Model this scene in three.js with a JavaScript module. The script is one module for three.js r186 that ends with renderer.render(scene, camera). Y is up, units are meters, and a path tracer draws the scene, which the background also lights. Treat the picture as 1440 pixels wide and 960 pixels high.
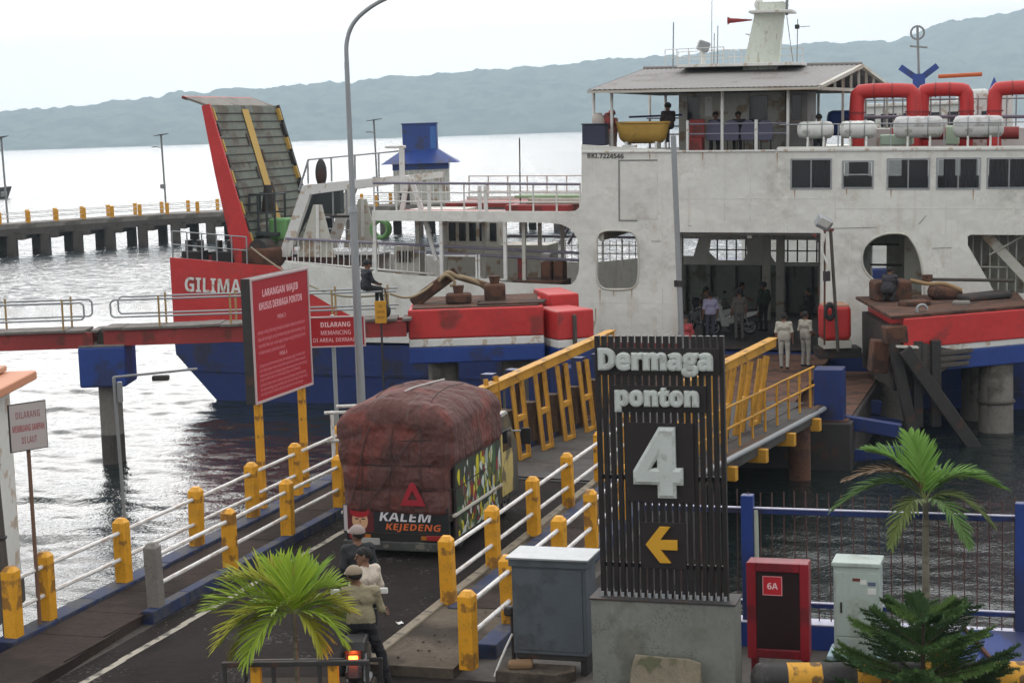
import * as THREE from 'three';
import { mergeGeometries } from 'three/addons/utils/BufferGeometryUtils.js';
import { RoundedBoxGeometry } from 'three/addons/geometries/RoundedBoxGeometry.js';
import { TextGeometry } from 'three/addons/geometries/TextGeometry.js';
import { FontLoader } from 'three/addons/loaders/FontLoader.js';

const V = (x, y, z) => new THREE.Vector3(x, y, z);
const DEG = Math.PI / 180;
const scene = new THREE.Scene();

// ---------------------------------------------------------------- camera
const camera = new THREE.PerspectiveCamera(21.74, 1.5, 0.5, 30000);
camera.position.set(0, 7.2, 0);
camera.rotation.order = 'YXZ';
camera.rotation.set(-6.76 * DEG, 0, -1.886 * DEG);
scene.add(camera);

// ---------------------------------------------------------------- sky: bright overcast, the veiled sun ahead of the camera
const SUN = V(-0.14, 0.27, -0.92).normalize();
{
  const W = 512, Hh = 256, data = new Float32Array(W * Hh * 4);
  for (let j = 0; j < Hh; j++) for (let i = 0; i < W; i++) {
    const el = ((j + 0.5) / Hh - 0.5) * Math.PI, az = ((i + 0.5) / W - 0.5) * 2 * Math.PI;
    const d = V(Math.cos(el) * Math.cos(az), Math.sin(el), Math.cos(el) * Math.sin(az));
    const ang = Math.acos(Math.max(-1, Math.min(1, d.dot(SUN))));
    const soft = 0.5 + 0.5 * Math.sin(d.x * 5 + Math.sin(d.y * 9)) * Math.cos(d.z * 6 + d.y * 11);
    let L = 1.08 + 1.9 * Math.exp(-ang * ang / (2 * 0.72 * 0.72)) + 0.05 * (soft - 0.5);
    if (el < 0) L = 0.7;
    const k = (j * W + i) * 4;
    data[k] = L * 1.02; data[k + 1] = L; data[k + 2] = L * 1.0; data[k + 3] = 1;
  }
  const sky = new THREE.DataTexture(data, W, Hh, THREE.RGBAFormat, THREE.FloatType);
  sky.mapping = THREE.EquirectangularReflectionMapping;
  sky.magFilter = sky.minFilter = THREE.LinearFilter; sky.needsUpdate = true;
  scene.background = sky; scene.environment = sky;
}
const sun = new THREE.DirectionalLight(new THREE.Color(1, 0.97, 0.93), 0.5);
sun.position.copy(SUN).multiplyScalar(120).add(V(0, 0, -40));
sun.target.position.set(0, 0, -40);
sun.castShadow = true; sun.shadow.radius = 50; sun.shadow.mapSize.set(2048, 2048);
Object.assign(sun.shadow.camera, { left: -60, right: 60, top: 60, bottom: -60, near: 1, far: 300 });
scene.add(sun, sun.target);

const renderer = new THREE.WebGLRenderer({ antialias: true });
renderer.toneMapping = THREE.LinearToneMapping;
renderer.toneMappingExposure = 1.0;
renderer.shadowMap.enabled = true;
scene.fog = new THREE.FogExp2(new THREE.Color(0.70, 0.88, 1.0), 0.00024);

// ---------------------------------------------------------------- helpers
let seed = 7;
const rnd = () => { seed = (seed * 1664525 + 1013904223) >>> 0; return seed / 4294967296; };
const rr = (a, b) => a + (b - a) * rnd();
const lat = new Float32Array(65536); for (let i = 0; i < 65536; i++) lat[i] = rnd();
const hsh = (x, y, s) => lat[((x * 73856093) ^ (y * 19349663) ^ (s * 83492791)) & 65535];
const sm = t => t * t * (3 - 2 * t);
function pn(x, y, per, s = 0) {                       // periodic value noise
  const xi = Math.floor(x), yi = Math.floor(y), fx = sm(x - xi), fy = sm(y - yi);
  const m = (a) => ((a % per) + per) % per;
  const a = hsh(m(xi), m(yi), s), b = hsh(m(xi + 1), m(yi), s), c = hsh(m(xi), m(yi + 1), s), d = hsh(m(xi + 1), m(yi + 1), s);
  return a + (b - a) * fx + (c - a) * fy + (a - b - c + d) * fx * fy;
}
function fbm(u, v, f, oct, s = 0) { let r = 0, a = 0.5, t = 0; for (let o = 0; o < oct; o++) { r += a * pn(u * f, v * f, f, s + o); t += a; a *= 0.5; f *= 2; } return r / t; }
const ss = (a, b, x) => { const t = Math.max(0, Math.min(1, (x - a) / (b - a))); return t * t * (3 - 2 * t); };
const toS = c => Math.round(255 * Math.max(0, Math.min(1, c <= 0.0031308 ? 12.92 * c : 1.055 * Math.pow(c, 1 / 2.4) - 0.055)));
function texture(size, fn, srgb = true, metres = 4) {
  const d = new Uint8Array(size * size * 4);
  for (let j = 0; j < size; j++) for (let i = 0; i < size; i++) {
    const c = fn(i / size, j / size), k = (j * size + i) * 4;
    for (let q = 0; q < 3; q++) d[k + q] = srgb ? toS(c[q]) : Math.round(255 * Math.max(0, Math.min(1, c[q])));
    d[k + 3] = 255;
  }
  const t = new THREE.DataTexture(d, size, size, THREE.RGBAFormat);
  t.wrapS = t.wrapT = THREE.RepeatWrapping; t.magFilter = THREE.LinearFilter; t.minFilter = THREE.LinearMipmapLinearFilter; t.generateMipmaps = true;
  if (srgb) t.colorSpace = THREE.SRGBColorSpace;
  t.repeat.set(1 / metres, 1 / metres); t.needsUpdate = true; return t;
}
const mix = (a, b, t) => [a[0] + (b[0] - a[0]) * t, a[1] + (b[1] - a[1]) * t, a[2] + (b[2] - a[2]) * t];
// painted or mineral surface: mottle, patches of a second matter, vertical run-down streaks, speckles
function wear({ base, v = 0.12, patch = [0.2, 0.09, 0.04], pa = 0, pf = 5, streak = 0, sc = [0.22, 0.12, 0.06], speck = 0, kc = [0.05, 0.04, 0.03], size = 512, metres = 4, s = 1 }) {
  return texture(size, (u, w) => {
    const m = 1 + v * (fbm(u, w, 4, 5, s) - 0.5) * 2 + v * 0.6 * (fbm(u, w, 48, 2, s + 9) - 0.5) * 2;
    let c = base.map(x => x * m);
    if (pa) { const p = ss(0.62 - pa * 0.25, 0.7, fbm(u, w, pf, 6, s + 20)); c = mix(c, patch.map(x => x * (0.7 + 0.6 * fbm(u, w, 32, 3, s + 4))), p * 0.85); }
    if (streak) { const g = fbm(u, w * 0.06 + 0.2 * fbm(u, w, 4, 2, s), 32, 4, s + 40), q = fbm(u, w, 4, 3, s + 50); c = mix(c, sc, ss(0.56, 0.78, g) * ss(0.4, 0.65, q) * streak); }
    if (speck) { const q = pn(u * 128, w * 128, 128, s + 60) * fbm(u, w, 8, 2, s + 61); c = mix(c, kc, ss(0.45, 0.55, q) * speck); }
    return c;
  }, true, metres);
}
const col = (r, g, b) => new THREE.Color().setRGB(r, g, b);
function mat(c, rough = 0.7, o = {}) { return new THREE.MeshStandardMaterial(Object.assign({ color: Array.isArray(c) ? col(...c) : c, roughness: rough }, o)); }
function tmat(map, rough = 0.75, o = {}) { return new THREE.MeshStandardMaterial(Object.assign({ color: col(1, 1, 1), map, roughness: rough }, o)); }
// uv in metres, from the dominant axis of each face
function uvm(g) {
  const n = g.index ? g.toNonIndexed() : g; if (!n.attributes.normal) n.computeVertexNormals();
  const p = n.attributes.position, N = n.attributes.normal, uv = new Float32Array(p.count * 2);
  for (let i = 0; i < p.count; i += 3) {
    const ax = Math.abs(N.getX(i) + N.getX(i + 1) + N.getX(i + 2)), ay = Math.abs(N.getY(i) + N.getY(i + 1) + N.getY(i + 2)), az = Math.abs(N.getZ(i) + N.getZ(i + 1) + N.getZ(i + 2));
    for (let k = i; k < i + 3; k++) {
      const x = p.getX(k), y = p.getY(k), z = p.getZ(k);
      const [a, b] = ay >= ax && ay >= az ? [x, z] : ax >= az ? [z, y] : [x, y];
      uv[2 * k] = a; uv[2 * k + 1] = b;
    }
  }
  n.setAttribute('uv', new THREE.BufferAttribute(uv, 2)); return n;
}
const used = {};
function numbered(n) { used[n] = (used[n] ?? -1) + 1; return used[n] ? n + '_' + String(used[n]).padStart(3, '0') : n; }
function shadow(m) { m.castShadow = true; m.receiveShadow = true; return m; }
function part(parent, name, geo, material) { const m = shadow(new THREE.Mesh(geo, material)); m.name = name; parent.add(m); return m; }
function thing(name, label, category, pos, rotY = 0, group) {
  const o = new THREE.Group(); o.name = numbered(name); o.userData = { label, category }; if (group) o.userData.group = group;
  if (pos) o.position.copy(pos); o.rotation.y = rotY; scene.add(o); return o;
}
function solo(name, label, category, geo, material, pos, rotY = 0, group) {
  const m = shadow(new THREE.Mesh(geo, material)); m.name = numbered(name); m.userData = { label, category }; if (group) m.userData.group = group;
  if (pos) m.position.copy(pos); m.rotation.y = rotY; scene.add(m); return m;
}
function struct(name, geo, material, kind = 'structure', label) { const m = shadow(new THREE.Mesh(geo, material)); m.name = numbered(name); m.userData.kind = kind; if (label) m.userData.label = label; scene.add(m); return m; }
function copy(o, label) { const c = o.clone(); c.name = numbered(o.name.replace(/_\d{3}$/, '')); c.userData = Object.assign({}, o.userData); if (label) c.userData.label = label; scene.add(c); return c; }
const rbox = (w, h, d, r = 0.012) => uvm(new RoundedBoxGeometry(w, h, d, 1, Math.min(r, w / 2.2, h / 2.2, d / 2.2)));
function boxAt(w, h, d, x, y, z, r = 0.012, rx = 0, ry = 0, rz = 0) { const g = rbox(w, h, d, r); if (rx || ry || rz) g.rotateX(rx).rotateY(ry).rotateZ(rz); return g.translate(x, y, z); }
const bx = (parent, name, w, h, d, x, y, z, m, r = 0.012) => part(parent, name, boxAt(w, h, d, x, y, z, r), m);
const CYL = new THREE.CylinderGeometry(1, 1, 1, 10, 1), SQ = uvm(new THREE.BoxGeometry(1, 1, 1));
const UP = V(0, 1, 0);
function bar(parent, name, p, q, r, m, sq = false) {
  const b = part(parent, name, sq ? SQ : CYL, m), d = q.clone().sub(p), L = d.length();
  b.position.copy(p).add(q).multiplyScalar(0.5); b.quaternion.setFromUnitVectors(UP, d.normalize()); b.scale.set(sq ? r * 2 : r, L, sq ? r * 2 : r); return b;
}
function barGeo(p, q, r, r2 = r, seg = 8) { const d = q.clone().sub(p), L = d.length(), g = new THREE.CylinderGeometry(r2, r, L, seg, 1); g.applyQuaternion(new THREE.Quaternion().setFromUnitVectors(UP, d.normalize())); const c = p.clone().add(q).multiplyScalar(0.5); return g.translate(c.x, c.y, c.z); }
const tube = (pts, r, seg = 24, rs = 6) => new THREE.TubeGeometry(new THREE.CatmullRomCurve3(pts), seg, r, rs);
const poly = (pts, holes = []) => { const s = new THREE.Shape(pts.map(p => new THREE.Vector2(p[0], p[1]))); for (const h of holes) s.holes.push(new THREE.Path(h.map(p => new THREE.Vector2(p[0], p[1])))); return s; };
const ext = (pts, depth, holes = [], bevel = 0) => uvm(new THREE.ExtrudeGeometry(poly(pts, holes), { depth, bevelEnabled: bevel > 0, bevelThickness: bevel, bevelSize: bevel, bevelSegments: 1, curveSegments: 8 }));
const merge = gs => mergeGeometries(gs.map(g => { const n = g.index ? g.toNonIndexed() : g; for (const k of Object.keys(n.attributes)) if (!['position', 'normal', 'uv'].includes(k)) n.deleteAttribute(k); return n; }));
function canvasTex(w, h, draw) { const c = document.createElement('canvas'); c.width = w; c.height = h; const x = c.getContext('2d'); draw(x, w, h); const t = new THREE.CanvasTexture(c); t.colorSpace = THREE.SRGBColorSpace; return t; }
// a flat printed face with 0..1 uv
const face = (w, h) => new THREE.PlaneGeometry(w, h);
const font = await new FontLoader().loadAsync('fonts/droid/droid_sans_bold.typeface.json');
function text(str, size, depth, bevel = 0) { const g = new TextGeometry(str, { font, size, depth, curveSegments: 4, bevelEnabled: bevel > 0, bevelThickness: bevel * 0.5, bevelSize: bevel, bevelSegments: 1 }); g.computeBoundingBox(); return g; }

// road frame: 'a' runs along the approach road towards the ferry, 'b' to its right
const RA = 17.3 * DEG, RO = V(-1.14, 0, -26.8), YAW = -RA;
const Q = (a, b, y = 0) => V(RO.x + a * Math.sin(RA) + b * Math.cos(RA), y, RO.z - a * Math.cos(RA) + b * Math.sin(RA));
const L = (a, b, y) => V(b, y, -a);                   // the same in the local axes of something placed at RO with turn YAW
// ship frame: x from bow to stern along the port side, y up, -z inboard
const SO = V(-11.8, 0, -61.53), SHIPYAW = -16 * DEG, TRIM = -1.2 * DEG;
const shipRot = new THREE.Euler(0, SHIPYAW, TRIM, 'YXZ');
const SH = (u, v, w) => V(u, v, -w).applyEuler(shipRot).add(SO);

// ---------------------------------------------------------------- materials
const M = {};
M.white = tmat(wear({ base: [0.68, 0.69, 0.64], v: 0.07, patch: [0.60, 0.60, 0.55], pa: 0.25, pf: 4, streak: 0.35, sc: [0.52, 0.46, 0.38], speck: 0.12, kc: [0.3, 0.22, 0.14], size: 1024, metres: 7, s: 3 }), 0.6,
  { bumpMap: texture(256, (u, w) => { const k = 0.7 * fbm(u, w, 6, 4, 77) + 0.3 * Math.pow(Math.abs(Math.sin(u * Math.PI * 8)) , 0.4) * fbm(u, w, 4, 2, 78); return [k, k, k]; }, false, 5), bumpScale: 0.12 });
M.whiteP = tmat(wear({ base: [0.66, 0.67, 0.64], v: 0.1, pa: 0.03, pf: 12, patch: [0.45, 0.36, 0.27], size: 256, metres: 2.5, s: 5 }), 0.55);
M.cream = tmat(wear({ base: [0.50, 0.50, 0.44], v: 0.1, pa: 0.15, pf: 7, patch: [0.3, 0.2, 0.12], streak: 0.4, size: 256, metres: 3, s: 15 }), 0.6);
M.red = tmat(wear({ base: [0.52, 0.028, 0.028], v: 0.14, patch: [0.22, 0.03, 0.022], pa: 0.22, pf: 6, streak: 0.3, sc: [0.2, 0.05, 0.03], speck: 0.2, size: 512, metres: 5, s: 6 }), 0.5,
  { bumpMap: texture(128, (u, w) => { const k = fbm(u, w, 5, 4, 79); return [k, k, k]; }, false, 4), bumpScale: 0.03 });
M.redDull = tmat(wear({ base: [0.27, 0.03, 0.028], v: 0.2, patch: [0.12, 0.03, 0.02], pa: 0.35, pf: 8, streak: 0.5, sc: [0.1, 0.03, 0.02], size: 512, metres: 3, s: 8 }), 0.6);
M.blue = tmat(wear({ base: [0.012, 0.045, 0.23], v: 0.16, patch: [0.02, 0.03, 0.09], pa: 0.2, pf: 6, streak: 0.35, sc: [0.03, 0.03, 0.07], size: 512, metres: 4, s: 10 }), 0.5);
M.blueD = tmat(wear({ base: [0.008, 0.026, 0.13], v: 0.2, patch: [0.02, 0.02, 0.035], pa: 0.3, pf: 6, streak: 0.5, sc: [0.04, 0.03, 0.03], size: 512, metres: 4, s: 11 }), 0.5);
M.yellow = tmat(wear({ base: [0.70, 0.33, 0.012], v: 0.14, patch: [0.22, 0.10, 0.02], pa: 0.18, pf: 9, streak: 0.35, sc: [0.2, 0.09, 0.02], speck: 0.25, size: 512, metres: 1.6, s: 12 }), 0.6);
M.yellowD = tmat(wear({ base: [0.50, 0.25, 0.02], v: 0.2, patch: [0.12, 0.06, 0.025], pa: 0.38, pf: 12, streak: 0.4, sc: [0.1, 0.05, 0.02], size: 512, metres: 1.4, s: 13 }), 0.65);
M.rust = tmat(wear({ base: [0.10, 0.045, 0.026], v: 0.35, patch: [0.035, 0.02, 0.015], pa: 0.5, pf: 8, streak: 0.4, sc: [0.16, 0.06, 0.02], size: 512, metres: 2, s: 14 }), 0.9,
  { bumpMap: texture(128, (u, w) => { const k = fbm(u, w, 12, 4, 81); return [k, k, k]; }, false, 1.5), bumpScale: 0.02 });
M.darkSteel = tmat(wear({ base: [0.03, 0.028, 0.027], v: 0.3, patch: [0.06, 0.03, 0.02], pa: 0.4, pf: 8, size: 256, metres: 2, s: 16 }), 0.7);
M.grey = mat([0.22, 0.23, 0.23], 0.5); M.galv = tmat(wear({ base: [0.30, 0.32, 0.33], v: 0.15, size: 128, metres: 1, s: 17 }), 0.45, { metalness: 0.25 });
M.conc = tmat(wear({ base: [0.20, 0.185, 0.165], v: 0.2, patch: [0.10, 0.09, 0.075], pa: 0.4, pf: 5, streak: 0.5, sc: [0.07, 0.065, 0.055], speck: 0.3, size: 512, metres: 3, s: 18 }), 0.9,
  { bumpMap: texture(128, (u, w) => { const k = fbm(u, w, 24, 3, 82); return [k, k, k]; }, false, 1), bumpScale: 0.008 });
M.concD = tmat(wear({ base: [0.075, 0.066, 0.058], v: 0.25, patch: [0.035, 0.03, 0.026], pa: 0.5, pf: 5, streak: 0.6, sc: [0.04, 0.037, 0.03], size: 512, metres: 3, s: 19 }), 0.9);
M.pave = tmat(wear({ base: [0.052, 0.040, 0.035], v: 0.25, patch: [0.034, 0.027, 0.024], pa: 0.5, pf: 5, speck: 0.5, kc: [0.03, 0.028, 0.025], size: 1024, metres: 4.5, s: 21 }), 0.95,
  { bumpMap: texture(256, (u, w) => { const k = fbm(u, w, 32, 4, 83); return [k, k, k]; }, false, 2), bumpScale: 0.012 });
M.sand = tmat(wear({ base: [0.12, 0.10, 0.078], v: 0.3, patch: [0.045, 0.037, 0.032], pa: 0.6, pf: 4, speck: 0.6, kc: [0.05, 0.045, 0.04], size: 512, metres: 3, s: 22 }), 0.95);
M.asphalt = tmat(wear({ base: [0.026, 0.0215, 0.020], v: 0.28, patch: [0.018, 0.0155, 0.015], pa: 0.5, pf: 4, speck: 0.5, kc: [0.10, 0.095, 0.09], size: 1024, metres: 5, s: 23 }), 0.9,
  { bumpMap: texture(256, (u, w) => { const k = fbm(u, w, 64, 3, 84); return [k, k, k]; }, false, 1.5), bumpScale: 0.008 });
M.roof = tmat(wear({ base: [0.25, 0.24, 0.235], v: 0.1, patch: [0.2, 0.18, 0.165], pa: 0.2, pf: 6, size: 256, metres: 4, s: 24 }), 0.7);
M.black = mat([0.012, 0.011, 0.011], 0.6); M.tyre = mat([0.014, 0.014, 0.015], 0.85);
M.glass = new THREE.MeshPhysicalMaterial({ color: col(0.35, 0.37, 0.4), roughness: 0.08, transmission: 1, thickness: 0, ior: 1.5 });
M.darkGlass = new THREE.MeshPhysicalMaterial({ color: col(0.012, 0.014, 0.018), roughness: 0.12 });
for (const k of ['asphalt', 'pave', 'sand']) { const o = M[k]; M[k] = new THREE.MeshPhysicalMaterial({ color: o.color, map: o.map, roughness: 1, bumpMap: o.bumpMap, bumpScale: o.bumpScale, specularIntensity: 0.2 }); }
M.rubber = mat([0.02, 0.02, 0.02], 0.9);
// ---------------------------------------------------------------- sea
{
  const WATER = -1.8, waves = [];
  for (let i = 0; i < 34; i++) {
    const lam = 0.34 * Math.pow(1.085, i) * rr(0.9, 1.1), th = -Math.PI / 2 + 0.25 + (rnd() + rnd() - 1) * 1.25, k = 2 * Math.PI / lam;
    waves.push([Math.cos(th) * k, Math.sin(th) * k, 0.0047 * Math.pow(lam, 0.85) * rr(0.6, 1.3), rr(0, 6.28)]);
  }
  const x0 = -34, x1 = 28, z0 = -18, z1 = -100, nx = 480, nz = 640, pos = new Float32Array((nx + 1) * (nz + 1) * 3), uv = new Float32Array((nx + 1) * (nz + 1) * 2), idx = [];
  for (let j = 0; j <= nz; j++) for (let i = 0; i <= nx; i++) {
    const x = x0 + (x1 - x0) * i / nx, z = z0 + (z1 - z0) * j / nz, k = j * (nx + 1) + i;
    const fade = ss(0, 6, x - x0) * ss(0, 6, x1 - x) * ss(0, 25, z - z1);
    let h = 0; for (const w of waves) h += w[2] * Math.sin(w[0] * x + w[1] * z + w[3]);
    const lee = 1 - 0.5 * ss(-2, 6, x + (z + 30) * 0.12) * ss(-60, -50, z), gust = lee * (0.55 + 0.9 * fbm(x / 64 + 3, z / 64 + 3, 8, 3, 90));
    pos[3 * k] = x; pos[3 * k + 1] = h * fade * gust; pos[3 * k + 2] = z; uv[2 * k] = x; uv[2 * k + 1] = z;
  }
  for (let j = 0; j < nz; j++) for (let i = 0; i < nx; i++) { const a = j * (nx + 1) + i, b = a + 1, c = a + nx + 1, d = c + 1; idx.push(a, b, c, b, d, c); }
  const g = new THREE.BufferGeometry(); g.setAttribute('position', new THREE.BufferAttribute(pos, 3)); g.setAttribute('uv', new THREE.BufferAttribute(uv, 2)); g.setIndex(idx); g.computeVertexNormals();
  const quad = (a, b, c, d) => { const q = new THREE.PlaneGeometry(b - a, c - d); q.rotateX(-Math.PI / 2).translate((a + b) / 2, 0, (c + d) / 2); const p = q.attributes.position, u = q.attributes.uv; for (let i = 0; i < p.count; i++) u.setXY(i, p.getX(i), p.getZ(i)); return q; };
  const far = merge([quad(-4200, 4200, z1, -5400), quad(-4200, x0, 200, z1), quad(x1, 4200, 200, z1), quad(x0, x1, 200, z0)]);
  const bump = (f, metres, s) => texture(512, (u, w) => { const k = 0.6 * fbm(u, w * 1, f, 4, s) + 0.4 * (1 - Math.abs(2 * fbm(u, w, f * 2, 3, s + 7) - 1)); return [k, k, k]; }, false, metres);
  const near = new THREE.MeshPhysicalMaterial({ color: col(0.012, 0.018, 0.018), roughness: 0.05, ior: 1.33, specularIntensity: 0.66, bumpMap: bump(12, 2.2, 91), bumpScale: 0.02 });
  const wide = new THREE.MeshPhysicalMaterial({ color: col(0.035, 0.047, 0.052), roughness: 0.2, ior: 1.33, specularIntensity: 0.55, bumpMap: bump(10, 26, 95), bumpScale: 0.8 });
  const m = struct('sea', g, near); m.position.y = WATER;
  const f = part(m, 'open_sea', far, wide); f.userData.kind = 'structure';
}
// ---------------------------------------------------------------- far shore
{
  const ridge = [[-2600, 120], [-1900, 118], [-1650, 124], [-1450, 130], [-1250, 150], [-1050, 168], [-800, 178], [-540, 184], [-350, 196], [-170, 206], [70, 214], [240, 222], [420, 232], [560, 236], [800, 246], [960, 256], [1130, 262], [1250, 266], [1360, 282], [1420, 312], [1560, 330], [1720, 352], [2000, 375], [2700, 380], [3600, 370]];
  const H = x => { let i = 1; while (i < ridge.length - 1 && ridge[i][0] < x) i++; const [a, b] = [ridge[i - 1], ridge[i]]; return a[1] + (b[1] - a[1]) * Math.max(0, Math.min(1, (x - a[0]) / (b[0] - a[0]))); };
  const nx = 1040, nz = 60, pos = [], idx = [];
  for (let j = 0; j <= nz; j++) for (let i = 0; i <= nx; i++) {
    const t = j / nz, xa = -3000 + 6600 * i / nx, z = -4760 - 1500 * t - 160 * (fbm(i / 1040, 0.3, 12, 3, 33) - 0.5);
    const xr = xa * 5950 / 6000;
    const rise = t < 0.8 ? Math.pow(t / 0.8, 0.75) : 1 - (t - 0.8);
    const rough = (fbm(i / 1040, t * 0.2, 128, 5, 34) - 0.5) * 40 * ss(0, 0.15, t) + (fbm(i / 1040, t * 0.1, 16, 4, 35) - 0.5) * 60 * ss(0, 0.3, t) * (1 - ss(0.6, 0.8, t));
    pos.push(xa * (-z / 5950), -1.9 + (t === 0 ? 0 : H(xr) * rise + rough), z);
  }
  for (let j = 0; j < nz; j++) for (let i = 0; i < nx; i++) { const a = j * (nx + 1) + i, b = a + 1, c = a + nx + 1, d = c + 1; idx.push(a, b, c, b, d, c); }
  const g = new THREE.BufferGeometry(); g.setAttribute('position', new THREE.Float32BufferAttribute(pos, 3)); g.setIndex(idx); g.computeVertexNormals();
  const tex = texture(512, (u, w) => mix([0.05, 0.085, 0.07], [0.13, 0.18, 0.14], ss(0.3, 0.7, fbm(u, w, 24, 5, 36))), true, 900);
  struct('hills', uvm(g), tmat(tex, 1));
}
// ---------------------------------------------------------------- quay, causeway, road
const atRoad = (m) => { m.position.copy(RO); m.rotation.y = YAW; return m; };
const flat = (pts, y0, y1) => { const g = new THREE.ExtrudeGeometry(poly(pts.map(([a, b]) => [b, a])), { depth: y1 - y0, bevelEnabled: false }); g.rotateX(-Math.PI / 2).translate(0, y0, 0); return uvm(g); };
{
  atRoad(struct('quay', flat([[-45, -60], [-45, 60], [-0.55, 60], [-0.55, 1.75], [12.0, 1.75], [12.0, -5.85], [-3.6, -5.85], [-3.6, -60]], -4, -0.16), M.concD));
  atRoad(struct('road', flat([[-40, -4.23], [12.0, -4.23], [12.0, -0.16], [-3.2, -0.16], [-3.2, 12], [-40, 12]], -0.158, -0.15), M.asphalt));
  // worn white edge line, in pieces
  const lineMat = tmat(wear({ base: [0.36, 0.33, 0.27], v: 0.2, patch: [0.07, 0.065, 0.06], pa: 0.55, pf: 14, size: 512, metres: 2, s: 25 }), 0.85);
  for (let a = -9; a < 7; a += 1.9) { const o = atRoad(struct('road_line', flat([[a, -3.86], [a + 1.9, -3.84], [a + 1.9, -3.72], [a, -3.74]], -0.149, -0.1455), lineMat)); o.position.y += 0; }
  // left walkway: paving slabs and kerbs
  const walk = atRoad(struct('walkway_left', flat([[-9, -5.5], [12.0, -5.5], [12.0, -4.45], [-1.5, -4.45], [-9, -3.95]], -0.155, -0.02), M.pave));
  for (let a = -9; a < 11.8; a += 1.25) {
    const b1 = a < -1.5 ? -4.5 + (-1.5 - a) / 7.5 * 0.5 : -4.5;
    part(walk, 'paving_slab', flat([[a + 0.006, -5.48], [a + 1.244, -5.48], [a + 1.244, b1], [a + 0.006, b1]], -0.02, rr(-0.004, 0.006)), M.pave);
  }
  const kerbBlue = tmat(wear({ base: [0.020, 0.034, 0.095], v: 0.3, patch: [0.06, 0.06, 0.068], pa: 0.5, pf: 10, speck: 0.3, size: 512, metres: 2, s: 26 }), 0.8);
  const kerbs = (name, b0, b1, a0, a1, y1, m, step = 1.2) => { const k = atRoad(struct(name, flat([[a0, b0 + 0.01], [a1, b0 + 0.01], [a1, b1 - 0.01], [a0, b1 - 0.01]], -0.155, y1 - 0.03), m)); for (let a = a0; a < a1 - 0.2; a += step) { const e = Math.min(a1, a + step) - 0.008, g = boxAt(b1 - b0, y1 + 0.15, e - a, (b0 + b1) / 2, (y1 - 0.15) / 2 + rr(-0.004, 0.004), -(a + e) / 2, 0.02); part(k, 'kerb_stone', g, m); } };
  kerbs('kerb_left_outer', -5.85, -5.5, -3.4, 12.0, 0.06, kerbBlue);
  kerbs('kerb_left_inner', -4.45, -4.25, -1.5, 12.0, 0.05, kerbBlue);
  const kerbTan = tmat(wear({ base: [0.24, 0.205, 0.15], v: 0.2, patch: [0.10, 0.09, 0.075], pa: 0.4, pf: 10, speck: 0.3, size: 256, metres: 1.5, s: 27 }), 0.9);
  kerbs('kerb_right', -0.16, 0.0, -3.2, 12.0, 0.03, kerbTan);
  const w2 = atRoad(struct('walkway_right', flat([[-3.2, 0.0], [12.0, 0.0], [12.0, 1.2], [-3.2, 1.2]], -0.155, -0.01), M.sand));
  for (let a = -0.2; a < 11.5; a += 1.1) part(w2, 'paving_slab', flat([[a, 0.45], [a + 1.08, 0.45], [a + 1.08, 1.18], [a, 1.18]], -0.01, rr(0.0, 0.02)), M.pave);
  const strip = atRoad(struct('blue_strip', flat([[-0.3, 0.12], [12, 0.12], [12, 0.42], [-0.3, 0.42]], -0.01, 0.012), kerbBlue));
  kerbs('kerb_right_outer', 1.2, 1.5, -2.2, 12.0, 0.05, kerbBlue);
}
// ---------------------------------------------------------------- railings: yellow concrete posts joined by two white pipes
const postGeo = (() => { const b = boxAt(0.21, 1.02, 0.21, 0, 0.51, 0, 0.012), t = new THREE.CylinderGeometry(0.075, 0.143, 0.07, 4, 1).rotateY(Math.PI / 4).translate(0, 1.05, 0); return merge([b, uvm(t)]); })();
const postGeos = [0, 1, 2, 3, 4, 5, 6, 7].map(k => { const g = postGeo.clone(), u = g.attributes.uv; for (let i = 0; i < u.count; i++) u.setXY(i, u.getX(i) + k * 0.37, u.getY(i) + k * 0.71); return g; });
M.pipe = tmat(wear({ base: [0.68, 0.68, 0.66], v: 0.08, patch: [0.35, 0.22, 0.14], pa: 0.12, pf: 12, size: 256, metres: 1, s: 28 }), 0.45);
function railing(label, b, as, first, y0, hts, over = 0, group) {
  const t = thing('railing', label, 'railing', Q(as[0], b, y0), YAW);
  as.forEach((a, i) => { const p = part(t, 'post', postGeos[Math.floor(rnd() * postGeos.length)], i === 0 && first ? first : M.yellow); p.position.set(rr(-0.015, 0.015), hts?.[i] ?? rr(-0.02, 0.01), -(a - as[0])); p.rotation.set(rr(-0.022, 0.022), rr(-0.08, 0.08), rr(-0.022, 0.022)); });
  for (let i = 0; i < as.length - 1; i++) for (const y of [0.86, 0.42]) {
    const p = bar(t, 'pipe', V(0.01, y + rr(-0.01, 0.01), -(as[i] - as[0]) - 0.1), V(0.01, y + rr(-0.01, 0.01), -(as[i + 1] - as[0]) + 0.1), 0.034, M.pipe);
  }
  return t;
}
railing('outer left railing of yellow posts and white pipes along the water', -5.66, [-3.14, -2.2, 0.1, 2.7, 5.05, 7.1, 9.3, 11.5], null, 0.03);
railing('inner left railing starting with a bare grey post, between walkway and road', -4.36, [-1.18, 1.38, 3.78, 6.21, 8.6, 11.0], M.conc, -0.03);
railing('railing of yellow posts between the road and the right walkway', 0.03, [0, 2.3, 4.66, 7.07, 9.5, 11.7], null, -0.03);
railing('outer right railing of yellow posts running behind the grey cabinet', 1.37, [-3.06, -1.05, 1.6, 3.65, 6.0, 8.4, 10.8], null, -0.02);
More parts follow.
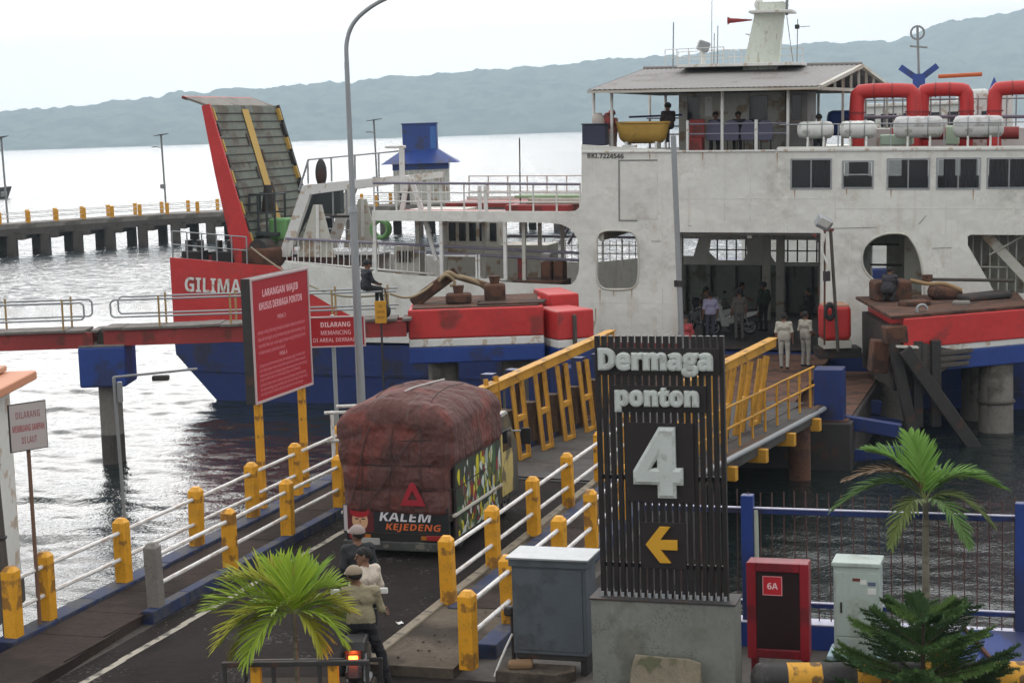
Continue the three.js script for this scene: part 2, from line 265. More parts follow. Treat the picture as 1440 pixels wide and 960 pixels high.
// ---------------------------------------------------------------- the ferry
const ferry = thing('ferry', 'white car ferry with red bow, blue lower hull and raised bow ramp', 'ferry', SO, 0);
ferry.rotation.copy(shipRot);
const BEAM = 11, END = 36;
const onShip = (o, u, v, w, turn = 0) => { o.position.copy(SH(u, v, w)); o.rotation.order = 'YXZ'; o.rotation.set(0, SHIPYAW + turn, TRIM); return o; };
{
  const F = ferry, S3 = (u, v, w) => V(u, v, -w);
  const slab = (name, u0, u1, v0, v1, w0, w1, m, r = 0.01, par = F) => part(par, name, boxAt(u1 - u0, v1 - v0, w1 - w0, (u0 + u1) / 2, (v0 + v1) / 2, -(w0 + w1) / 2, r), m);
  const side = (name, pts, w0, t, m, holes = []) => part(F, name, ext(pts, t, holes).translate(0, 0, -w0 - t), m);
  // hull
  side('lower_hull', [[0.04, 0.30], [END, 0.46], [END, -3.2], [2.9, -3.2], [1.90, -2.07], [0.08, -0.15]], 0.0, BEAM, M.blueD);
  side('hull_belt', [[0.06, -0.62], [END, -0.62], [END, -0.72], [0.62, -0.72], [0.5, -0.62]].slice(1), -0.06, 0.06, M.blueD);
  side('boot_top', [[1.62, -1.78], [END, -1.42], [END, -2.0], [1.82, -2.0]], -0.015, 0.02, mat([0.12, 0.03, 0.028], 0.8));
  side('bow_plating', [[-0.03, 3.23], [2.8, 3.03], [4.12, 2.95], [4.91, 2.21], [6.03, 1.59], [7.0, 1.15], [7.9, 0.76], [7.9, 0.5], [0.04, 0.301]], 0.0, 0.14, M.red);
  slab('bow_front', -0.05, 0.08, 0.32, 3.1, 0.16, BEAM - 0.16, M.red);
  slab('bow_front_lip', -0.09, 0.1, 3.1, 3.2, 0.16, BEAM - 0.16, M.darkSteel);
  side('white_stripe', [[6.2, 0.42], [14.9, 0.47], [14.9, 0.68], [7.6, 0.72], [6.2, 0.66]], -0.02, 0.02, M.whiteP);
  side('red_stripe', [[14.9, 0.46], [17.9, 0.47], [17.9, 0.62], [14.9, 0.62]], -0.02, 0.02, M.redDull);
  const HOLE1 = [[15.17, 3.95], [15.22, 4.10], [15.36, 4.2], [16.1, 4.22], [16.36, 4.15], [16.48, 3.95], [16.5, 2.66], [16.42, 2.46], [16.3, 2.37], [15.40, 2.35], [15.22, 2.48], [15.16, 2.66]];
  const ROUND = [[23.60, 3.48], [23.66, 3.72], [23.85, 3.95], [24.1, 4.1], [24.4, 4.18], [24.93, 4.14], [25.12, 3.92], [25.25, 3.7], [25.41, 3.16], [25.42, 2.1], [24.3, 2.1], [24.09, 2.6], [23.76, 2.93], [23.62, 3.2]];
  const SLANT = [[26.76, 4.1], [26.86, 4.16], [31.6, 4.16], [31.7, 4.06], [31.7, 2.38], [27.60, 2.38], [26.77, 3.83]];
  const rect = (a, b, c, d) => [[a, b], [c, b], [c, d], [a, d]];
  const WINS = [[21.41, 5.59, 22.60, 6.45], [23.0, 5.61, 23.87, 6.38], [24.36, 5.58, 25.56, 6.44], [25.84, 5.58, 27.06, 6.45], [27.33, 5.6, 28.55, 6.44], [28.85, 5.6, 30.05, 6.44], [30.4, 5.6, 31.6, 6.44]];
  const arc = [[14.05, 2.45], [14.28, 2.47], [14.44, 2.62], [14.55, 2.9], [14.57, 3.3], [14.56, 3.7], [14.5, 3.98], [14.38, 4.18], [14.2, 4.33], [13.95, 4.43], [13.6, 4.47]];
  const outline = [[4.12, 2.95], [4.26, 3.12], [8.35, 2.73], [12.29, 2.50], ...arc, [11.8, 4.5], [7.45, 4.53], [7.45, 4.86], [14.2, 4.84], [14.45, 4.86], [14.6, 5.0], [14.66, 5.25], [14.67, 6.99], [15.42, 6.94], [17.61, 6.79], [20.88, 6.70], [20.97, 6.87], [END, 6.80], [END, 0.46], [22.25, 0.46], [22.25, 4.12], [17.91, 4.12], [17.91, 0.46], [14.9, 0.46], [14.9, 0.68], [7.9, 0.76], [7.0, 1.15], [6.03, 1.59], [4.91, 2.21]];
  side('side_plating', outline, 0.0, 0.14, M.white, [HOLE1, ROUND, SLANT, ...WINS.map(w => rect(w[0], w[1], w[2], w[3]))]);
  // starboard plating seen through the openings
  const FARW = [[[16.0, 3.25], [16.6, 3.25], [16.4, 2.6], [16.0, 2.6]], [[17.0, 2.75], [17.05, 3.2], [18.4, 3.22], [18.45, 2.7], [18.3, 2.45], [17.3, 2.45]], [[19.25, 3.22], [21.0, 3.22], [21.15, 3.05], [21.15, 2.4], [19.5, 2.4], [19.3, 2.7]], [[22.0, 3.1], [23.6, 3.1], [23.6, 1.7], [22.0, 1.7]], [[24.4, 3.1], [26.5, 3.1], [26.5, 1.7], [24.4, 1.7]]];
  side('starboard_plating', [[0.1, 2.6], [0.1, 0.3], [END, 0.47], [END, 6.80], [20.9, 6.70], [14.6, 6.7], [14.6, 4.86], [7.4, 4.86], [7.4, 4.53], [13.9, 4.45], [14.4, 4.1], [14.5, 3.3], [14.4, 2.5], [12.3, 2.3], [3.6, 2.6]], BEAM - 0.14, 0.14, M.white,
    [...FARW, ...[15.6, 18, 21.0, 22.9, 24.4, 26, 28].map(u => rect(u, 5.6, u + 1.2, 6.4))]);
  for (const [u0, u1, v0, v1] of [[17.0, 18.45, 2.45, 3.22], [19.3, 21.15, 2.4, 3.22]]) {
    for (let u = u0 + 0.3; u < u1; u += 0.36) bar(F, 'window_bar', S3(u, v0, BEAM - 0.07), S3(u, v1, BEAM - 0.07), 0.03, M.darkSteel);
    bar(F, 'window_bar', S3(u0, (v0 + v1) / 2, BEAM - 0.07), S3(u1, (v0 + v1) / 2, BEAM - 0.07), 0.025, M.darkSteel);
  }
  // opening rims on the port side
  const rim = (pts, r) => part(F, 'opening_rim', tube([...pts.map(p => V(p[0], p[1], 0.0)), V(pts[0][0], pts[0][1], 0)], r, 60, 5), M.cream);
  rim(HOLE1, 0.035); rim(ROUND, 0.035);
  side('door_frame', [[17.85, 0.47], [17.85, 4.19], [22.31, 4.19], [22.31, 0.47], [22.25, 0.47], [22.25, 4.13], [17.91, 4.13], [17.91, 0.47]], -0.03, 0.04, M.darkSteel);
  // windows: frame, mullion, panes
  WINS.forEach(([u0, v0, u1, v1], i) => {
    const w = side('window', [[u0 - 0.05, v0 - 0.05], [u1 + 0.05, v0 - 0.05], [u1 + 0.05, v1 + 0.05], [u0 - 0.05, v1 + 0.05]], -0.02, 0.06, M.galv, [rect(u0, v0, u1, v1)]);
    if (i === 1) slab('mullion', u0, u1, (v0 + v1) / 2 - 0.02, (v0 + v1) / 2 + 0.02, -0.01, 0.04, M.galv, 0.005, w);
    else slab('mullion', (u0 + u1) / 2 - 0.02, (u0 + u1) / 2 + 0.02, v0, v1, -0.01, 0.04, M.galv, 0.005, w);
    const g = face((u1 - u0) / 2 - 0.03, v1 - v0 - 0.02);
    for (const s of [-1, 1]) { const p = part(w, 'pane', g, (i === 0 && s < 0) || (i === 2 && s > 0) ? M.darkGlass : M.glass); p.position.set((u0 + u1) / 2 + s * (u1 - u0) / 4, (v0 + v1) / 2, -0.05); if (i === 1) { p.scale.set(2, 0.48, 1); p.position.set((u0 + u1) / 2, (v0 + v1) / 2 + s * (v1 - v0) / 4, -0.05); } }
  });
  // curtains in the saloon
  const curt = mat([0.05, 0.055, 0.09], 0.95);
  for (const [u0, u1, v0] of [[24.98, 25.5, 5.5], [26.0, 26.35, 5.5], [26.5, 26.98, 5.5], [27.4, 27.85, 5.5], [28.0, 28.5, 5.5], [21.98, 22.6, 5.5]]) {
    const pts = []; for (let i = 0; i <= 12; i++) pts.push([u0 + (u1 - u0) * i / 12, 0.03 * Math.sin(i * 1.9)]);
    const g = new THREE.ExtrudeGeometry(poly([...pts, ...pts.slice().reverse().map(p => [p[0], p[1] + 0.02])]), { depth: 1.0, bevelEnabled: false }); g.rotateX(-Math.PI / 2); part(F, 'curtain', g.translate(0, v0, -0.28), curt);
  }
  // decks and bulkheads
  slab('car_deck', 0.3, END, 0.46, 0.50, 0.15, BEAM - 0.15, M.darkSteel, 0.004);
  slab('upper_deck', 14.7, END, 4.36, 4.52, 0.15, BEAM - 0.15, M.darkSteel, 0.01);
  slab('foredeck', 7.5, 14.69, 4.58, 4.74, 0.15, 3.2, M.redDull, 0.01);
  slab('foredeck', 7.5, 14.69, 4.58, 4.74, BEAM - 3.2, BEAM - 0.15, M.redDull, 0.01);
  slab('top_deck', 14.7, END, 6.5, 6.66, 0.15, BEAM - 0.15, M.darkSteel, 0.01);
  slab('front_bulkhead', 14.68, 14.8, 4.53, 6.49, 0.15, BEAM - 0.15, M.white, 0.01);
  slab('saloon_bulkhead', 20.6, 20.7, 4.53, 6.49, 0.15, BEAM - 0.15, M.cream, 0.01);
  slab('deckhead_beam', 15.2, 15.35, 3.9, 4.35, 0.16, BEAM - 0.16, M.cream);
  slab('deckhead_beam', 20.0, 20.15, 4.0, 4.35, 0.16, BEAM - 0.16, M.cream);
  slab('engine_casing', 25.6, 34, 0.5, 4.35, 3.6, 6.6, M.cream);
  slab('inner_bulkhead', 14.8, 21.6, 0.5, 2.28, BEAM - 0.36, BEAM - 0.28, tmat(wear({ base: [0.20, 0.235, 0.20], v: 0.2, patch: [0.1, 0.09, 0.07], pa: 0.3, pf: 6, streak: 0.6, sc: [0.07, 0.06, 0.045], size: 256, metres: 3, s: 40 }), 0.7));
  for (let u = 15.2; u < 21.6; u += 0.95) slab('stiffener', u, u + 0.08, 0.5, 2.26, BEAM - 0.48, BEAM - 0.36, M.darkSteel);
  for (const [u, w] of [[16.2, 8], [19.4, 8], [19.9, 8.0]]) slab('pillar', u, u + 0.28, 0.5, 4.35, w, w + 0.28, M.cream);
  slab('inner_wall', 23.0, 23.1, 0.5, 4.35, 5.8, BEAM - 0.2, M.cream); slab('inner_wall', 24.75, 26.6, 0.5, 4.35, 2.2, 2.3, M.cream);
  bar(F, 'inner_ladder', S3(23.7, 3.7, 2.0), S3(24.6, 3.7, 2.0), 0.035, M.darkSteel); bar(F, 'inner_ladder', S3(23.7, 3.05, 2.0), S3(24.7, 3.05, 2.0), 0.035, M.darkSteel);
  // slanting stair and bars behind the aft opening
  for (let u = 26.9; u < 31.6; u += 0.26) bar(F, 'grating_bar', S3(u, 2.3, 1.0), S3(u, 4.2, 1.0), 0.028, M.cream);
  bar(F, 'grating_bar', S3(26.9, 3.1, 0.95), S3(31.6, 3.1, 0.95), 0.03, M.cream);
  part(F, 'stair_stringer', boxAt(2.9, 0.3, 0.1, 0, 0, 0, 0.01, 0, 0, -0.82).translate(28.05, 3.3, -0.7), M.cream);
  bar(F, 'stair_brace', S3(27.4, 3.5, 0.6), S3(28.4, 4.1, 0.6), 0.03, M.cream);
  // raised panel on the plating, its edges proud
  for (const [a, b, c, d] of [[15.88, 4.56, 15.92, 6.5], [15.88, 6.46, 17.15, 6.5], [15.88, 4.54, 16.5, 4.58]]) slab('panel_edge', a, c, b, d, -0.025, 0.01, M.grey, 0.004);
  slab('hatch_panel', 15.94, 17.15, 4.6, 6.45, -0.012, 0.01, M.white, 0.004);
  slab('rubbing_strake', 14.68, 20.9, 6.72, 6.78, -0.05, 0.0, M.whiteP); slab('rubbing_strake', 20.97, END, 6.72, 6.8, -0.05, 0.0, M.whiteP);
  for (const [u, v, l, r] of [[23.2, 4.35, 1.6, 0.03], [25.4, 4.6, 0.35, 0.9], [26.0, 3.75, 0.6, 0.05], [17.1, 3.9, 0.3, 0.0], [18.2, 4.4, 0.1, 0]]) { const g = boxAt(l, 0.018, 0.012, 0, 0, 0, 0.004, 0, 0, r).translate(u, v, 0.008); part(F, 'weld_seam', g, M.grey); }
  for (const [u, v0, v1] of [[19.3, 4.25, 6.68], [22.75, 4.3, 6.7], [20.1, 4.25, 6.66], [23.2, 0.6, 4.2], [26.1, 0.6, 5.5], [17.3, 0.7, 6.7]]) slab('plate_seam', u, u + 0.02, v0, v1, -0.006, 0.01, M.white, 0.002);
  for (const [u0, u1, v] of [[17.3, 22.7, 5.25], [22.7, 31, 4.95], [25.5, 31, 2.1], [14.9, 17.8, 1.9]]) slab('plate_seam', u0, u1, v, v + 0.02, -0.006, 0.01, M.white, 0.002);
  const runM = mat([0.40, 0.27, 0.17], 0.8); for (const [u, v, l] of [[21.5, 5.54, 0.34], [23.1, 5.55, 0.22], [24.45, 5.53, 0.3], [26.9, 5.54, 0.4], [15.25, 2.32, 0.5], [16.3, 2.34, 0.3], [15.7, 2.33, 0.25], [25.0, 2.06, 0.3], [20.95, 6.68, 0.5], [18.6, 6.7, 0.3], [15.1, 1.7, 0.6], [15.05, 1.3, 0.3], [16.9, 6.68, 0.25]]) part(F, 'rust_run', ext([[-0.02, 0], [0.025, 0], [0.012, -l * 0.6], [0.002, -l], [-0.012, -l * 0.5]], 0.004).translate(u, v, 0.0), runM);
  // lettering
  const nameG = text('GILIMANUK', 0.5, 0.02); nameG.scale(0.86, 1, 1).rotateZ(-0.03).translate(0.48, 2.06, 0.01); part(F, 'name_lettering', nameG, M.whiteP);
  const idG = text('BKI.7224546', 0.15, 0.01); idG.rotateZ(-0.02).translate(14.85, 6.56, 0.005); part(F, 'side_lettering', idG, mat([0.05, 0.05, 0.05], 0.8));
  // rails
  const rail = (pts, h, n, rows, m, r = 0.028, name = 'rail') => {
    for (let i = 0; i < pts.length - 1; i++) {
      const [p, q] = [pts[i], pts[i + 1]];
      for (let k = 0; k <= n; k++) { if (i && !k) continue; const b = p.clone().lerp(q, k / n); bar(F, name + '_post', b, b.clone().add(V(0, h, 0)), r, m); }
      for (let k = 1; k <= rows; k++) bar(F, name, p.clone().add(V(0, h * k / rows, 0)), q.clone().add(V(0, h * k / rows, 0)), r * 0.85, m);
    }
  };
  const mauve = mat([0.20, 0.19, 0.24], 0.6);
  rail([S3(7.52, 4.86, 0.07), S3(14.6, 4.84, 0.07)], 0.9, 9, 3, M.whiteP, 0.03);
  bar(F, 'rail_cap', S3(7.5, 5.78, 0.06), S3(14.6, 5.72, 0.06), 0.045, mauve);
  rail([S3(7.5, 4.75, BEAM - 0.1), S3(14.6, 4.75, BEAM - 0.1)], 0.9, 9, 3, M.whiteP, 0.03);
  for (const u of [11.15, 11.35, 9.4]) slab('rail_panel', u, u + 0.12, 4.86, 5.68, 0.02, 0.1, M.whiteP);
  for (const u of [7.46, 9.8, 12.0]) slab('side_post', u, u + 0.11, 2.6, 4.54, 0.01, 0.13, M.whiteP);
  for (const u of [8.0, 9.0, 10.4, 12.4, 13.2]) slab('inner_post', u, u + 0.12, 0.5, 4.57, 2.9, 3.05, M.cream);
  slab('side_post', 12.5, 12.62, 2.5, 4.5, 0.5, 0.62, M.cream);
  // walkway along the open side: mauve handrail, bars, sill
  for (const [a, b, c, d] of [[3.9, 3.84, 14.4, 3.42], [8.6, 3.42, 14.4, 3.18]]) { bar(F, 'handrail', S3(a, b, 1.0), S3(c, d, 1.0), 0.05, mauve); }
  bar(F, 'handrail', S3(3.9, 3.06, 0.9), S3(9.3, 2.68, 0.9), 0.035, M.whiteP);
  for (let u = 3.95; u < 9.2; u += 0.21) { const t = (u - 3.9) / 10.5; bar(F, 'baluster', S3(u, 3.06 - t * 0.72, 0.92), S3(u, 3.84 - t * 0.42, 0.98), 0.018, M.whiteP); }
  for (const [u0, u1, v0, v1] of [[9.85, 11.0, 2.72, 3.38], [11.05, 12.0, 2.55, 2.6], [9.8, 9.85, 2.6, 3.4]]) slab('gate_frame', u0, u1, v1 - 0.06, v1, 0.3, 0.36, M.whiteP);
  for (const u of [10.95, 11.05]) slab('gate_frame', u, u + 0.06, 2.55, 3.4, 0.3, 0.36, M.whiteP);
  slab('casing', 8.4, 10.6, 2.3, 4.55, 4.5, 5.2, M.cream); slab('casing', 10.9, 12.6, 0.5, 3.5, 3.4, 5.0, M.cream); slab('locker', 12.7, 13.0, 2.2, 3.3, 2.2, 2.8, M.whiteP);
  for (let k = 0; k < 5; k++) slab('casing_window', 8.7 + k * 0.38, 8.95 + k * 0.38, 3.55, 4.2, 4.47, 4.52, M.darkGlass);
  for (let k = 0; k < 6; k++) slab('casing_grille', 7.7 + k * 0.12, 7.74 + k * 0.12, 3.0, 3.4, 1.6, 1.66, M.darkSteel);
  slab('casing', 7.6, 8.5, 2.2, 3.55, 1.7, 2.5, M.cream); 
  bar(F, 'stay', S3(13.4, 4.4, 4), S3(12.9, 3.5, 4), 0.05, mauve); bar(F, 'stay', S3(13.7, 4.4, 4), S3(13.2, 3.5, 4), 0.05, mauve);
  slab('fire_cabinet', 12.15, 12.4, 2.4, 3.3, 1.2, 1.5, M.redDull);
  for (const [u, w] of [[13.1, 0.6], [13.5, 0.7]]) slab('winch', u, u + 0.34, 2.4, 3.15, w, w + 0.6, M.rust, 0.05);
  slab('winch_bed', 12.2, 13.9, 2.3, 2.55, 0.3, 1.6, M.rust, 0.03);
  rail([S3(7.5, 2.3, BEAM - 0.2), S3(14.4, 2.35, BEAM - 0.2)], 0.95, 9, 3, M.whiteP, 0.028); bar(F, 'handrail', S3(7.5, 3.35, BEAM - 0.5), S3(15, 3.3, BEAM - 0.5), 0.05, mauve); for (let u = 11; u < 15; u += 0.25) bar(F, 'baluster', S3(u, 2.2, BEAM - 0.6), S3(u, 3.2, BEAM - 0.6), 0.018, M.whiteP);
  // loose gear on the foredeck
  slab('deck_gear', 11.8, 14.0, 4.75, 5.0, 1.0, 2.6, M.redDull, 0.03); slab('deck_gear', 12.4, 14.4, 5.0, 5.2, 1.6, 2.8, M.cream, 0.03); slab('deck_gear', 11.9, 14.2, 5.2, 5.28, 1.8, 3.0, mat([0.25, 0.34, 0.2], 0.8), 0.02);
  bar(F, 'signal_pole', S3(12.05, 4.9, 2), S3(12.05, 7.2, 2), 0.022, M.darkSteel);
  // bow: bollards, rails, mooring gear
  const bowDeck = slab('bow_deck', 0.1, 4.2, 2.55, 2.66, 0.16, 1.9, M.darkSteel);
  slab('bow_deck', 0.1, 4.2, 2.55, 2.66, BEAM - 1.9, BEAM - 0.16, M.darkSteel);
  for (const u of [0.15, 1.3]) { const b = slab('bollard', u, u + 0.75, 2.7, 3.42, 0.5, 1.2, M.black, 0.06); bar(b, 'bitt', S3(u + 0.15, 3.3, 0.85), S3(u + 0.15, 3.78, 0.85), 0.13, M.black); bar(b, 'bitt', S3(u + 0.58, 3.3, 0.85), S3(u + 0.58, 3.78, 0.85), 0.13, M.black); }
  slab('windlass', 2.5, 3.75, 2.7, 3.55, 0.3, 1.4, M.rust, 0.12); part(F, 'windlass_drum', new THREE.CylinderGeometry(0.34, 0.34, 0.9, 14).rotateX(Math.PI / 2).translate(3.1, 3.5, -0.85), M.darkSteel);
  rail([S3(0.06, 3.22, 0.06), S3(2.85, 3.03, 0.06)], 0.92, 5, 2, M.galv, 0.026); rail([S3(0.1, 3.2, BEAM - 0.1), S3(3.4, 3.0, BEAM - 0.1)], 0.9, 6, 2, M.galv, 0.026);
  const green = mat([0.16, 0.36, 0.13], 0.6);
  slab('green_winch', 3.0, 3.7, 3.75, 4.5, 1.6, 2.3, green, 0.08); slab('green_winch', 2.5, 3.2, 3.55, 3.8, 1.6, 2.3, green, 0.05); slab('winch_table', 2.4, 3.4, 3.5, 4.3, 1.9, 2.6, M.cream, 0.03);
  part(F, 'green_drum', new THREE.TorusGeometry(0.3, 0.07, 6, 16).translate(6.9, 4.1, -2.2), green); part(F, 'green_drum', new THREE.TorusGeometry(0.3, 0.07, 6, 16).translate(6.9, 4.1, -2.5), green);
  // bow ramp, hinged up: a tapering trough with side girders
  const ramp = new THREE.Group(); ramp.name = 'bow_ramp'; ramp.position.set(2.75, 3.3, 0); ramp.rotation.z = 0.285; F.add(ramp);
  const RL = 5.35, W0 = 0.55, W1 = 6.6;
  const grn = tmat(wear({ base: [0.145, 0.165, 0.135], v: 0.25, patch: [0.09, 0.075, 0.055], pa: 0.45, pf: 6, streak: 0.4, size: 512, metres: 3, s: 44 }), 0.8);
  part(ramp, 'ramp_plate', boxAt(0.12, RL, W1 - W0 - 0.1, 0, RL / 2, -(W0 + W1) / 2, 0.01), grn);
  part(ramp, 'side_girder', ext([[-0.62, -0.2], [0.18, -0.2], [0.18, RL], [-0.12, RL + 0.02], [-0.38, RL * 0.55]], 0.1).translate(0, 0, -W0 - 0.05), M.red);
  part(ramp, 'side_girder', ext([[-0.62, -0.2], [0.16, -0.2], [0.16, RL], [-0.12, RL], [-0.38, RL * 0.55]], 0.1).translate(0, 0, -W1 - 0.05), M.darkSteel);
  for (let y = 0.25; y < RL - 0.1; y += 0.3) part(ramp, 'tread_bar', boxAt(0.03, 0.035, W1 - W0 - 0.2, 0.075, y, -(W0 + W1) / 2, 0.006), M.darkSteel);
  const str = mat([0.5, 0.32, 0.07], 0.7);
  part(ramp, 'painted_stripe', boxAt(0.012, RL * 0.78, 0.55, 0.098, RL * 0.58, -(W0 + W1) / 2 + 0.05, 0.004), str);
  for (let k = 0; k < 6; k++) part(ramp, 'stripe_mark', boxAt(0.014, 0.42, 0.16, 0.1, 1.0 + k * 0.62, -(W0 + W1) / 2 + (k % 2 ? 0.5 : -0.4), 0.004), mat([0.07, 0.045, 0.03], 0.8));
  for (const w of [W0 + 0.14, W1 - 0.2]) { for (let k = 0; k < 9; k++) part(ramp, 'edge_block', boxAt(0.16, 0.46, 0.1, 0.13, 0.5 + k * 0.56, -w, 0.02), k % 2 ? M.darkSteel : str); }
  part(ramp, 'ramp_flap', boxAt(0.08, 0.9, W1 - W0 - 0.3, 0, 0, 0, 0.01, 0, 0, 0.95).translate(-0.33, RL + 0.22, -(W0 + W1) / 2), M.conc);
  part(ramp, 'flap_tip', boxAt(0.1, 0.2, W1 - W0 - 0.3, 0, 0, 0, 0.01, 0, 0, 0.95).translate(-0.75, RL + 0.5, -(W0 + W1) / 2), M.redDull);
  // dark cage and operator's stand behind the ramp
  const cage = mat([0.045, 0.055, 0.057], 0.7);
  for (const [u, w] of [[2.4, 1.4], [2.4, 2.3], [3.35, 1.4], [3.35, 2.3], [2.72, 1.4], [3.04, 1.4]]) bar(F, 'cage_post', S3(u, 3.9, w), S3(u, 5.35, w), 0.042, cage);
  for (const w of [1.4, 2.3]) { bar(F, 'cage_rail', S3(2.4, 5.35, w), S3(3.35, 5.35, w), 0.035, cage); bar(F, 'cage_rail', S3(2.4, 4.7, w), S3(3.35, 4.7, w), 0.03, cage); } bar(F, 'cage_rail', S3(3.35, 5.35, 1.4), S3(3.35, 5.35, 2.3), 0.03, cage);
  slab('cage_floor', 2.35, 3.45, 3.9, 4.02, 1.35, 2.4, cage); part(F, 'cage_hopper', new THREE.CylinderGeometry(0.13, 0.26, 1.0, 12).translate(2.85, 5.15, -2.0), M.darkSteel);
  part(F, 'ramp_bracket', boxAt(0.2, 1.9, 0.5, 0, 0, 0, 0.02, 0, 0, -0.5).translate(4.1, 4.7, -2.4), cage); part(F, 'ramp_bracket', boxAt(1.2, 0.9, 0.4, 0, 0, 0, 0.02).translate(4.25, 5.0, -4.0), cage); bar(F, 'ramp_stay', S3(3.6, 5.4, 3), S3(4.7, 4.0, 3), 0.05, cage);
  // white gantry carrying the ramp gear
  const gan = M.whiteP;
  for (const w of [1.0, 5.4]) {
    part(F, 'gantry_leg', ext([[3.6, 3.2], [4.0, 3.2], [4.95, 5.66], [4.56, 5.66]], 0.22).translate(0, 0, -w - 0.22), gan);
    part(F, 'gantry_beam', ext([[4.56, 5.5], [4.9, 5.36], [8.2, 5.78], [8.2, 6.0], [4.65, 5.68]], 0.22).translate(0, 0, -w - 0.221), gan);
    part(F, 'gantry_panel', ext([[4.25, 3.2], [5.65, 3.2], [5.2, 5.0], [4.9, 5.0]], 0.08).translate(0, 0, -w - 0.2), M.cream); part(F, 'gantry_stiffener', ext([[4.98, 3.2], [5.1, 3.2], [5.12, 5.0], [5.02, 5.0]], 0.06).translate(0, 0, -w - 0.12), M.whiteP);
  }
  rail([S3(4.75, 5.72, 1.1), S3(8.2, 6.0, 1.1)], 0.82, 4, 1, M.galv, 0.032); bar(F, 'rail', S3(4.4, 5.5, 1.1), S3(4.78, 6.55, 1.1), 0.035, M.galv);
  part(F, 'gantry_drum', new THREE.SphereGeometry(0.5, 10, 10).scale(0.42, 1, 0.42).translate(4.75, 6.05, -2.3), M.darkSteel);
  slab('gantry_post', 8.1, 8.25, 5.4, 6.95, 1.0, 1.15, gan); slab('gantry_lamp', 7.6, 8.3, 6.9, 7.0, 1.0, 1.2, gan, 0.03);
  for (const [a, b, c, d] of [[5.6, 5.5, 5.6, 4.6], [6.1, 5.5, 6.1, 4.6]]) bar(F, 'ladder', S3(a, b, 1.2), S3(c, d, 1.2), 0.03, M.galv);
  bar(F, 'ladder', S3(5.0, 5.55, 1.2), S3(6.1, 5.52, 1.2), 0.03, M.galv); bar(F, 'ladder_foot', S3(5.5, 4.6, 1.2), S3(6.2, 4.6, 1.2), 0.05, M.darkSteel);
  // stair from foredeck down to the gantry
  part(F, 'stair_stringer', boxAt(0.16, 1.95, 0.12, 0, 0, 0, 0.01, 0, 0, 0.33).translate(8.85, 5.0, -0.9), gan); part(F, 'stair_stringer', boxAt(0.14, 1.6, 0.12, 0, 0, 0, 0.01, 0, 0, 0.28).translate(9.15, 3.9, -1.0), gan); part(F, 'stair_stringer', boxAt(0.16, 1.4, 0.12, 0, 0, 0, 0.01, 0, 0, -0.18).translate(8.3, 5.3, -0.9), gan); slab('landing', 7.5, 9.5, 4.58, 4.72, 3.2, 5.4, M.cream);
  // ---- top deck: posts, roof, deckhouse, seats, mast
  for (const [u, w] of [[14.85, 1], [15.45, 1], [19.06, 1], [21.15, 1], [14.9, 10], [15.5, 10], [19.06, 10], [21.15, 10], [17.2, 10]]) bar(F, 'roof_post', S3(u, 6.66, w), S3(u, 8.78, w), 0.05, M.whiteP);
  slab('rail_post', 20.1, 20.2, 6.66, 7.72, 0.95, 1.05, M.whiteP); slab('rail_post', 17.9, 17.98, 6.66, 7.72, 0.95, 1.05, M.whiteP);
  for (const v of [7.28, 7.6]) bar(F, 'rail', S3(17.9, v, 1), S3(21.15, v, 1), 0.026, mauve);
  for (const v of [7.2, 7.5, 7.8]) bar(F, 'rail', S3(14.8, v, 9.9), S3(21.2, v, 9.9), 0.03, mauve); for (let u = 14.9; u < 21; u += 0.75) bar(F, 'rail_post', S3(u, 6.66, 9.9), S3(u, 7.8, 9.9), 0.026, mauve);
  bar(F, 'rail', S3(15.6, 7.85, 3), S3(17.4, 7.9, 3), 0.035, M.blueD);
  // roof: two corrugated slopes and a hipped front end
  {
    const eN = 0.55, eF = 10.9, rg = 5.9, y0 = 8.74, y1 = 9.52, uA = 14.75, uB = 15.5, uC = 22.2, n = 90;
    const slope = (wE, wR) => { const pos = []; const row = []; for (let i = 0; i <= n; i++) { const s = i / n, ue = uA + (wE > 5 ? 1.6 : 0) + (uC - uA) * s, ur = uB + (uC + 0.85 - uB) * s, c = 0.014 * (i % 2 ? 1 : -1); row.push([[ue, y0 + c, -wE], [ur, y1 + c, -wR]]); } for (let i = 0; i < n; i++) { const [a, b] = row[i], [c, d] = row[i + 1]; pos.push(...a, ...c, ...b, ...b, ...c, ...d); } const g = new THREE.BufferGeometry(); g.setAttribute('position', new THREE.Float32BufferAttribute(pos, 3)); g.computeVertexNormals(); const lo = g.clone().translate(0, -0.05, 0); return uvm(merge([g, lo])); };
    part(F, 'roof_slope', slope(eN, rg), M.roof); part(F, 'roof_slope', slope(eF, rg), M.roof);
    const hip = new THREE.BufferGeometry(); hip.setAttribute('position', new THREE.Float32BufferAttribute([uA, y0, -eN, uB, y1, -rg, uA + 1.6, y0, -eF], 3)); hip.computeVertexNormals(); part(F, 'roof_hip', uvm(hip), M.roof);
    bar(F, 'eave', S3(uA, y0 - 0.07, eN), S3(uC, y0 - 0.07, eN), 0.045, M.cream, true); bar(F, 'eave', S3(uA + 1.6, y0 - 0.07, eF), S3(uC + 1.6, y0 - 0.07, eF), 0.045, M.cream, true);
    bar(F, 'ridge_cap', S3(uB, y1 + 0.03, rg), S3(uC + 0.85, y1 + 0.03, rg), 0.06, M.roof);
    for (const [a, b, o] of [[eN, rg, 0], [eF, rg, 1.6]]) bar(F, 'gable_rafter', S3(uC + o, y0 - 0.03, a), S3(uC + 0.83, y1 - 0.05, b), 0.06, M.cream, true);
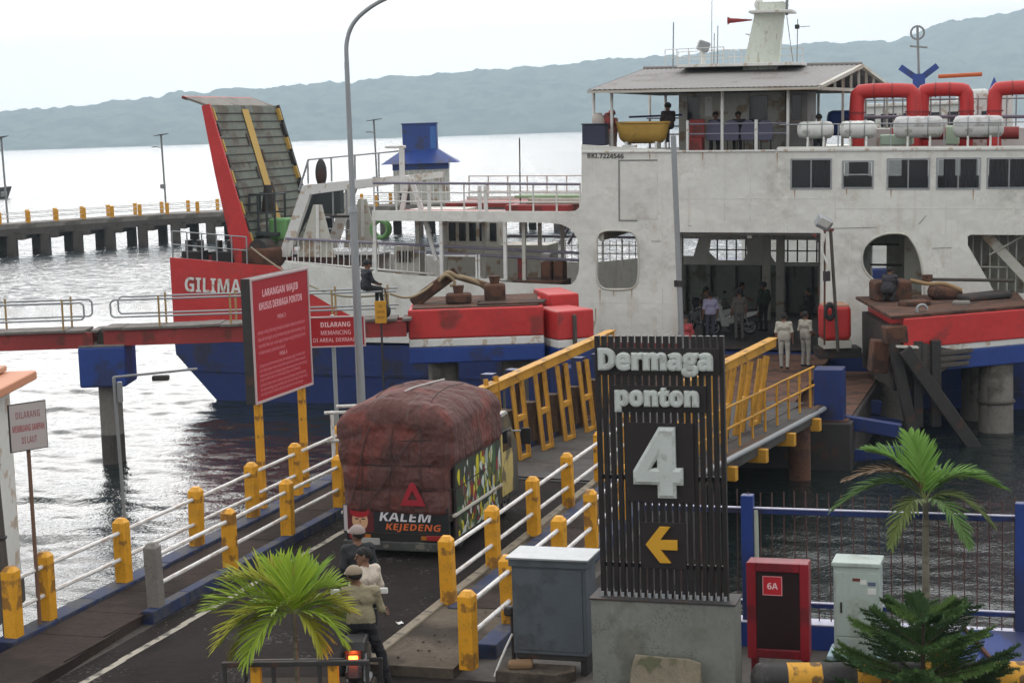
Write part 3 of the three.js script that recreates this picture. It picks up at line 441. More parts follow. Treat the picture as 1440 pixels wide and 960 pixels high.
    for (let k = 1; k < 10; k++) { const w = eN + (eF - eN) * k / 10, t = 1 - Math.abs(w - rg) / (w < rg ? rg - eN : eF - rg); const ug = uC - 0.08 + 1.66 * (w - eN) / (eF - eN); bar(F, 'gable_post', S3(ug, k % 3 ? y0 - 0.1 : 6.66, w), S3(ug, y0 - 0.08 + (y1 - y0) * t, w), 0.04, M.cream, true); } bar(F, 'gable_tie', S3(uC - 0.05, y0 - 0.08, eN), S3(uC + 1.55, y0 - 0.08, eF), 0.05, M.cream, true);
    slab('roof_lining', uA + 0.4, uC, y0 - 0.1, y0 - 0.05, eN + 0.2, eF - 0.2, M.darkSteel);
  }
  const dh = slab('deckhouse', 17.1, 20.7, 6.66, 8.63, 4.0, 7.2, M.cream, 0.02); slab('deckhouse', 20.85, 21.5, 6.66, 8.63, 3.4, 6, M.roof, 0.02);
  for (const [u0, u1, v0, v1] of [[18.0, 18.25, 7.85, 8.5], [18.5, 18.66, 8.0, 8.5], [17.4, 17.8, 7.7, 8.5], [19.5, 20.1, 7.4, 8.5]]) slab('deckhouse_window', u0, u1, v0, v1, 3.96, 4.02, u0 > 19 || u0 < 17.9 ? M.darkGlass : M.whiteP, 0.01, dh);
  slab('deckhouse_window', 21.0, 21.3, 7.7, 8.5, 3.36, 3.42, M.darkGlass, 0.01, F);
  // platform and mast on the roof
  const pr = 5.4; slab('mast_platform', 17.0, 21.2, 9.5, 9.6, pr - 1.2, pr + 1.2, M.whiteP);
  for (const w of [pr - 1.2, pr + 1.2]) rail([S3(16.6, 9.55, w), S3(18.6, 9.6, w)], 0.55, 5, 2, M.whiteP, 0.016); rail([S3(18.6, 9.6, pr), S3(21.1, 9.6, pr)], 0.5, 6, 2, M.whiteP, 0.014);
  part(F, 'mast', (() => { const g = new THREE.CylinderGeometry(0.64, 0.82, 2.4, 4, 1).rotateY(Math.PI / 4).scale(1, 1, 0.7); g.applyMatrix4(new THREE.Matrix4().set(1, 0.155, 0, 0, 0, 1, 0, 0, 0, 0, 1, 0, 0, 0, 0, 1)); return uvm(g.translate(19.85, 10.45, -pr)); })(), tmat(wear({ base: [0.58, 0.62, 0.54], v: 0.1, streak: 0.5, size: 256, metres: 2, s: 47 }), 0.6));
  slab('mast_yard', 19.35, 20.8, 11.28, 11.36, pr - 0.7, pr + 0.7, M.whiteP); bar(F, 'mast_pole', S3(20.55, 11.2, pr), S3(20.6, 14.2, pr), 0.05, M.grey); part(F, 'mast_lamp', new THREE.SphereGeometry(0.16, 10, 8).scale(1, 1.3, 1).translate(19.6, 11.6, -pr), M.whiteP); bar(F, 'mast_lamp_post', S3(19.6, 11.3, pr), S3(19.6, 11.75, pr), 0.06, M.whiteP);
  part(F, 'mast_horn', new THREE.CylinderGeometry(0.02, 0.09, 0.75, 10).rotateZ(-Math.PI / 2).translate(19.05, 11.06, -pr + 0.3), M.redDull); part(F, 'horn_bell', new THREE.CylinderGeometry(0.05, 0.14, 0.14, 12).rotateZ(-Math.PI / 2).translate(18.66, 11.06, -pr + 0.3), M.redDull);
  part(F, 'radar', (() => { const g = boxAt(0.42, 0.36, 0.4, 0, 0, 0, 0.06, 0, 0.3, -0.35); return g.translate(17.8, 10.22, -pr + 0.6); })(), M.galv); bar(F, 'radar_post', S3(17.8, 9.55, pr - 0.6), S3(17.8, 10.1, pr - 0.6), 0.07, M.whiteP);
  for (const [u, v1, r] of [[16.72, 11.05, 0.022], [18.05, 12.6, 0.012], [18.25, 10.9, 0.016], [18.13, 10.65, 0.014], [20.95, 11.05, 0.016]]) bar(F, 'aerial', S3(u, 9.5, pr - 0.4), S3(u + 0.02, v1, pr - 0.4), r, M.grey);
  bar(F, 'aerial_arm', S3(20.95, 10.78, pr - 0.4), S3(21.4, 10.8, pr - 0.4), 0.012, M.grey); slab('aerial_box', 20.88, 21.02, 10.72, 10.86, pr - 0.5, pr - 0.3, M.darkSteel); bar(F, 'mast_stay', S3(20.5, 11.2, pr + 0.4), S3(20.75, 9.5, pr + 0.4), 0.014, M.grey); bar(F, 'mast_bracket', S3(19.2, 10.6, pr - 0.3), S3(19.6, 10.5, pr - 0.3), 0.03, M.whiteP);
  // cowl ventilators: big red ducts bent like croquet hoops
  const duct = (u0, u1, v0, v1, w, r) => { const R = 0.3, pts = [V(u0, v0, 0), V(u0, v1 - R, 0), V(u0 + R * 0.16, v1 - R * 0.16, 0), V(u0 + R, v1, 0), V(u1 - R, v1, 0), V(u1 - R * 0.16, v1 - R * 0.16, 0), V(u1, v1 - R, 0), V(u1, v0, 0)]; const d = part(F, 'vent_duct', tube(pts, r, 48, 14).translate(0, 0, -w), M.red); for (const yy of [6.72, 7.9]) for (const uu of [u0, u1]) part(d, 'duct_flange', new THREE.CylinderGeometry(r + 0.035, r + 0.035, 0.05, 16).translate(uu, yy, -w), M.redDull); for (const t of [0.3, 0.62]) { const u = u0 + (u1 - u0) * t; part(d, 'duct_band', new THREE.TorusGeometry(r + 0.01, 0.02, 6, 18).rotateY(Math.PI / 2).translate(u, v1, -w), M.redDull); } };
  duct(23.14, 24.93, 6.66, 8.58, 3.0, 0.24); duct(25.15, 26.55, 6.66, 8.6, 3.9, 0.23); duct(27.45, 29.2, 6.66, 8.6, 3.0, 0.23);
  part(F, 'vent_cross_pipe', barGeo(S3(24.2, 7.2, 3), S3(28.2, 7.2, 3), 0.2, 0.2, 12), M.redDull); bar(F, 'orange_pole', S3(25.6, 9.05, 5), S3(27.0, 9.1, 5), 0.07, mat([0.5, 0.12, 0.03], 0.6));
  for (let u = 23.3; u < 29; u += 0.3) bar(F, 'vent_grille', S3(u, 7.4, 4.4), S3(u, 8.4, 4.4), 0.025, M.galv); bar(F, 'vent_grille', S3(23.2, 8.3, 4.4), S3(29, 8.3, 4.4), 0.03, M.galv); bar(F, 'vent_grille', S3(23.2, 7.75, 4.4), S3(29, 7.7, 4.4), 0.06, mauve);
  slab('vent_house', 23.0, 29, 6.66, 7.35, 4.5, 6.5, M.whiteP); slab('aft_house', 26.8, 28.0, 6.66, 8.5, 5.2, 8, M.whiteP); slab('aft_house_window', 27.0, 27.4, 7.5, 7.9, 5.17, 5.21, M.darkGlass);
  bar(F, 'rail', S3(20.97, 7.55, 0.3), S3(END, 7.55, 0.3), 0.02, M.galv);
  for (let u = 21.2; u < 31; u += 1.6) bar(F, 'rail_post', S3(u, 6.66, 0.3), S3(u, 7.55, 0.3), 0.02, M.galv);
  slab('deck_cover', 24.0, 25.0, 6.86, 7.2, 1.2, 2.2, mat([0.42, 0.52, 0.42], 0.8), 0.05); slab('deck_cover', 26.0, 26.4, 6.86, 7.45, 1.4, 2.2, mat([0.45, 0.56, 0.42], 0.8), 0.05);
  part(F, 'blue_awning', boxAt(1.3, 0.9, 1.5, 22.2, 7.55, -9.6, 0.2), M.blue);
}
// ---- things carried on the ferry
{
  // passenger seats under the roof
  const seatM = mat([0.13, 0.13, 0.20], 0.7);
  const seat = thing('moulded_chair', 'grey violet moulded seat with rounded back, foremost in the row under the ferry roof', 'seat', null, 0, 'seats under the ferry roof');
  part(seat, 'backrest', (() => { const g = ext([[-0.22, 0.4], [0.22, 0.4], [0.24, 0.75], [0.17, 0.98], [0.06, 1.04], [-0.06, 1.04], [-0.17, 0.98], [-0.24, 0.75]], 0.06, [], 0.01); return g.rotateX(-0.12); })(), seatM);
  part(seat, 'seat_pan', boxAt(0.44, 0.06, 0.42, 0, 0.42, -0.25, 0.03), seatM);
  for (const s of [-1, 1]) bar(seat, 'leg', V(s * 0.16, 0, -0.2), V(s * 0.16, 0.4, -0.2), 0.02, M.darkSteel);
  onShip(seat, 18.62, 6.66, 2.0);
  [[19.2, 'second'], [19.75, 'third'], [20.3, 'hindmost']].forEach(([u, n]) => onShip(copy(seat, `grey violet moulded seat with rounded back, ${n} in the row under the ferry roof`), u, 6.66, 2.0));
  const bench = thing('bench_box', 'dark red bench box at the front end of the seat row under the roof', 'bench'); part(bench, 'seat_box', boxAt(0.5, 0.5, 0.6, 0, 0.25, 0, 0.03), M.redDull); part(bench, 'backrest', boxAt(0.5, 0.62, 0.08, 0, 0.78, -0.26, 0.03), M.redDull); onShip(bench, 18.1, 6.66, 1.6);
  // life raft canisters: ribbed white drums on cradles
  const raftM = tmat(wear({ base: [0.68, 0.69, 0.66], v: 0.08, patch: [0.4, 0.4, 0.36], pa: 0.2, pf: 6, size: 256, metres: 1.5, s: 50 }), 0.45), raftG = tmat(wear({ base: [0.5, 0.51, 0.5], v: 0.1, patch: [0.33, 0.32, 0.3], pa: 0.3, pf: 6, size: 256, metres: 1.5, s: 51 }), 0.5);
  const raft = (len, r, label, u, w, two) => {
    const t = thing('life_raft_canister', label, 'life raft', null, 0, 'life raft canisters along the top deck');
    const prof = [[0, -len / 2], [r * 0.55, -len / 2 + 0.01], [r * 0.9, -len / 2 + 0.08], [r, -len / 2 + 0.18], [r, -0.03], [r * 1.03, -0.025], [r * 1.03, 0.025], [r, 0.03], [r, len / 2 - 0.18], [r * 0.9, len / 2 - 0.08], [r * 0.55, len / 2 - 0.01], [0, len / 2]];
    const half = (s) => uvm(new THREE.LatheGeometry(prof.map(p => new THREE.Vector2(p[0], p[1])), 14, s, Math.PI).rotateZ(Math.PI / 2).translate(0, 0.28 + r, 0));
    part(t, 'upper_shell', half(Math.PI), raftM); part(t, 'lower_shell', half(0), two ? raftG : raftM);
    for (const s of [-1, 1]) { const b = part(t, 'strap', new THREE.TorusGeometry(r + 0.012, 0.016, 5, 20).rotateY(Math.PI / 2).translate(s * len * 0.2, 0.28 + r, 0), M.galv); part(t, 'cradle', ext([[-0.3, 0], [0.3, 0], [0.2, 0.34], [0.08, 0.3], [-0.08, 0.3], [-0.2, 0.34]], 0.06).rotateY(Math.PI / 2).translate(s * len * 0.22, 0, 0), M.whiteP); }
    onShip(t, u, 6.82, w); return t;
  };
  raft(1.13, 0.27, 'small white life raft canister next to the last roof post', 22.05, 0.75); raft(1.13, 0.27, 'small white life raft canister below the left red duct', 23.36, 0.75);
  raft(1.52, 0.33, 'large two-tone life raft canister below the middle red duct', 25.2, 0.75, true); raft(1.52, 0.33, 'large two-tone life raft canister below the right red duct', 27.0, 0.75, true);
  // yellow rescue boat
  const boat = thing('rescue_boat', 'small ochre yellow rescue boat on the front corner of the top deck', 'boat');
  const oc = tmat(wear({ base: [0.44, 0.27, 0.05], v: 0.15, patch: [0.22, 0.14, 0.04], pa: 0.3, pf: 5, size: 256, metres: 2, s: 52 }), 0.6);
  part(boat, 'boat_hull', (() => { const n = 14, m = 9, pos = [], idx = []; for (let i = 0; i <= n; i++) { const t = i / n * 2 - 1, wd = 0.42 * Math.pow(1 - Math.pow(Math.abs(t), 3.5), 0.6), dp = 0.58 * Math.pow(1 - Math.pow(Math.abs(t), 6), 0.5); for (let j = 0; j <= m; j++) { const a = Math.PI * j / m; pos.push(t * (0.9 + 0.05 * Math.sin(a) * 0), 0.62 - dp * Math.pow(Math.sin(a), 0.7), Math.cos(a) * (wd + 0.02)); } } for (let i = 0; i < n; i++) for (let j = 0; j < m; j++) { const a = i * (m + 1) + j, b = a + 1, c = a + m + 1, d = c + 1; idx.push(a, c, b, b, c, d); } const g = new THREE.BufferGeometry(); g.setAttribute('position', new THREE.Float32BufferAttribute(pos, 3)); g.setIndex(idx); g.computeVertexNormals(); return uvm(g); })(), oc);
  part(boat, 'gunwale', tube([V(-0.9, 0.63, 0), V(-0.6, 0.63, 0.38), V(0, 0.63, 0.44), V(0.6, 0.63, 0.38), V(0.9, 0.63, 0), V(0.6, 0.63, -0.38), V(0, 0.63, -0.44), V(-0.6, 0.63, -0.38), V(-0.9, 0.63, 0)], 0.035, 40, 6), oc);
  for (const s of [-0.5, 0.5]) part(boat, 'cradle', boxAt(0.08, 0.2, 0.7, s, 0.0, 0, 0.01), M.whiteP); part(boat, 'cradle_board', boxAt(0.5, 0.07, 0.03, -0.35, -0.02, 0.46, 0.005), M.whiteP);
  boat.scale.set(0.98, 1.15, 1); onShip(boat, 16.48, 6.94, 1.0);
  const bb = thing('deck_locker', 'dark navy locker at the foremost corner of the top deck', 'locker'); part(bb, 'body', boxAt(0.76, 0.66, 0.6, 0, 0.33, 0, 0.03), mat([0.025, 0.03, 0.06], 0.6)); part(bb, 'lid', boxAt(0.8, 0.05, 0.64, 0, 0.685, 0, 0.02), mat([0.03, 0.035, 0.06], 0.6)); onShip(bb, 15.02, 6.95, 0.5);
  const can = (u, w, m, label) => { const t = thing('deck_bundle', label, 'bundle', null, 0, 'bundles behind the navy locker'); part(t, 'bag', (() => { const g = new THREE.SphereGeometry(0.22, 10, 8); const p = g.attributes.position; for (let i = 0; i < p.count; i++) { const k = 1 + 0.25 * (fbm(p.getX(i) + 2, p.getY(i) + p.getZ(i) + 2, 4, 2, 60) - 0.5); p.setXYZ(i, p.getX(i) * k, p.getY(i) * k * 1.2, p.getZ(i) * k); } g.computeVertexNormals(); return g; })(), m); part(t, 'tie', new THREE.TorusGeometry(0.1, 0.03, 5, 10).rotateX(Math.PI / 2).translate(0, 0.22, 0), m); onShip(t, u, 7.75, w); };
  can(15.0, 1.0, mat([0.45, 0.4, 0.36], 0.8), 'pale bundle behind the navy locker'); can(15.3, 1.2, M.redDull, 'dark red bundle behind the navy locker');
}
// ---------------------------------------------------------------- mooring dolphins in red, white and blue
const bandBox = (parent, w, d, y0, y1, y2, y3, x, z, ry, mats = [M.red, M.whiteP, M.blue], r = 0.14) => {
  const names = ['red_band', 'white_band', 'blue_band'], ys = [[y2, y3], [y1, y2], [y0, y1]];
  ys.forEach(([a, b], i) => { const g = boxAt(w - (i === 1 ? 0.01 : 0), b - a, d - (i === 1 ? 0.01 : 0), 0, (a + b) / 2, 0, i === 0 ? r : 0.04); g.rotateY(ry).translate(x, 0, z); part(parent, names[i], g, mats[i]); });
};
{
  const t = thing('mooring_dolphin', 'red, white and blue mooring dolphin in front of the ferry bow deck', 'dolphin', V(-1, 0, -51.8));
  bandBox(t, 3.85, 3.6, 0.72, 1.18, 1.42, 2.26, 0, 0, 0.0, undefined, 0.06);
  bandBox(t, 1.15, 1.6, 0.62, 1.06, 1.30, 2.12, 2.5, 1.2, 0.42, undefined, 0.06); bandBox(t, 0.9, 2.2, 0.72, 1.18, 1.42, 2.42, 2.35, -1.0, 0.2, undefined, 0.06);
  for (const [x, z] of [[-1.05, 0.4], [-1.05, -1.2], [1.1, 0.4], [1.1, -1.2]]) part(t, 'column', uvm(new THREE.CylinderGeometry(0.42, 0.42, 4.2, 16)).translate(x, -1.4, z), M.conc);
  part(t, 'deck_plate', boxAt(3.6, 0.05, 3.4, 0, 2.275, 0, 0.01), M.rust);
  for (const [x, y, z, w, h] of [[0.55, 2.3, 0.4, 0.62, 0.52], [-0.5, 2.3, 0.7, 0.75, 0.3]]) { const b = part(t, 'bollard', boxAt(w, h, 0.55, x, y + h / 2, z, 0.08), M.rust); part(b, 'bollard_head', new THREE.CylinderGeometry(0.17, 0.13, 0.24, 12).translate(x, y + h + 0.1, z), M.rust); }
  part(t, 'timber', boxAt(1.6, 0.34, 0.3, 0, 0, 0, 0.06, 0, 0.15, 0.6).translate(-1.2, 2.75, 0.3), M.rust); part(t, 'timber', boxAt(1.3, 0.18, 0.22, 0, 0, 0, 0.04, 0, -0.2, -0.3).translate(-0.1, 2.88, 0.0), mat([0.16, 0.10, 0.055], 0.9));
  part(t, 'rope_coil', tube([V(-1.0, 3.02, 0.4), V(-0.78, 3.18, 0.5), V(-0.55, 3.05, 0.4), V(-0.3, 2.98, 0.2), V(0.1, 2.8, 0.1), V(0.35, 2.6, 0.1)], 0.07, 30, 7), mat([0.3, 0.23, 0.14], 0.95)); part(t, 'rope_coil', tube([V(-1.05, 2.95, 0.48), V(-0.85, 3.12, 0.6), V(-0.66, 3.0, 0.52), V(-0.6, 2.85, 0.5), V(-0.75, 2.8, 0.52)], 0.05, 24, 6), mat([0.32, 0.25, 0.15], 0.95));
  for (let k = 0; k < 5; k++) part(t, 'deck_board', boxAt(1.9, 0.05, 0.16, 1.0 + rr(-0.1, 0.1), 2.325, 1.45 - k * 0.2, 0.01, 0, rr(-0.03, 0.03)), M.rust);
  part(t, 'fender_pad', boxAt(0.08, 1.2, 0.3, 0, 0, 0, 0.02, 0, 0.42).translate(2.75, 1.4, 1.95), M.concD);
  solo('mooring_rope', 'sagging tan mooring rope from the left dolphin to the catwalk post', 'rope', tube([V(-3.4, 2.75, -49.9), V(-3.0, 2.62, -50), V(-2.5, 2.7, -51), V(-1.9, 3.1, -51.8), V(-1.6, 3.2, -52)], 0.035, 24, 6), mat([0.3, 0.24, 0.15], 0.95));
  solo('mooring_rope', 'tan rope running along the catwalk up to the ferry windlass', 'rope', tube([V(-3.5, 2.7, -50), V(-5.0, 2.55, -52), V(-6.6, 2.85, -55), V(-8.0, 3.35, -58), V(-8.8, 3.55, -60.6)], 0.03, 24, 6), mat([0.22, 0.19, 0.13], 0.95));
}
{
  const t = thing('mooring_dolphin', 'rusty damaged red, white and blue mooring dolphin at the right edge', 'dolphin', V(12.5, 0, -51));
  const slabP = (name, pts, y0, y1, m) => part(t, name, uvm(new THREE.ExtrudeGeometry(poly(pts.map(p => [p[0], -p[1]])), { depth: y1 - y0 - 0.06, bevelEnabled: true, bevelThickness: 0.03, bevelSize: 0.03, bevelSegments: 2 }).rotateX(-Math.PI / 2).translate(0, y0 + 0.03, 0)), m);
  slabP('red_band', [[-1.75, 2.7], [2.15, 1.15], [2.9, -2.6], [-1.6, -2.8]], 0.92, 1.74, M.red); slabP('white_band', [[-0.62, 2.2], [2.12, 1.12], [2.85, -2.6], [-0.5, -2.7]], 0.74, 0.92, M.whiteP); slabP('blue_band', [[-0.42, 2.15], [2.15, 1.15], [2.9, -2.6], [-0.4, -2.7]], 0.22, 0.74, M.blue);
  slabP('deck_plate', [[-2.1, 2.75], [2.1, 1.08], [2.85, -2.6], [-1.95, -2.9]], 1.74, 1.84, M.rust);
  slabP('broken_end', [[-1.95, 2.3], [-0.65, 1.9], [-0.5, -2.6], [-1.8, -2.7]], -0.3, 1.4, M.darkSteel);
  part(t, 'ragged_plate', ext([[-1.3, 0.98], [-0.9, 1.06], [-0.5, 0.92], [0.1, 0.8], [0.2, 0.42], [-0.3, 0.2], [-1.1, 0.22]], 0.08).rotateY(0.37).translate(-0.4, 0, 2.2), M.concD);
  for (let k = 0; k < 3; k++) part(t, 'broken_timber', boxAt(1.2, 0.12, 0.14, 0, 0, 0, 0.02, 0, 0.37, 0).translate(-0.4 + k * 0.06, 0.38 + k * 0.17, 2.28 - k * 0.03), M.concD);
  for (const x of [-1.35, -0.85]) part(t, 'steel_post', boxAt(0.26, 2.4, 0.26, x, -0.1, 2.5, 0.02), M.darkSteel);
  part(t, 'fallen_beam', boxAt(0.36, 3.7, 0.34, 0, 0, 0, 0.02, 0, 0, 0.6).translate(-0.75, -0.6, 2.85), M.darkSteel); part(t, 'fallen_beam', boxAt(0.3, 2.8, 0.3, 0, 0, 0, 0.02, 0, 0, 0.2).translate(-1.75, -0.3, 2.6), M.darkSteel);
  part(t, 'bracket', boxAt(0.6, 0.06, 0.3, -1.7, 0.98, 2.75, 0.01, 0, 0, -0.08), M.cream); part(t, 'rusty_block', boxAt(0.6, 0.5, 0.7, -1.95, 1.3, 2.4, 0.05, 0, 0, 0.1), M.rust); part(t, 'rusty_block', boxAt(0.5, 0.9, 0.6, -2.3, 0.65, 2.0, 0.05, 0, 0, -0.12), M.rust);
  for (const [x, z] of [[1.25, 0.9], [1.4, -1.6], [-1.2, -1.8]]) part(t, 'column', uvm(new THREE.CylinderGeometry(0.48, 0.5, 4.6, 16)).translate(x, -2.05, z), M.conc);
  part(t, 'column_band', new THREE.TorusGeometry(0.5, 0.05, 6, 20).rotateX(Math.PI / 2).translate(1.25, -0.9, 0.9), M.concD);
  part(t, 'bollard_base', boxAt(1.1, 0.62, 1.0, -1.2, 2.13, -1.6, 0.1), M.rust); part(t, 'bollard', boxAt(1.0, 0.42, 0.6, 0.35, 2.03, -1.3, 0.18, 0, 0.2, -0.1), M.rust); bar(t, 'old_pipe', V(-0.2, 2.42, -1.6), V(2.6, 2.25, -2.0), 0.05, M.concD); part(t, 'pipe_flange', new THREE.CylinderGeometry(0.16, 0.16, 0.2, 10).translate(-0.1, 2.45, -1.6), M.rust); part(t, 'scrap_heap', boxAt(1.5, 0.2, 0.8, 1.4, 1.93, -0.9, 0.09, 0, 0.3, 0.04), M.darkSteel); part(t, 'rope_end', tube([V(-0.6, 2.4, -1.6), V(-0.1, 2.3, -1.3), V(0.3, 2.3, -1.2), V(0.8, 2.1, -1.1)], 0.06, 16, 6), mat([0.3, 0.2, 0.1], 0.95)); part(t, 'deck_lump', boxAt(0.8, 0.2, 0.6, -0.9, 1.9, 0.2, 0.08, 0, 0.3, 0), M.rust); part(t, 'deck_lump', boxAt(0.5, 0.14, 0.4, 0.4, 1.88, 0.4, 0.06, 0, -0.3, 0), M.conc);
  part(t, 'hook', new THREE.TorusGeometry(0.14, 0.04, 6, 12, 4).translate(-1.1, 1.9, 2.0), M.galv);
  for (const [x, y, w, h] of [[-2.5, -0.9, 0.9, 0.4], [-2.1, -1.4, 1.2, 0.35]]) part(t, 'steel_brace', boxAt(w, h, 0.2, x, y, 1.0, 0.02, 0, 0, -0.2), M.blueD);
  // fender block with its light pole
  const f = thing('fender_block', 'faded red fender block with a white foot beside the ferry door', 'fender', V(9.7, 0, -53));
  part(f, 'block', boxAt(0.85, 1.05, 1.0, 0, 1.2, 0, 0.14), M.red); part(f, 'worn_top', boxAt(0.75, 0.1, 0.9, 0, 1.7, 0, 0.04), mat([0.42, 0.24, 0.16], 0.8)); part(f, 'white_foot', boxAt(0.84, 0.24, 0.98, 0, 0.555, 0, 0.02), M.cream); part(f, 'bearer', boxAt(1.3, 0.3, 0.9, 0.1, 0.27, -0.1, 0.03), M.darkSteel);
  const fl = thing('floodlight_post', 'rusty post with a tilted floodlight at the right side of the ferry door', 'floodlight', V(9.55, 0, -52.2));
  bar(fl, 'post', V(0.1, 0.4, 0), V(-0.08, 4.0, 0), 0.05, M.concD); bar(fl, 'post', V(-0.3, 0.6, 0), V(-0.25, 4.0, 0), 0.03, M.rust); part(fl, 'lamp_head', boxAt(0.46, 0.34, 0.3, 0, 0, 0, 0.04, 0.4, 0.2, -0.45).translate(-0.28, 4.22, 0), M.galv); part(fl, 'lamp_glass', boxAt(0.36, 0.24, 0.02, 0, 0, 0.16, 0.004, 0.4, 0.2, -0.45).translate(-0.28, 4.22, 0), M.whiteP); part(fl, 'lamp_bracket', boxAt(0.3, 0.08, 0.1, -0.14, 4.0, 0, 0.01), M.redDull); part(fl, 'lamp_bracket', boxAt(0.1, 0.1, 0.1, -0.55, 3.85, 0, 0.02), M.redDull);
  part(fl, 'junction_box', boxAt(0.2, 0.3, 0.16, -0.22, 2.65, 0.05, 0.02), M.darkSteel); part(fl, 'cable', tube([V(-0.25, 3.9, 0.05), V(-0.35, 3.4, 0.05), V(-0.2, 3.0, 0.06), V(-0.24, 2.7, 0.06)], 0.04, 14, 5), M.whiteP); part(fl, 'tyre_fender', new THREE.TorusGeometry(0.2, 0.09, 8, 16).scale(0.6, 1, 1).translate(-0.15, 1.6, 0.1), M.tyre);
  const gp = thing('guide_pole', 'tall grey pole standing before the left edge of the ferry door', 'pole', V(5.1, 0, -53));
  bar(gp, 'pole', V(0.02, -0.4, 0), V(-0.12, 6.9, 0), 0.085, M.galv); part(gp, 'collar', new THREE.CylinderGeometry(0.12, 0.12, 0.18, 10).translate(-0.02, 2.5, 0), M.darkSteel); part(gp, 'cleat', boxAt(0.1, 0.2, 0.14, -0.14, 2.5, 0, 0.02), M.darkSteel); part(gp, 'base_plate', boxAt(0.5, 0.06, 0.5, 0.02, -0.33, 0, 0.01), M.rust);
}
// ---------------------------------------------------------------- catwalk on its pillar
{
  const z = -50, plank = tmat(wear({ base: [0.17, 0.155, 0.14], v: 0.25, patch: [0.08, 0.07, 0.06], pa: 0.4, pf: 8, size: 256, metres: 2, s: 55 }), 0.95);
  const span = (x0, x1, y, label, posts, ends) => {
    const t = thing('catwalk', label, 'catwalk', V(x0, 0, z));
    for (const dz of [0.42, -0.42]) part(t, 'girder', boxAt(x1 - x0, 0.42, 0.12, (x1 - x0) / 2, y - 0.25, dz, 0.01), M.redDull);
    for (const dz of [0.42, -0.42]) part(t, 'flange', boxAt(x1 - x0, 0.03, 0.24, (x1 - x0) / 2, y - 0.47, dz, 0.004), M.redDull);
    for (let x = 0; x < x1 - x0 - 0.02; x += 0.55) part(t, 'plank', boxAt(Math.min(0.54, x1 - x0 - x), 0.07, 1.15, x + 0.27, y + 0.0 + rr(-0.012, 0.012), rr(-0.03, 0.03), 0.008), plank);
    const yl = mat([0.36, 0.24, 0.10], 0.7);
    for (const px of posts) for (const dz of [0.5, -0.5]) bar(t, 'rail_post', V(px - x0, y, dz), V(px - x0, y + 0.9, dz), 0.03, yl);
    const [e0, e1, open] = ends;
    for (const dz of [0.5, -0.5]) for (const [h0] of [[0]]) {
      const pts = open === 'right' ? [V(e0 - x0, y + 0.8, dz), V(e1 - x0 - 0.08, y + 0.8, dz), V(e1 - x0, y + 0.72, dz), V(e1 - x0, y + 0.4, dz), V(e1 - x0 - 0.08, y + 0.32, dz), V(e0 - x0, y + 0.32, dz)] : [V(e1 - x0, y + 0.8, dz), V(e0 - x0 + 0.08, y + 0.8, dz), V(e0 - x0, y + 0.72, dz), V(e0 - x0, y + 0.4, dz), V(e0 - x0 + 0.08, y + 0.32, dz), V(e1 - x0, y + 0.32, dz)];
      for (let i = 0; i < pts.length - 1; i++) bar(t, 'handrail', pts[i], pts[i + 1], 0.027, M.galv);
    }
    return t;
  };
  span(-18, -11.75, 2.02, 'left catwalk span of dull red girders with looped handrail, before the blue pillar cap', [-17.2, -14.42, -12.55], [-18, -11.95, 'right']);
  span(-11.45, -2.95, 2.06, 'catwalk span of dull red girders leading from the blue pillar cap to the dolphin', [-9.85, -7.85, -5.0, -3.5], [-11.2, -3.2, 'left']);
  const p = thing('catwalk_pillar', 'concrete pillar with a big blue cap standing in the water at left', 'pillar', V(-11.5, 0, -50.1));
  part(p, 'cap', boxAt(1.32, 1.14, 1.5, 0, 1.0, 0, 0.06), M.blue); part(p, 'cap_top', boxAt(1.28, 0.05, 1.46, 0, 1.59, 0, 0.01), M.conc);
  part(p, 'shaft', uvm(new THREE.CylinderGeometry(0.33, 0.33, 1.5, 16)).translate(0.02, -0.3, 0), M.conc); part(p, 'wet_shaft', uvm(new THREE.CylinderGeometry(0.335, 0.335, 4.2, 16)).translate(0.02, -3.1, 0), M.concD); part(p, 'bearing_block', boxAt(0.3, 0.36, 0.7, -0.05, 1.78, 0, 0.03), M.concD);
}
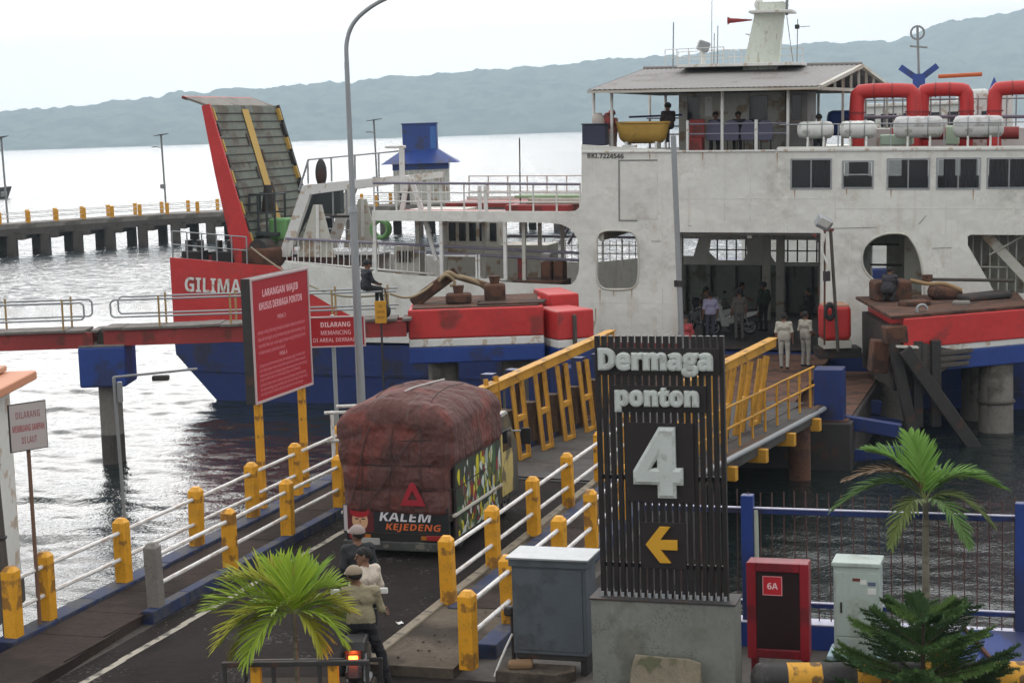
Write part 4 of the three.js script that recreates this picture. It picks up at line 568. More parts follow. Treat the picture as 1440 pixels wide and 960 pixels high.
// ---------------------------------------------------------------- movable bridge with yellow trestles
const BR = Q(10.9, -2.85), BYAW = -(17.3 + 8.6) * DEG;
{
  const t = thing('movable_bridge', 'movable ramp bridge with yellow trestle sides leading to the ferry door', 'bridge', BR, BYAW);
  const rustD = tmat(wear({ base: [0.10, 0.055, 0.03], v: 0.35, patch: [0.04, 0.028, 0.02], pa: 0.5, pf: 8, size: 256, metres: 2, s: 56 }), 0.9);
  const deckM = tmat(wear({ base: [0.06, 0.056, 0.053], v: 0.25, patch: [0.036, 0.03, 0.027], pa: 0.5, pf: 6, streak: 0.2, size: 512, metres: 4, s: 57 }), 0.85);
  const W = 4.0, LEN = 10.4;
  part(t, 'deck', boxAt(W + 0.9, 0.3, LEN, W / 2 + 0.15, -0.27, -LEN / 2 + 0.6, 0.02), deckM);
  for (let s = 0; s < LEN - 0.6; s += 1.6) part(t, 'deck_plate', boxAt(W - 0.1, 0.012, 1.58, W / 2, -0.112 + rr(0, 0.004), -s - 0.3, 0.003), deckM);
  const Hf = (x, s) => x ? 1.86 - 0.03 * s : 2.0 - 0.055 * s;
  for (const [x, s0, s1, o] of [[0, -0.2, 7.2, -1], [W, 1.6, 7.9, 1]]) {
    const h0 = Hf(x, s0), h1 = Hf(x, s1), tl = Math.atan2(h0 - h1, s1 - s0), hm = (h0 + h1) / 2;
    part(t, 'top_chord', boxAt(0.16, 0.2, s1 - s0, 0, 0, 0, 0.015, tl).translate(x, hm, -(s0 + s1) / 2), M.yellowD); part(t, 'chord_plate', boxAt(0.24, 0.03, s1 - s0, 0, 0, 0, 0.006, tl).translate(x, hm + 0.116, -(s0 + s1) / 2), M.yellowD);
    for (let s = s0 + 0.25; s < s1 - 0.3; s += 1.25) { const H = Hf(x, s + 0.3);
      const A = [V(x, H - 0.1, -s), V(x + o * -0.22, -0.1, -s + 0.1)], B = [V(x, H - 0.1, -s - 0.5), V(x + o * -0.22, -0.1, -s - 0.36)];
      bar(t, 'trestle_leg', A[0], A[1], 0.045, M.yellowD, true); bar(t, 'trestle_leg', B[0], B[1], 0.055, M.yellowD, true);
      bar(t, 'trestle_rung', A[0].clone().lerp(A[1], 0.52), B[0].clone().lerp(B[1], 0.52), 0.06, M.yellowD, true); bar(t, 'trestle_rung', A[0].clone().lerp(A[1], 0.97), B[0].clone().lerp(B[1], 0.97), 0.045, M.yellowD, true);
      bar(t, 'back_strut', V(x - 0.05, H - 0.15, -s - 0.55), V(x - 0.3, -0.1, -s - 0.75), 0.06, rustD, true); if (o < 0) bar(t, 'side_column', V(x + o * 0.5, -0.3, -s - 1.15), V(x + o * 0.5, H - 0.15, -s - 1.15), 0.14, M.blueD, true);
      if (o < 0) bar(t, 'side_plate', V(x + o * 0.45, 0.0, -s - 0.6), V(x + o * 0.45, 0.9, -s - 0.6), 0.16, rustD, true);
    }
  }
  // outer footway on the right: handrail, posts, light pipe, brackets
  for (let s = 1.4; s < 10.2; s += 0.95) bar(t, 'rail_post', V(W + 0.32, -0.1, -s), V(W + 0.32, 0.9, -s), 0.032, M.yellowD);
  for (const y of [0.9, 0.42]) bar(t, 'handrail', V(W + 0.32, y, -1.2), V(W + 0.32, y, -10.3), 0.03, M.yellowD);
  bar(t, 'edge_beam', V(W + 0.42, -0.2, -1), V(W + 0.42, -0.22, -10.6), 0.09, rustD, true);
  for (let i = 0; i < 4; i++) { const P = [V(W + 0.62, -0.1, -0.9), V(W + 0.62, -0.12, -3.2), V(W + 0.6, -0.16, -5.6), V(W + 0.6, -0.18, -8.2), V(W + 0.56, -0.2, -10.4)]; bar(t, 'water_pipe', P[i], P[i + 1], 0.065, M.galv); }
  for (let s = 2.6; s < 10; s += 2.2) part(t, 'bracket', boxAt(0.5, 0.32, 0.2, W + 0.55, -0.42, -s, 0.02), M.yellowD);
  for (const [x, s] of [[W + 0.3, 1.0], [0.2, 1.0], [W + 0.3, 9], [0.2, 9]]) part(t, 'support_column', uvm(new THREE.CylinderGeometry(0.28, 0.28, 3.6, 14)).translate(x, -2.2, -s), M.rust);
  part(t, 'hinge_seam', boxAt(W, 0.02, 0.12, W / 2, -0.1, 0.45, 0.004), M.darkSteel);
  // pontoon the bridge rests on
  const p = thing('pontoon', 'rusty floating pontoon between the bridge end and the ferry door', 'pontoon', Q(25.2, -0.3), YAW);
  part(p, 'hull', boxAt(8.4, 1.3, 9.4, 0, -1.22, 0, 0.06), M.darkSteel); part(p, 'deck', boxAt(8.2, 0.05, 9.2, 0, -0.55, 0, 0.01), M.rust); part(p, 'ramp_plate', boxAt(4.6, 0.06, 6.4, 0.2, -0.22, -2.2, 0.01, 0.03), M.rust);
  part(p, 'ramp_apron', boxAt(4.4, 0.06, 4.2, 0.4, -0.2, 2.6, 0.01, 0.03), M.rust);
  for (const [b, a] of [[3.6, -4.4], [-3.4, -4.4]]) { const c = part(p, 'guide_column', boxAt(0.75, 3.6, 0.75, b, -1.0, a < 0 ? 4.2 : -4, 0.03), M.blueD); }
  part(p, 'guide_wing', boxAt(1.6, 0.35, 0.3, 4.6, -0.75, 4.0, 0.02, 0, 0, -0.15), M.blueD); part(p, 'guide_wing', boxAt(1.6, 0.3, 0.3, 4.7, -1.5, 3.9, 0.02, 0, 0, 0.1), M.blueD);
  for (let k = 0; k < 4; k++) part(p, 'rust_drum', uvm(new THREE.CylinderGeometry(0.28, 0.28, 0.8, 12)).translate(-3.2 + k * 0.1, -0.15, -2 + k * 1.3), M.rust);
}
// ---------------------------------------------------------------- far jetty with posts, lamps and a blue-roofed hut
{
  const path = [[-75, -118], [-60, -130], [-48, -140.5], [-41.7, -146.1], [-36, -151.8], [-30.3, -156.5], [-23.5, -158.5], [-15, -158.5], [-5, -158.5], [40, -158.5]];
  const W = 5.5, near = path, far = path.map(([x, z]) => [x + 1.2, z - W]);
  const shape = poly([...near.map(p => [p[0], -p[1]]), ...far.slice().reverse().map(p => [p[0], -p[1]])]);
  const slab = (y0, y1) => uvm(new THREE.ExtrudeGeometry(shape, { depth: y1 - y0, bevelEnabled: false }).rotateX(-Math.PI / 2).translate(0, y0, 0));
  const j = thing('jetty', 'long curved concrete jetty on piles far across the water', 'jetty');
  part(j, 'deck', slab(0.5, 0.9), M.conc); part(j, 'edge_beam', slab(-0.05, 0.498).scale(1, 1, 1), M.concD);
  let acc = 0; const L2 = []; for (let i = 0; i < near.length - 1; i++) { const [a, b] = [near[i], near[i + 1]], d = Math.hypot(b[0] - a[0], b[1] - a[1]); L2.push([acc, d, a, b]); acc += d; }
  const at = s => { for (const [s0, d, a, b] of L2) if (s <= s0 + d) { const t = (s - s0) / d; return [a[0] + (b[0] - a[0]) * t, a[1] + (b[1] - a[1]) * t]; } return near[near.length - 1]; };
  for (let s = 1; s < acc - 30; s += 3.1) { const [x, z] = at(s); for (const k of [0.35, W - 0.7]) part(j, 'pile', boxAt(0.75, 2.4, 0.75, x + k * 0.2, -1.2, z - k, 0.02), M.concD); part(j, 'pile_cap', boxAt(0.9, 0.4, W - 0.3, x + 0.6, -0.24, z - W / 2, 0.02), M.concD); }
  const pg = boxAt(0.3, 1.0, 0.3, 0, 0.5, 0, 0.03);
  const ord = n => n + (n % 10 === 1 && n !== 11 ? 'st' : n % 10 === 2 && n !== 12 ? 'nd' : n % 10 === 3 && n !== 13 ? 'rd' : 'th');
  let n = 0;
  for (let s = 1; s < acc - 50; s += 2.65) {
    const [x, z] = at(s), [x2, z2] = at(s + 2.65); if (x / -z < -0.305 || x > -6) continue; n++;
    for (const [k, e] of [[0.3, 'near'], [W - 0.3, 'far']]) { solo('jetty_post', `small yellow post on the ${e} edge of the far jetty, ${ord(n)} from the left`, 'post', pg, M.yellow, V(x + k * 0.2, 0.9, z - k), 0, 'yellow posts lining the far jetty'); for (const y of [1.7, 1.35]) bar(j, 'rail_pipe', V(x + k * 0.2, y, z - k), V(x2 + k * 0.2, y, z2 - k), 0.03, M.pipe); }
  }
  const lamp = (x, z, h, label, arm) => { const t = thing('jetty_lamp', label, 'street lamp', V(x, 0.9, z), 0, 'solar lamps on the far jetty'); bar(t, 'pole', V(0, 0, 0), V(-0.1, h, 0), 0.085, M.grey); part(t, 'solar_panel', boxAt(0.9, 0.05, 1.6, -0.1, h + 0.05, 0, 0.01, 0, 0.5, 0.12).scale(1, 1, 1), M.darkSteel); part(t, 'panel_stem', boxAt(0.16, 0.16, 0.16, -0.1, h - 0.04, 0, 0.02), M.grey); part(t, 'battery_box', boxAt(0.45, 0.4, 0.35, -0.18, 2.4, 0, 0.03), M.grey); bar(t, 'lamp_arm', V(-0.08, h - 1.1, 0), V(-arm, h - 1.0, 0), 0.045, M.grey); part(t, 'lamp_head', boxAt(0.5, 0.1, 0.25, -arm - 0.2, h - 1.0, 0, 0.03), M.grey); };
  lamp(-42.0, -149.5, 7.1, 'solar lamp on the far jetty, leftmost with a long arm', 1.3); lamp(-30.4, -158.6, 6.9, 'solar lamp on the far jetty left of the raised bow ramp', 0.5); lamp(-11.6, -160, 7.6, 'solar lamp on the far jetty behind the bow gantry rails', 0.4);
  // blue-roofed hut
  const h = thing('jetty_hut', 'white hut with a two-stage blue roof on the far jetty', 'hut', V(-7.7, 0.9, -162));
  part(h, 'wall', boxAt(4.9, 3.3, 4.2, 0, 1.65, 0, 0.03), M.cream); for (let k = 0; k < 9; k++) part(h, 'wall_batten', boxAt(0.08, 2.9, 0.05, -2.2 + k * 0.55, 1.6, 2.12, 0.01), M.whiteP); part(h, 'fascia', boxAt(5.0, 0.6, 4.3, 0, 3.4, 0, 0.02), M.blue);
  const hip = new THREE.CylinderGeometry(1.7, 3.6 * 1.38, 1.5, 4, 1).rotateY(Math.PI / 4).scale(1, 1, 0.8); part(h, 'roof', uvm(hip).translate(0, 4.4, 0), M.blue); part(h, 'roof_tower', boxAt(3.1, 2.5, 2.6, 0, 5.9, 0, 0.03), M.blue); part(h, 'tower_panel', boxAt(0.5, 2.0, 0.06, 1.2, 5.9, 1.3, 0.01), mat([0.03, 0.13, 0.4], 0.5)); part(h, 'tower_cap', boxAt(3.25, 0.12, 2.75, 0, 7.2, 0, 0.02), M.blue); part(h, 'door', boxAt(0.9, 2.1, 0.06, -1.5, 1.05, 2.13, 0.01), M.darkSteel);
  // distant vessel at the left edge
  const v = thing('distant_boat', 'small pale boat far out at the left edge of the frame', 'boat', V(-93.2, -1.8, -318), 0.4);
  part(v, 'hull', ext([[-4, 1.3], [4.4, 2.0], [3.6, 0], [-3.6, -0.3]], 2.6, [], 0.1), M.darkSteel); part(v, 'cabin', boxAt(4.6, 2.6, 2.2, -0.4, 2.9, 1.3, 0.08), M.whiteP); part(v, 'wheelhouse', boxAt(2.0, 1.3, 2.0, 0.2, 4.8, 1.3, 0.08), M.whiteP);
}

// ---------------------------------------------------------------- another ferry moored beyond
{
  const t = thing('second_ferry', 'another white ferry mostly hidden behind, with a blue forked mast', 'ferry', V(17, -1.8, -80), -0.2);
  part(t, 'hull', ext([[-9, 0.2], [-10, 2.6], [14, 2.6], [14, 0], [-8.4, 0]], 8, [], 0.1).translate(0, -0.4, -8), M.blueD); part(t, 'superstructure', boxAt(17, 5.6, 7.6, 2, 5.0, -4, 0.08), M.white); part(t, 'bridge_house', boxAt(5.2, 1.7, 6, 1.2, 8.7, -4, 0.1), M.whiteP); part(t, 'bridge_roof', boxAt(5.6, 0.16, 6.4, 1.2, 9.6, -4, 0.04), M.whiteP); for (let k = 0; k < 5; k++) part(t, 'window', boxAt(0.7, 0.6, 0.06, -0.8 + k * 0.98, 8.9, -0.97, 0.02), M.darkGlass);
  bar(t, 'mast', V(1.6, 9.6, -4), V(1.6, 11.0, -4), 0.28, M.blue, true); for (const s of [-1, 1]) bar(t, 'mast_fork', V(1.6 + s * 0.1, 10.8, -4), V(1.6 + s * 0.85, 11.35, -4), 0.14, M.blue, true); bar(t, 'mast_pole', V(1.6, 11, -4), V(1.55, 13.2, -4), 0.06, M.grey); part(t, 'mast_ring', new THREE.TorusGeometry(0.3, 0.05, 6, 16).translate(1.55, 12.9, -4), M.grey); bar(t, 'mast_yard', V(1.2, 12.3, -4), V(2.0, 12.2, -4), 0.05, M.grey); part(t, 'vent_head', new THREE.ConeGeometry(0.3, 0.7, 8).translate(5.0, 10.4, -4), M.blue); part(t, 'funnel', boxAt(1.4, 1.6, 1.6, 4.0, 9.4, -4, 0.15), M.whiteP);
}
// ---------------------------------------------------------------- signs along the left walkway
const printM = (tex, rough = 0.5) => new THREE.MeshStandardMaterial({ map: tex, roughness: rough });
{
  const RED = '#a41624', PINK = '#e3b9bd';
  const t = thing('notice_board', 'large maroon notice board with lines of white text on two yellow posts', 'notice board', Q(6.75, -5.76, 0), YAW + Math.PI / 2);
  // local x runs towards the viewer's end (-a), so the print reads from near to far
  const W = 2.72, Hh = 2.42, y0 = 2.15;
  const tex = canvasTex(820, 730, (x, w, h) => {
    x.fillStyle = RED; x.fillRect(0, 0, w, h); x.fillStyle = PINK; x.textAlign = 'center';
    x.font = 'bold 62px sans-serif'; x.fillText('LARANGAN WAJIB', w / 2, 108); x.fillText('KHUSUS DERMAGA PONTON', w / 2, 186, w * 0.78);
    x.font = '34px sans-serif'; x.fillText('PASAL 5', w / 2, 262);
    x.textAlign = 'left'; x.globalAlpha = 0.7; x.font = '30px sans-serif';
    const words = 'setiap orang dilarang berada di dalam daerah pelabuhan kecuali petugas yang berwenang dan penumpang yang memiliki tiket sah untuk kapal'.split(' ');
    let k = 0; const line = (y, f) => { let s = ''; while (x.measureText(s).width < w * 0.86 * f) s += words[k++ % words.length] + ' '; x.fillText(s, 60, y, w * 0.86 * f); };
    line(330, 1); line(372, 1); line(412, 1); line(452, 0.55);
    x.globalAlpha = 1; x.textAlign = 'center'; x.font = '32px sans-serif'; x.fillText('PASAL 6', w / 2, 492); x.textAlign = 'left'; x.globalAlpha = 0.7; x.font = '26px sans-serif';
    line(530, 0.97); line(560, 0.97); line(590, 1); line(616, 0.85); line(648, 0.97); line(676, 1); line(704, 0.9);
  });
  // the board's print faces the road (+b): with the group's turn, local -x points to +b's right... the face looks along local +z
  t.rotation.y = YAW + Math.PI / 2;
  part(t, 'panel', boxAt(W, Hh, 0.2, 0, y0 + Hh / 2, 0, 0.01), M.darkSteel);
  const f = part(t, 'print', face(W - 0.1, Hh - 0.1), printM(tex)); f.position.set(0, y0 + Hh / 2, 0.104);
  const fr = mat([0.5, 0.38, 0.38], 0.6);
  for (const s of [-1, 1]) { part(t, 'frame', boxAt(0.05, Hh, 0.03, s * (W / 2 - 0.025), y0 + Hh / 2, 0.11, 0.006), fr); part(t, 'frame', boxAt(W - 0.1, 0.05, 0.03, 0, y0 + Hh / 2 + s * (Hh / 2 - 0.025), 0.11, 0.006), fr); }
  for (const x of [1.12, -0.95]) part(t, 'post', boxAt(0.12, y0 + 0.3, 0.14, x, (y0 + 0.1) / 2, -0.05, 0.01), M.yellow);

  const d = thing('fishing_sign', 'red sign DILARANG MEMANCING DI AREAL DERMAGA on a grey pole by the street lamp', 'sign', V(-3.8, 0, -37.5));
  const dt = canvasTex(512, 280, (x, w, h) => { x.fillStyle = '#a5141c'; x.fillRect(0, 0, w, h); x.fillStyle = '#e6c2c4'; x.textAlign = 'center'; x.font = 'bold 66px sans-serif'; x.fillText('DILARANG', w * 0.48, 92, 290); x.font = '56px sans-serif'; x.fillText('MEMANCING', w * 0.48, 168, 290); x.font = '52px sans-serif'; x.fillText('DI AREAL DERMAGA', w * 0.48, 238, 440); });
  part(d, 'panel', boxAt(1.2, 0.66, 0.04, 0.09, 3.09, 0, 0.008), M.redDull); const df = part(d, 'print', face(1.15, 0.61), printM(dt)); df.position.set(0.09, 3.09, 0.0225);
  const df2 = mat([0.55, 0.42, 0.42], 0.6); for (const s of [-1, 1]) { part(d, 'frame', boxAt(0.03, 0.66, 0.03, 0.09 + s * 0.59, 3.09, 0.02, 0.005), df2); part(d, 'frame', boxAt(1.15, 0.03, 0.03, 0.09, 3.09 + s * 0.315, 0.02, 0.005), df2); }
  bar(d, 'pole', V(0, 0, -0.06), V(0, 3.44, -0.06), 0.045, M.galv);
  const g = thing('pipe_gate', 'short white pipe gate closing the walkway beside the truck load', 'gate', V(-3.85, 0, -37.1)); bar(g, 'gate_post', V(0, 0, 0), V(0, 1.45, 0), 0.045, M.pipe); for (const [y, a, b] of [[1.42, -0.16, 0.75], [1.55, 0.1, 0.8], [0.82, -0.14, 0.7]]) bar(g, 'gate_bar', V(a, y, 0.03), V(b, y, 0.03), 0.035, M.pipe);

  const s = thing('litter_sign', 'weathered white sign with red lettering on a thin brown pole at left', 'sign', Q(-2.5, -5.6, 0), YAW + Math.PI / 2 - 0.5);
  const st = canvasTex(300, 420, (x, w, h) => { x.fillStyle = '#b3aaa6'; x.fillRect(0, 0, w, h); x.fillStyle = '#8d5a5c'; x.textAlign = 'center'; x.font = 'bold 84px sans-serif'; x.fillText('DILARANG', w / 2, 130, 210); x.fillStyle = '#93282f'; x.fillText('MEMBUANG SAMPAH', w / 2, 250, 270); x.fillStyle = '#8d4a50'; x.fillText('DI LAUT', w / 2, 360, 130); });
  part(s, 'panel', boxAt(0.62, 0.72, 0.03, 0, 3.08, 0, 0.006), M.darkSteel); const sf = part(s, 'print', face(0.59, 0.69), printM(st, 0.7)); sf.position.set(0, 3.08, 0.0175); bar(s, 'pole', V(0, -0.1, -0.03), V(0, 3.1, -0.03), 0.03, mat([0.16, 0.09, 0.06], 0.8));
  const c = thing('cable_pole', 'thin grey pole with a long horizontal arm and small lamp over the water', 'lamp pole', Q(0.75, -5.93, 0.0), 0);
  bar(c, 'pole', V(0, 0, 0), V(-0.06, 3.35, 0), 0.028, M.grey); bar(c, 'arm', V(-0.06, 3.35, 0), V(1.3, 3.42, -0.2), 0.022, M.grey); part(c, 'lamp_head', boxAt(0.28, 0.09, 0.14, 0.7, 3.3, -0.1, 0.02), M.darkSteel); part(c, 'switch_box', boxAt(0.08, 0.34, 0.08, 0.03, 3.1, 0, 0.01), M.grey);
  const l = thing('street_lamp', 'tall grey street lamp post with an arm curving out of the frame', 'street lamp', V(-3.17, 0, -36.5));
  part(l, 'pole', barGeo(V(0, 0, 0), V(0.0, 5.7, 0), 0.095, 0.08, 14), M.galv); part(l, 'upper_pole', barGeo(V(0, 5.7, 0), V(0.0, 8.7, 0), 0.06, 0.05, 12), M.galv); part(l, 'arm', tube([V(0, 8.65, 0), V(0.02, 9.1, 0), V(0.16, 9.45, 0), V(0.45, 9.72, 0), V(0.9, 9.95, 0), V(1.6, 10.1, 0), V(2.2, 10.15, 0)], 0.045, 30, 8), M.galv); part(l, 'lamp_head', boxAt(0.7, 0.14, 0.28, 2.5, 10.16, 0, 0.05), M.grey); part(l, 'joint_collar', new THREE.CylinderGeometry(0.09, 0.1, 0.1, 12).translate(0, 5.7, 0), M.galv); part(l, 'base_plate', boxAt(0.4, 0.03, 0.4, 0, 0.02, 0, 0.005), M.rust);
  const y = thing('warning_sign', 'small yellow warning sign on a pole at the end of the catwalk', 'sign', V(-3.62, 0, -49.1));
  const yt = canvasTex(150, 300, (x, w, h) => { x.fillStyle = '#c48d22'; x.fillRect(0, 0, w, h); x.fillStyle = '#7a5510'; x.textAlign = 'center'; x.font = 'bold 54px sans-serif'; x.fillText('DI', w / 2, 84); x.fillText('LARANG', w / 2, 164, 120); x.fillText('MASUK', w / 2, 244, 112); });
  part(y, 'panel', boxAt(0.32, 0.62, 0.03, 0, 2.32, 0, 0.006), M.yellow); const yf = part(y, 'print', face(0.29, 0.59), printM(yt)); yf.position.set(0, 2.32, 0.017); bar(y, 'pole', V(0, -2, -0.03), V(0, 2.2, -0.03), 0.03, M.darkSteel);
  const b = thing('guard_booth', 'pale booth with an orange roof edge cut off by the left frame', 'booth', V(-9.3, -0.15, -27.3));
  part(b, 'wall', boxAt(2.4, 3.55, 2.0, 0.0, 1.77, 0, 0.02), M.whiteP); part(b, 'roof_slab', boxAt(2.9, 0.15, 2.8, 0.1, 3.66, 0, 0.03), mat([0.55, 0.24, 0.13], 0.7)); part(b, 'roof_tiles', boxAt(2.6, 0.1, 2.4, -0.2, 3.8, -0.1, 0.03), mat([0.5, 0.28, 0.17], 0.7)); part(b, 'wall_base', boxAt(2.46, 0.4, 2.06, 0, 0.2, 0, 0.02), M.concD);
  const bp = thing('service_pole', 'weathered grey pole standing before the booth at the left edge', 'pole', V(-7.66, -0.15, -25.9)); part(bp, 'pole', barGeo(V(0, 0, 0), V(-0.12, 3.9, 0), 0.09, 0.085, 12), M.concD); part(bp, 'clamp', new THREE.TorusGeometry(0.1, 0.025, 6, 14).rotateX(Math.PI / 2).translate(-0.06, 1.6, 0), M.darkSteel); part(bp, 'clamp', new THREE.TorusGeometry(0.1, 0.025, 6, 14).rotateX(Math.PI / 2).translate(-0.09, 2.7, 0), M.darkSteel);
}
// ---------------------------------------------------------------- pier sign: slats, letters, arrow
{
  const t = thing('pier_sign', 'tall slatted pier sign reading Dermaga ponton 4 with a yellow arrow', 'sign', Q(-3.55, 4.22, -0.15), YAW);
  const slatM = tmat(wear({ base: [0.011, 0.008, 0.0075], v: 0.3, patch: [0.022, 0.013, 0.01], pa: 0.3, pf: 10, size: 256, metres: 1, s: 61 }), 0.5), board = mat([0.013, 0.009, 0.009], 0.6);
  const greyC = tmat(wear({ base: [0.19, 0.20, 0.175], v: 0.14, patch: [0.14, 0.145, 0.12], pa: 0.35, pf: 5, streak: 0.35, sc: [0.15, 0.15, 0.12], speck: 0.3, size: 512, metres: 2.2, s: 62 }), 0.9);
  part(t, 'plinth', boxAt(1.86, 1.34, 0.5, 0.0, 0.67, -0.1, 0.015), greyC); part(t, 'plinth_cap', boxAt(1.9, 0.02, 0.54, 0, 1.352, -0.1, 0.004), M.darkSteel);
  const n = 19; for (let i = 0; i < n; i++) { const x = -0.80 + i * 1.6 / (n - 1); part(t, 'slat', boxAt(0.058, 3.37, 0.09, x, 3.045, -0.05, 0.006), slatM); part(t, 'slat_foot', boxAt(0.035, 0.06, 0.03, x, 1.39, 0.02, 0.004), M.galv); }
  for (const y of [4.25, 2.9, 1.75]) part(t, 'crossbar', boxAt(1.64, 0.06, 0.05, 0, y, -0.13, 0.005), slatM);
  part(t, 'letter_board', boxAt(1.6, 0.34, 0.03, -0.02, 4.41, 0.012, 0.005), board); part(t, 'letter_board', boxAt(1.2, 0.34, 0.03, 0.0, 3.935, 0.012, 0.005), board); part(t, 'number_board', boxAt(0.88, 1.02, 0.03, -0.01, 3.12, 0.012, 0.005), board); part(t, 'arrow_board', boxAt(0.58, 0.6, 0.03, 0.02, 2.05, 0.012, 0.005), board);
  const let_ = tmat(wear({ base: [0.52, 0.57, 0.54], v: 0.08, patch: [0.38, 0.4, 0.37], pa: 0.2, pf: 6, size: 256, metres: 1, s: 63 }), 0.5);
  const word = (str, size, cx, y, width) => { const g = text(str, size, 0.05, size * (str === '4' ? 0.05 : 0.085)), b = g.boundingBox, w = b.max.x - b.min.x; g.translate(-(b.min.x + w / 2), 0, 0.04); g.scale(width / w, 1, 1).translate(cx, y, 0); return g; };
  part(t, 'lettering', word('Dermaga', 0.24, -0.03, 4.325, 1.47), let_); part(t, 'lettering', word('ponton', 0.22, -0.02, 3.865, 1.08), let_); part(t, 'numeral', word('4', 0.83, -0.02, 2.72, 0.64), let_);
  part(t, 'arrow', ext([[-0.20, 0], [-0.02, 0.23], [0.11, 0.23], [-0.02, 0.06], [0.20, 0.06], [0.20, -0.06], [-0.02, -0.06], [0.11, -0.23], [-0.02, -0.23]], 0.04, [], 0.004).translate(0.0, 2.07, 0.035), mat([0.62, 0.33, 0.02], 0.5));
  const slab = thing('leaning_slab', 'mossy stone slab leaning against the plinth of the pier sign', 'slab', Q(-3.98, 4.3, -0.15), YAW);
  part(slab, 'slab', ext([[-0.46, 0], [0.46, 0], [0.45, 0.62], [0.3, 0.66], [-0.38, 0.68], [-0.43, 0.5]], 0.06, [], 0.008).rotateX(-0.18).translate(0, 0.02, 0.0), tmat(wear({ base: [0.22, 0.19, 0.135], v: 0.25, patch: [0.09, 0.095, 0.05], pa: 0.45, pf: 5, speck: 0.4, size: 256, metres: 1, s: 64 }), 0.95)); part(slab, 'chip', boxAt(0.2, 0.05, 0.1, 0.5, 0.03, 0.06, 0.01), M.conc);
}
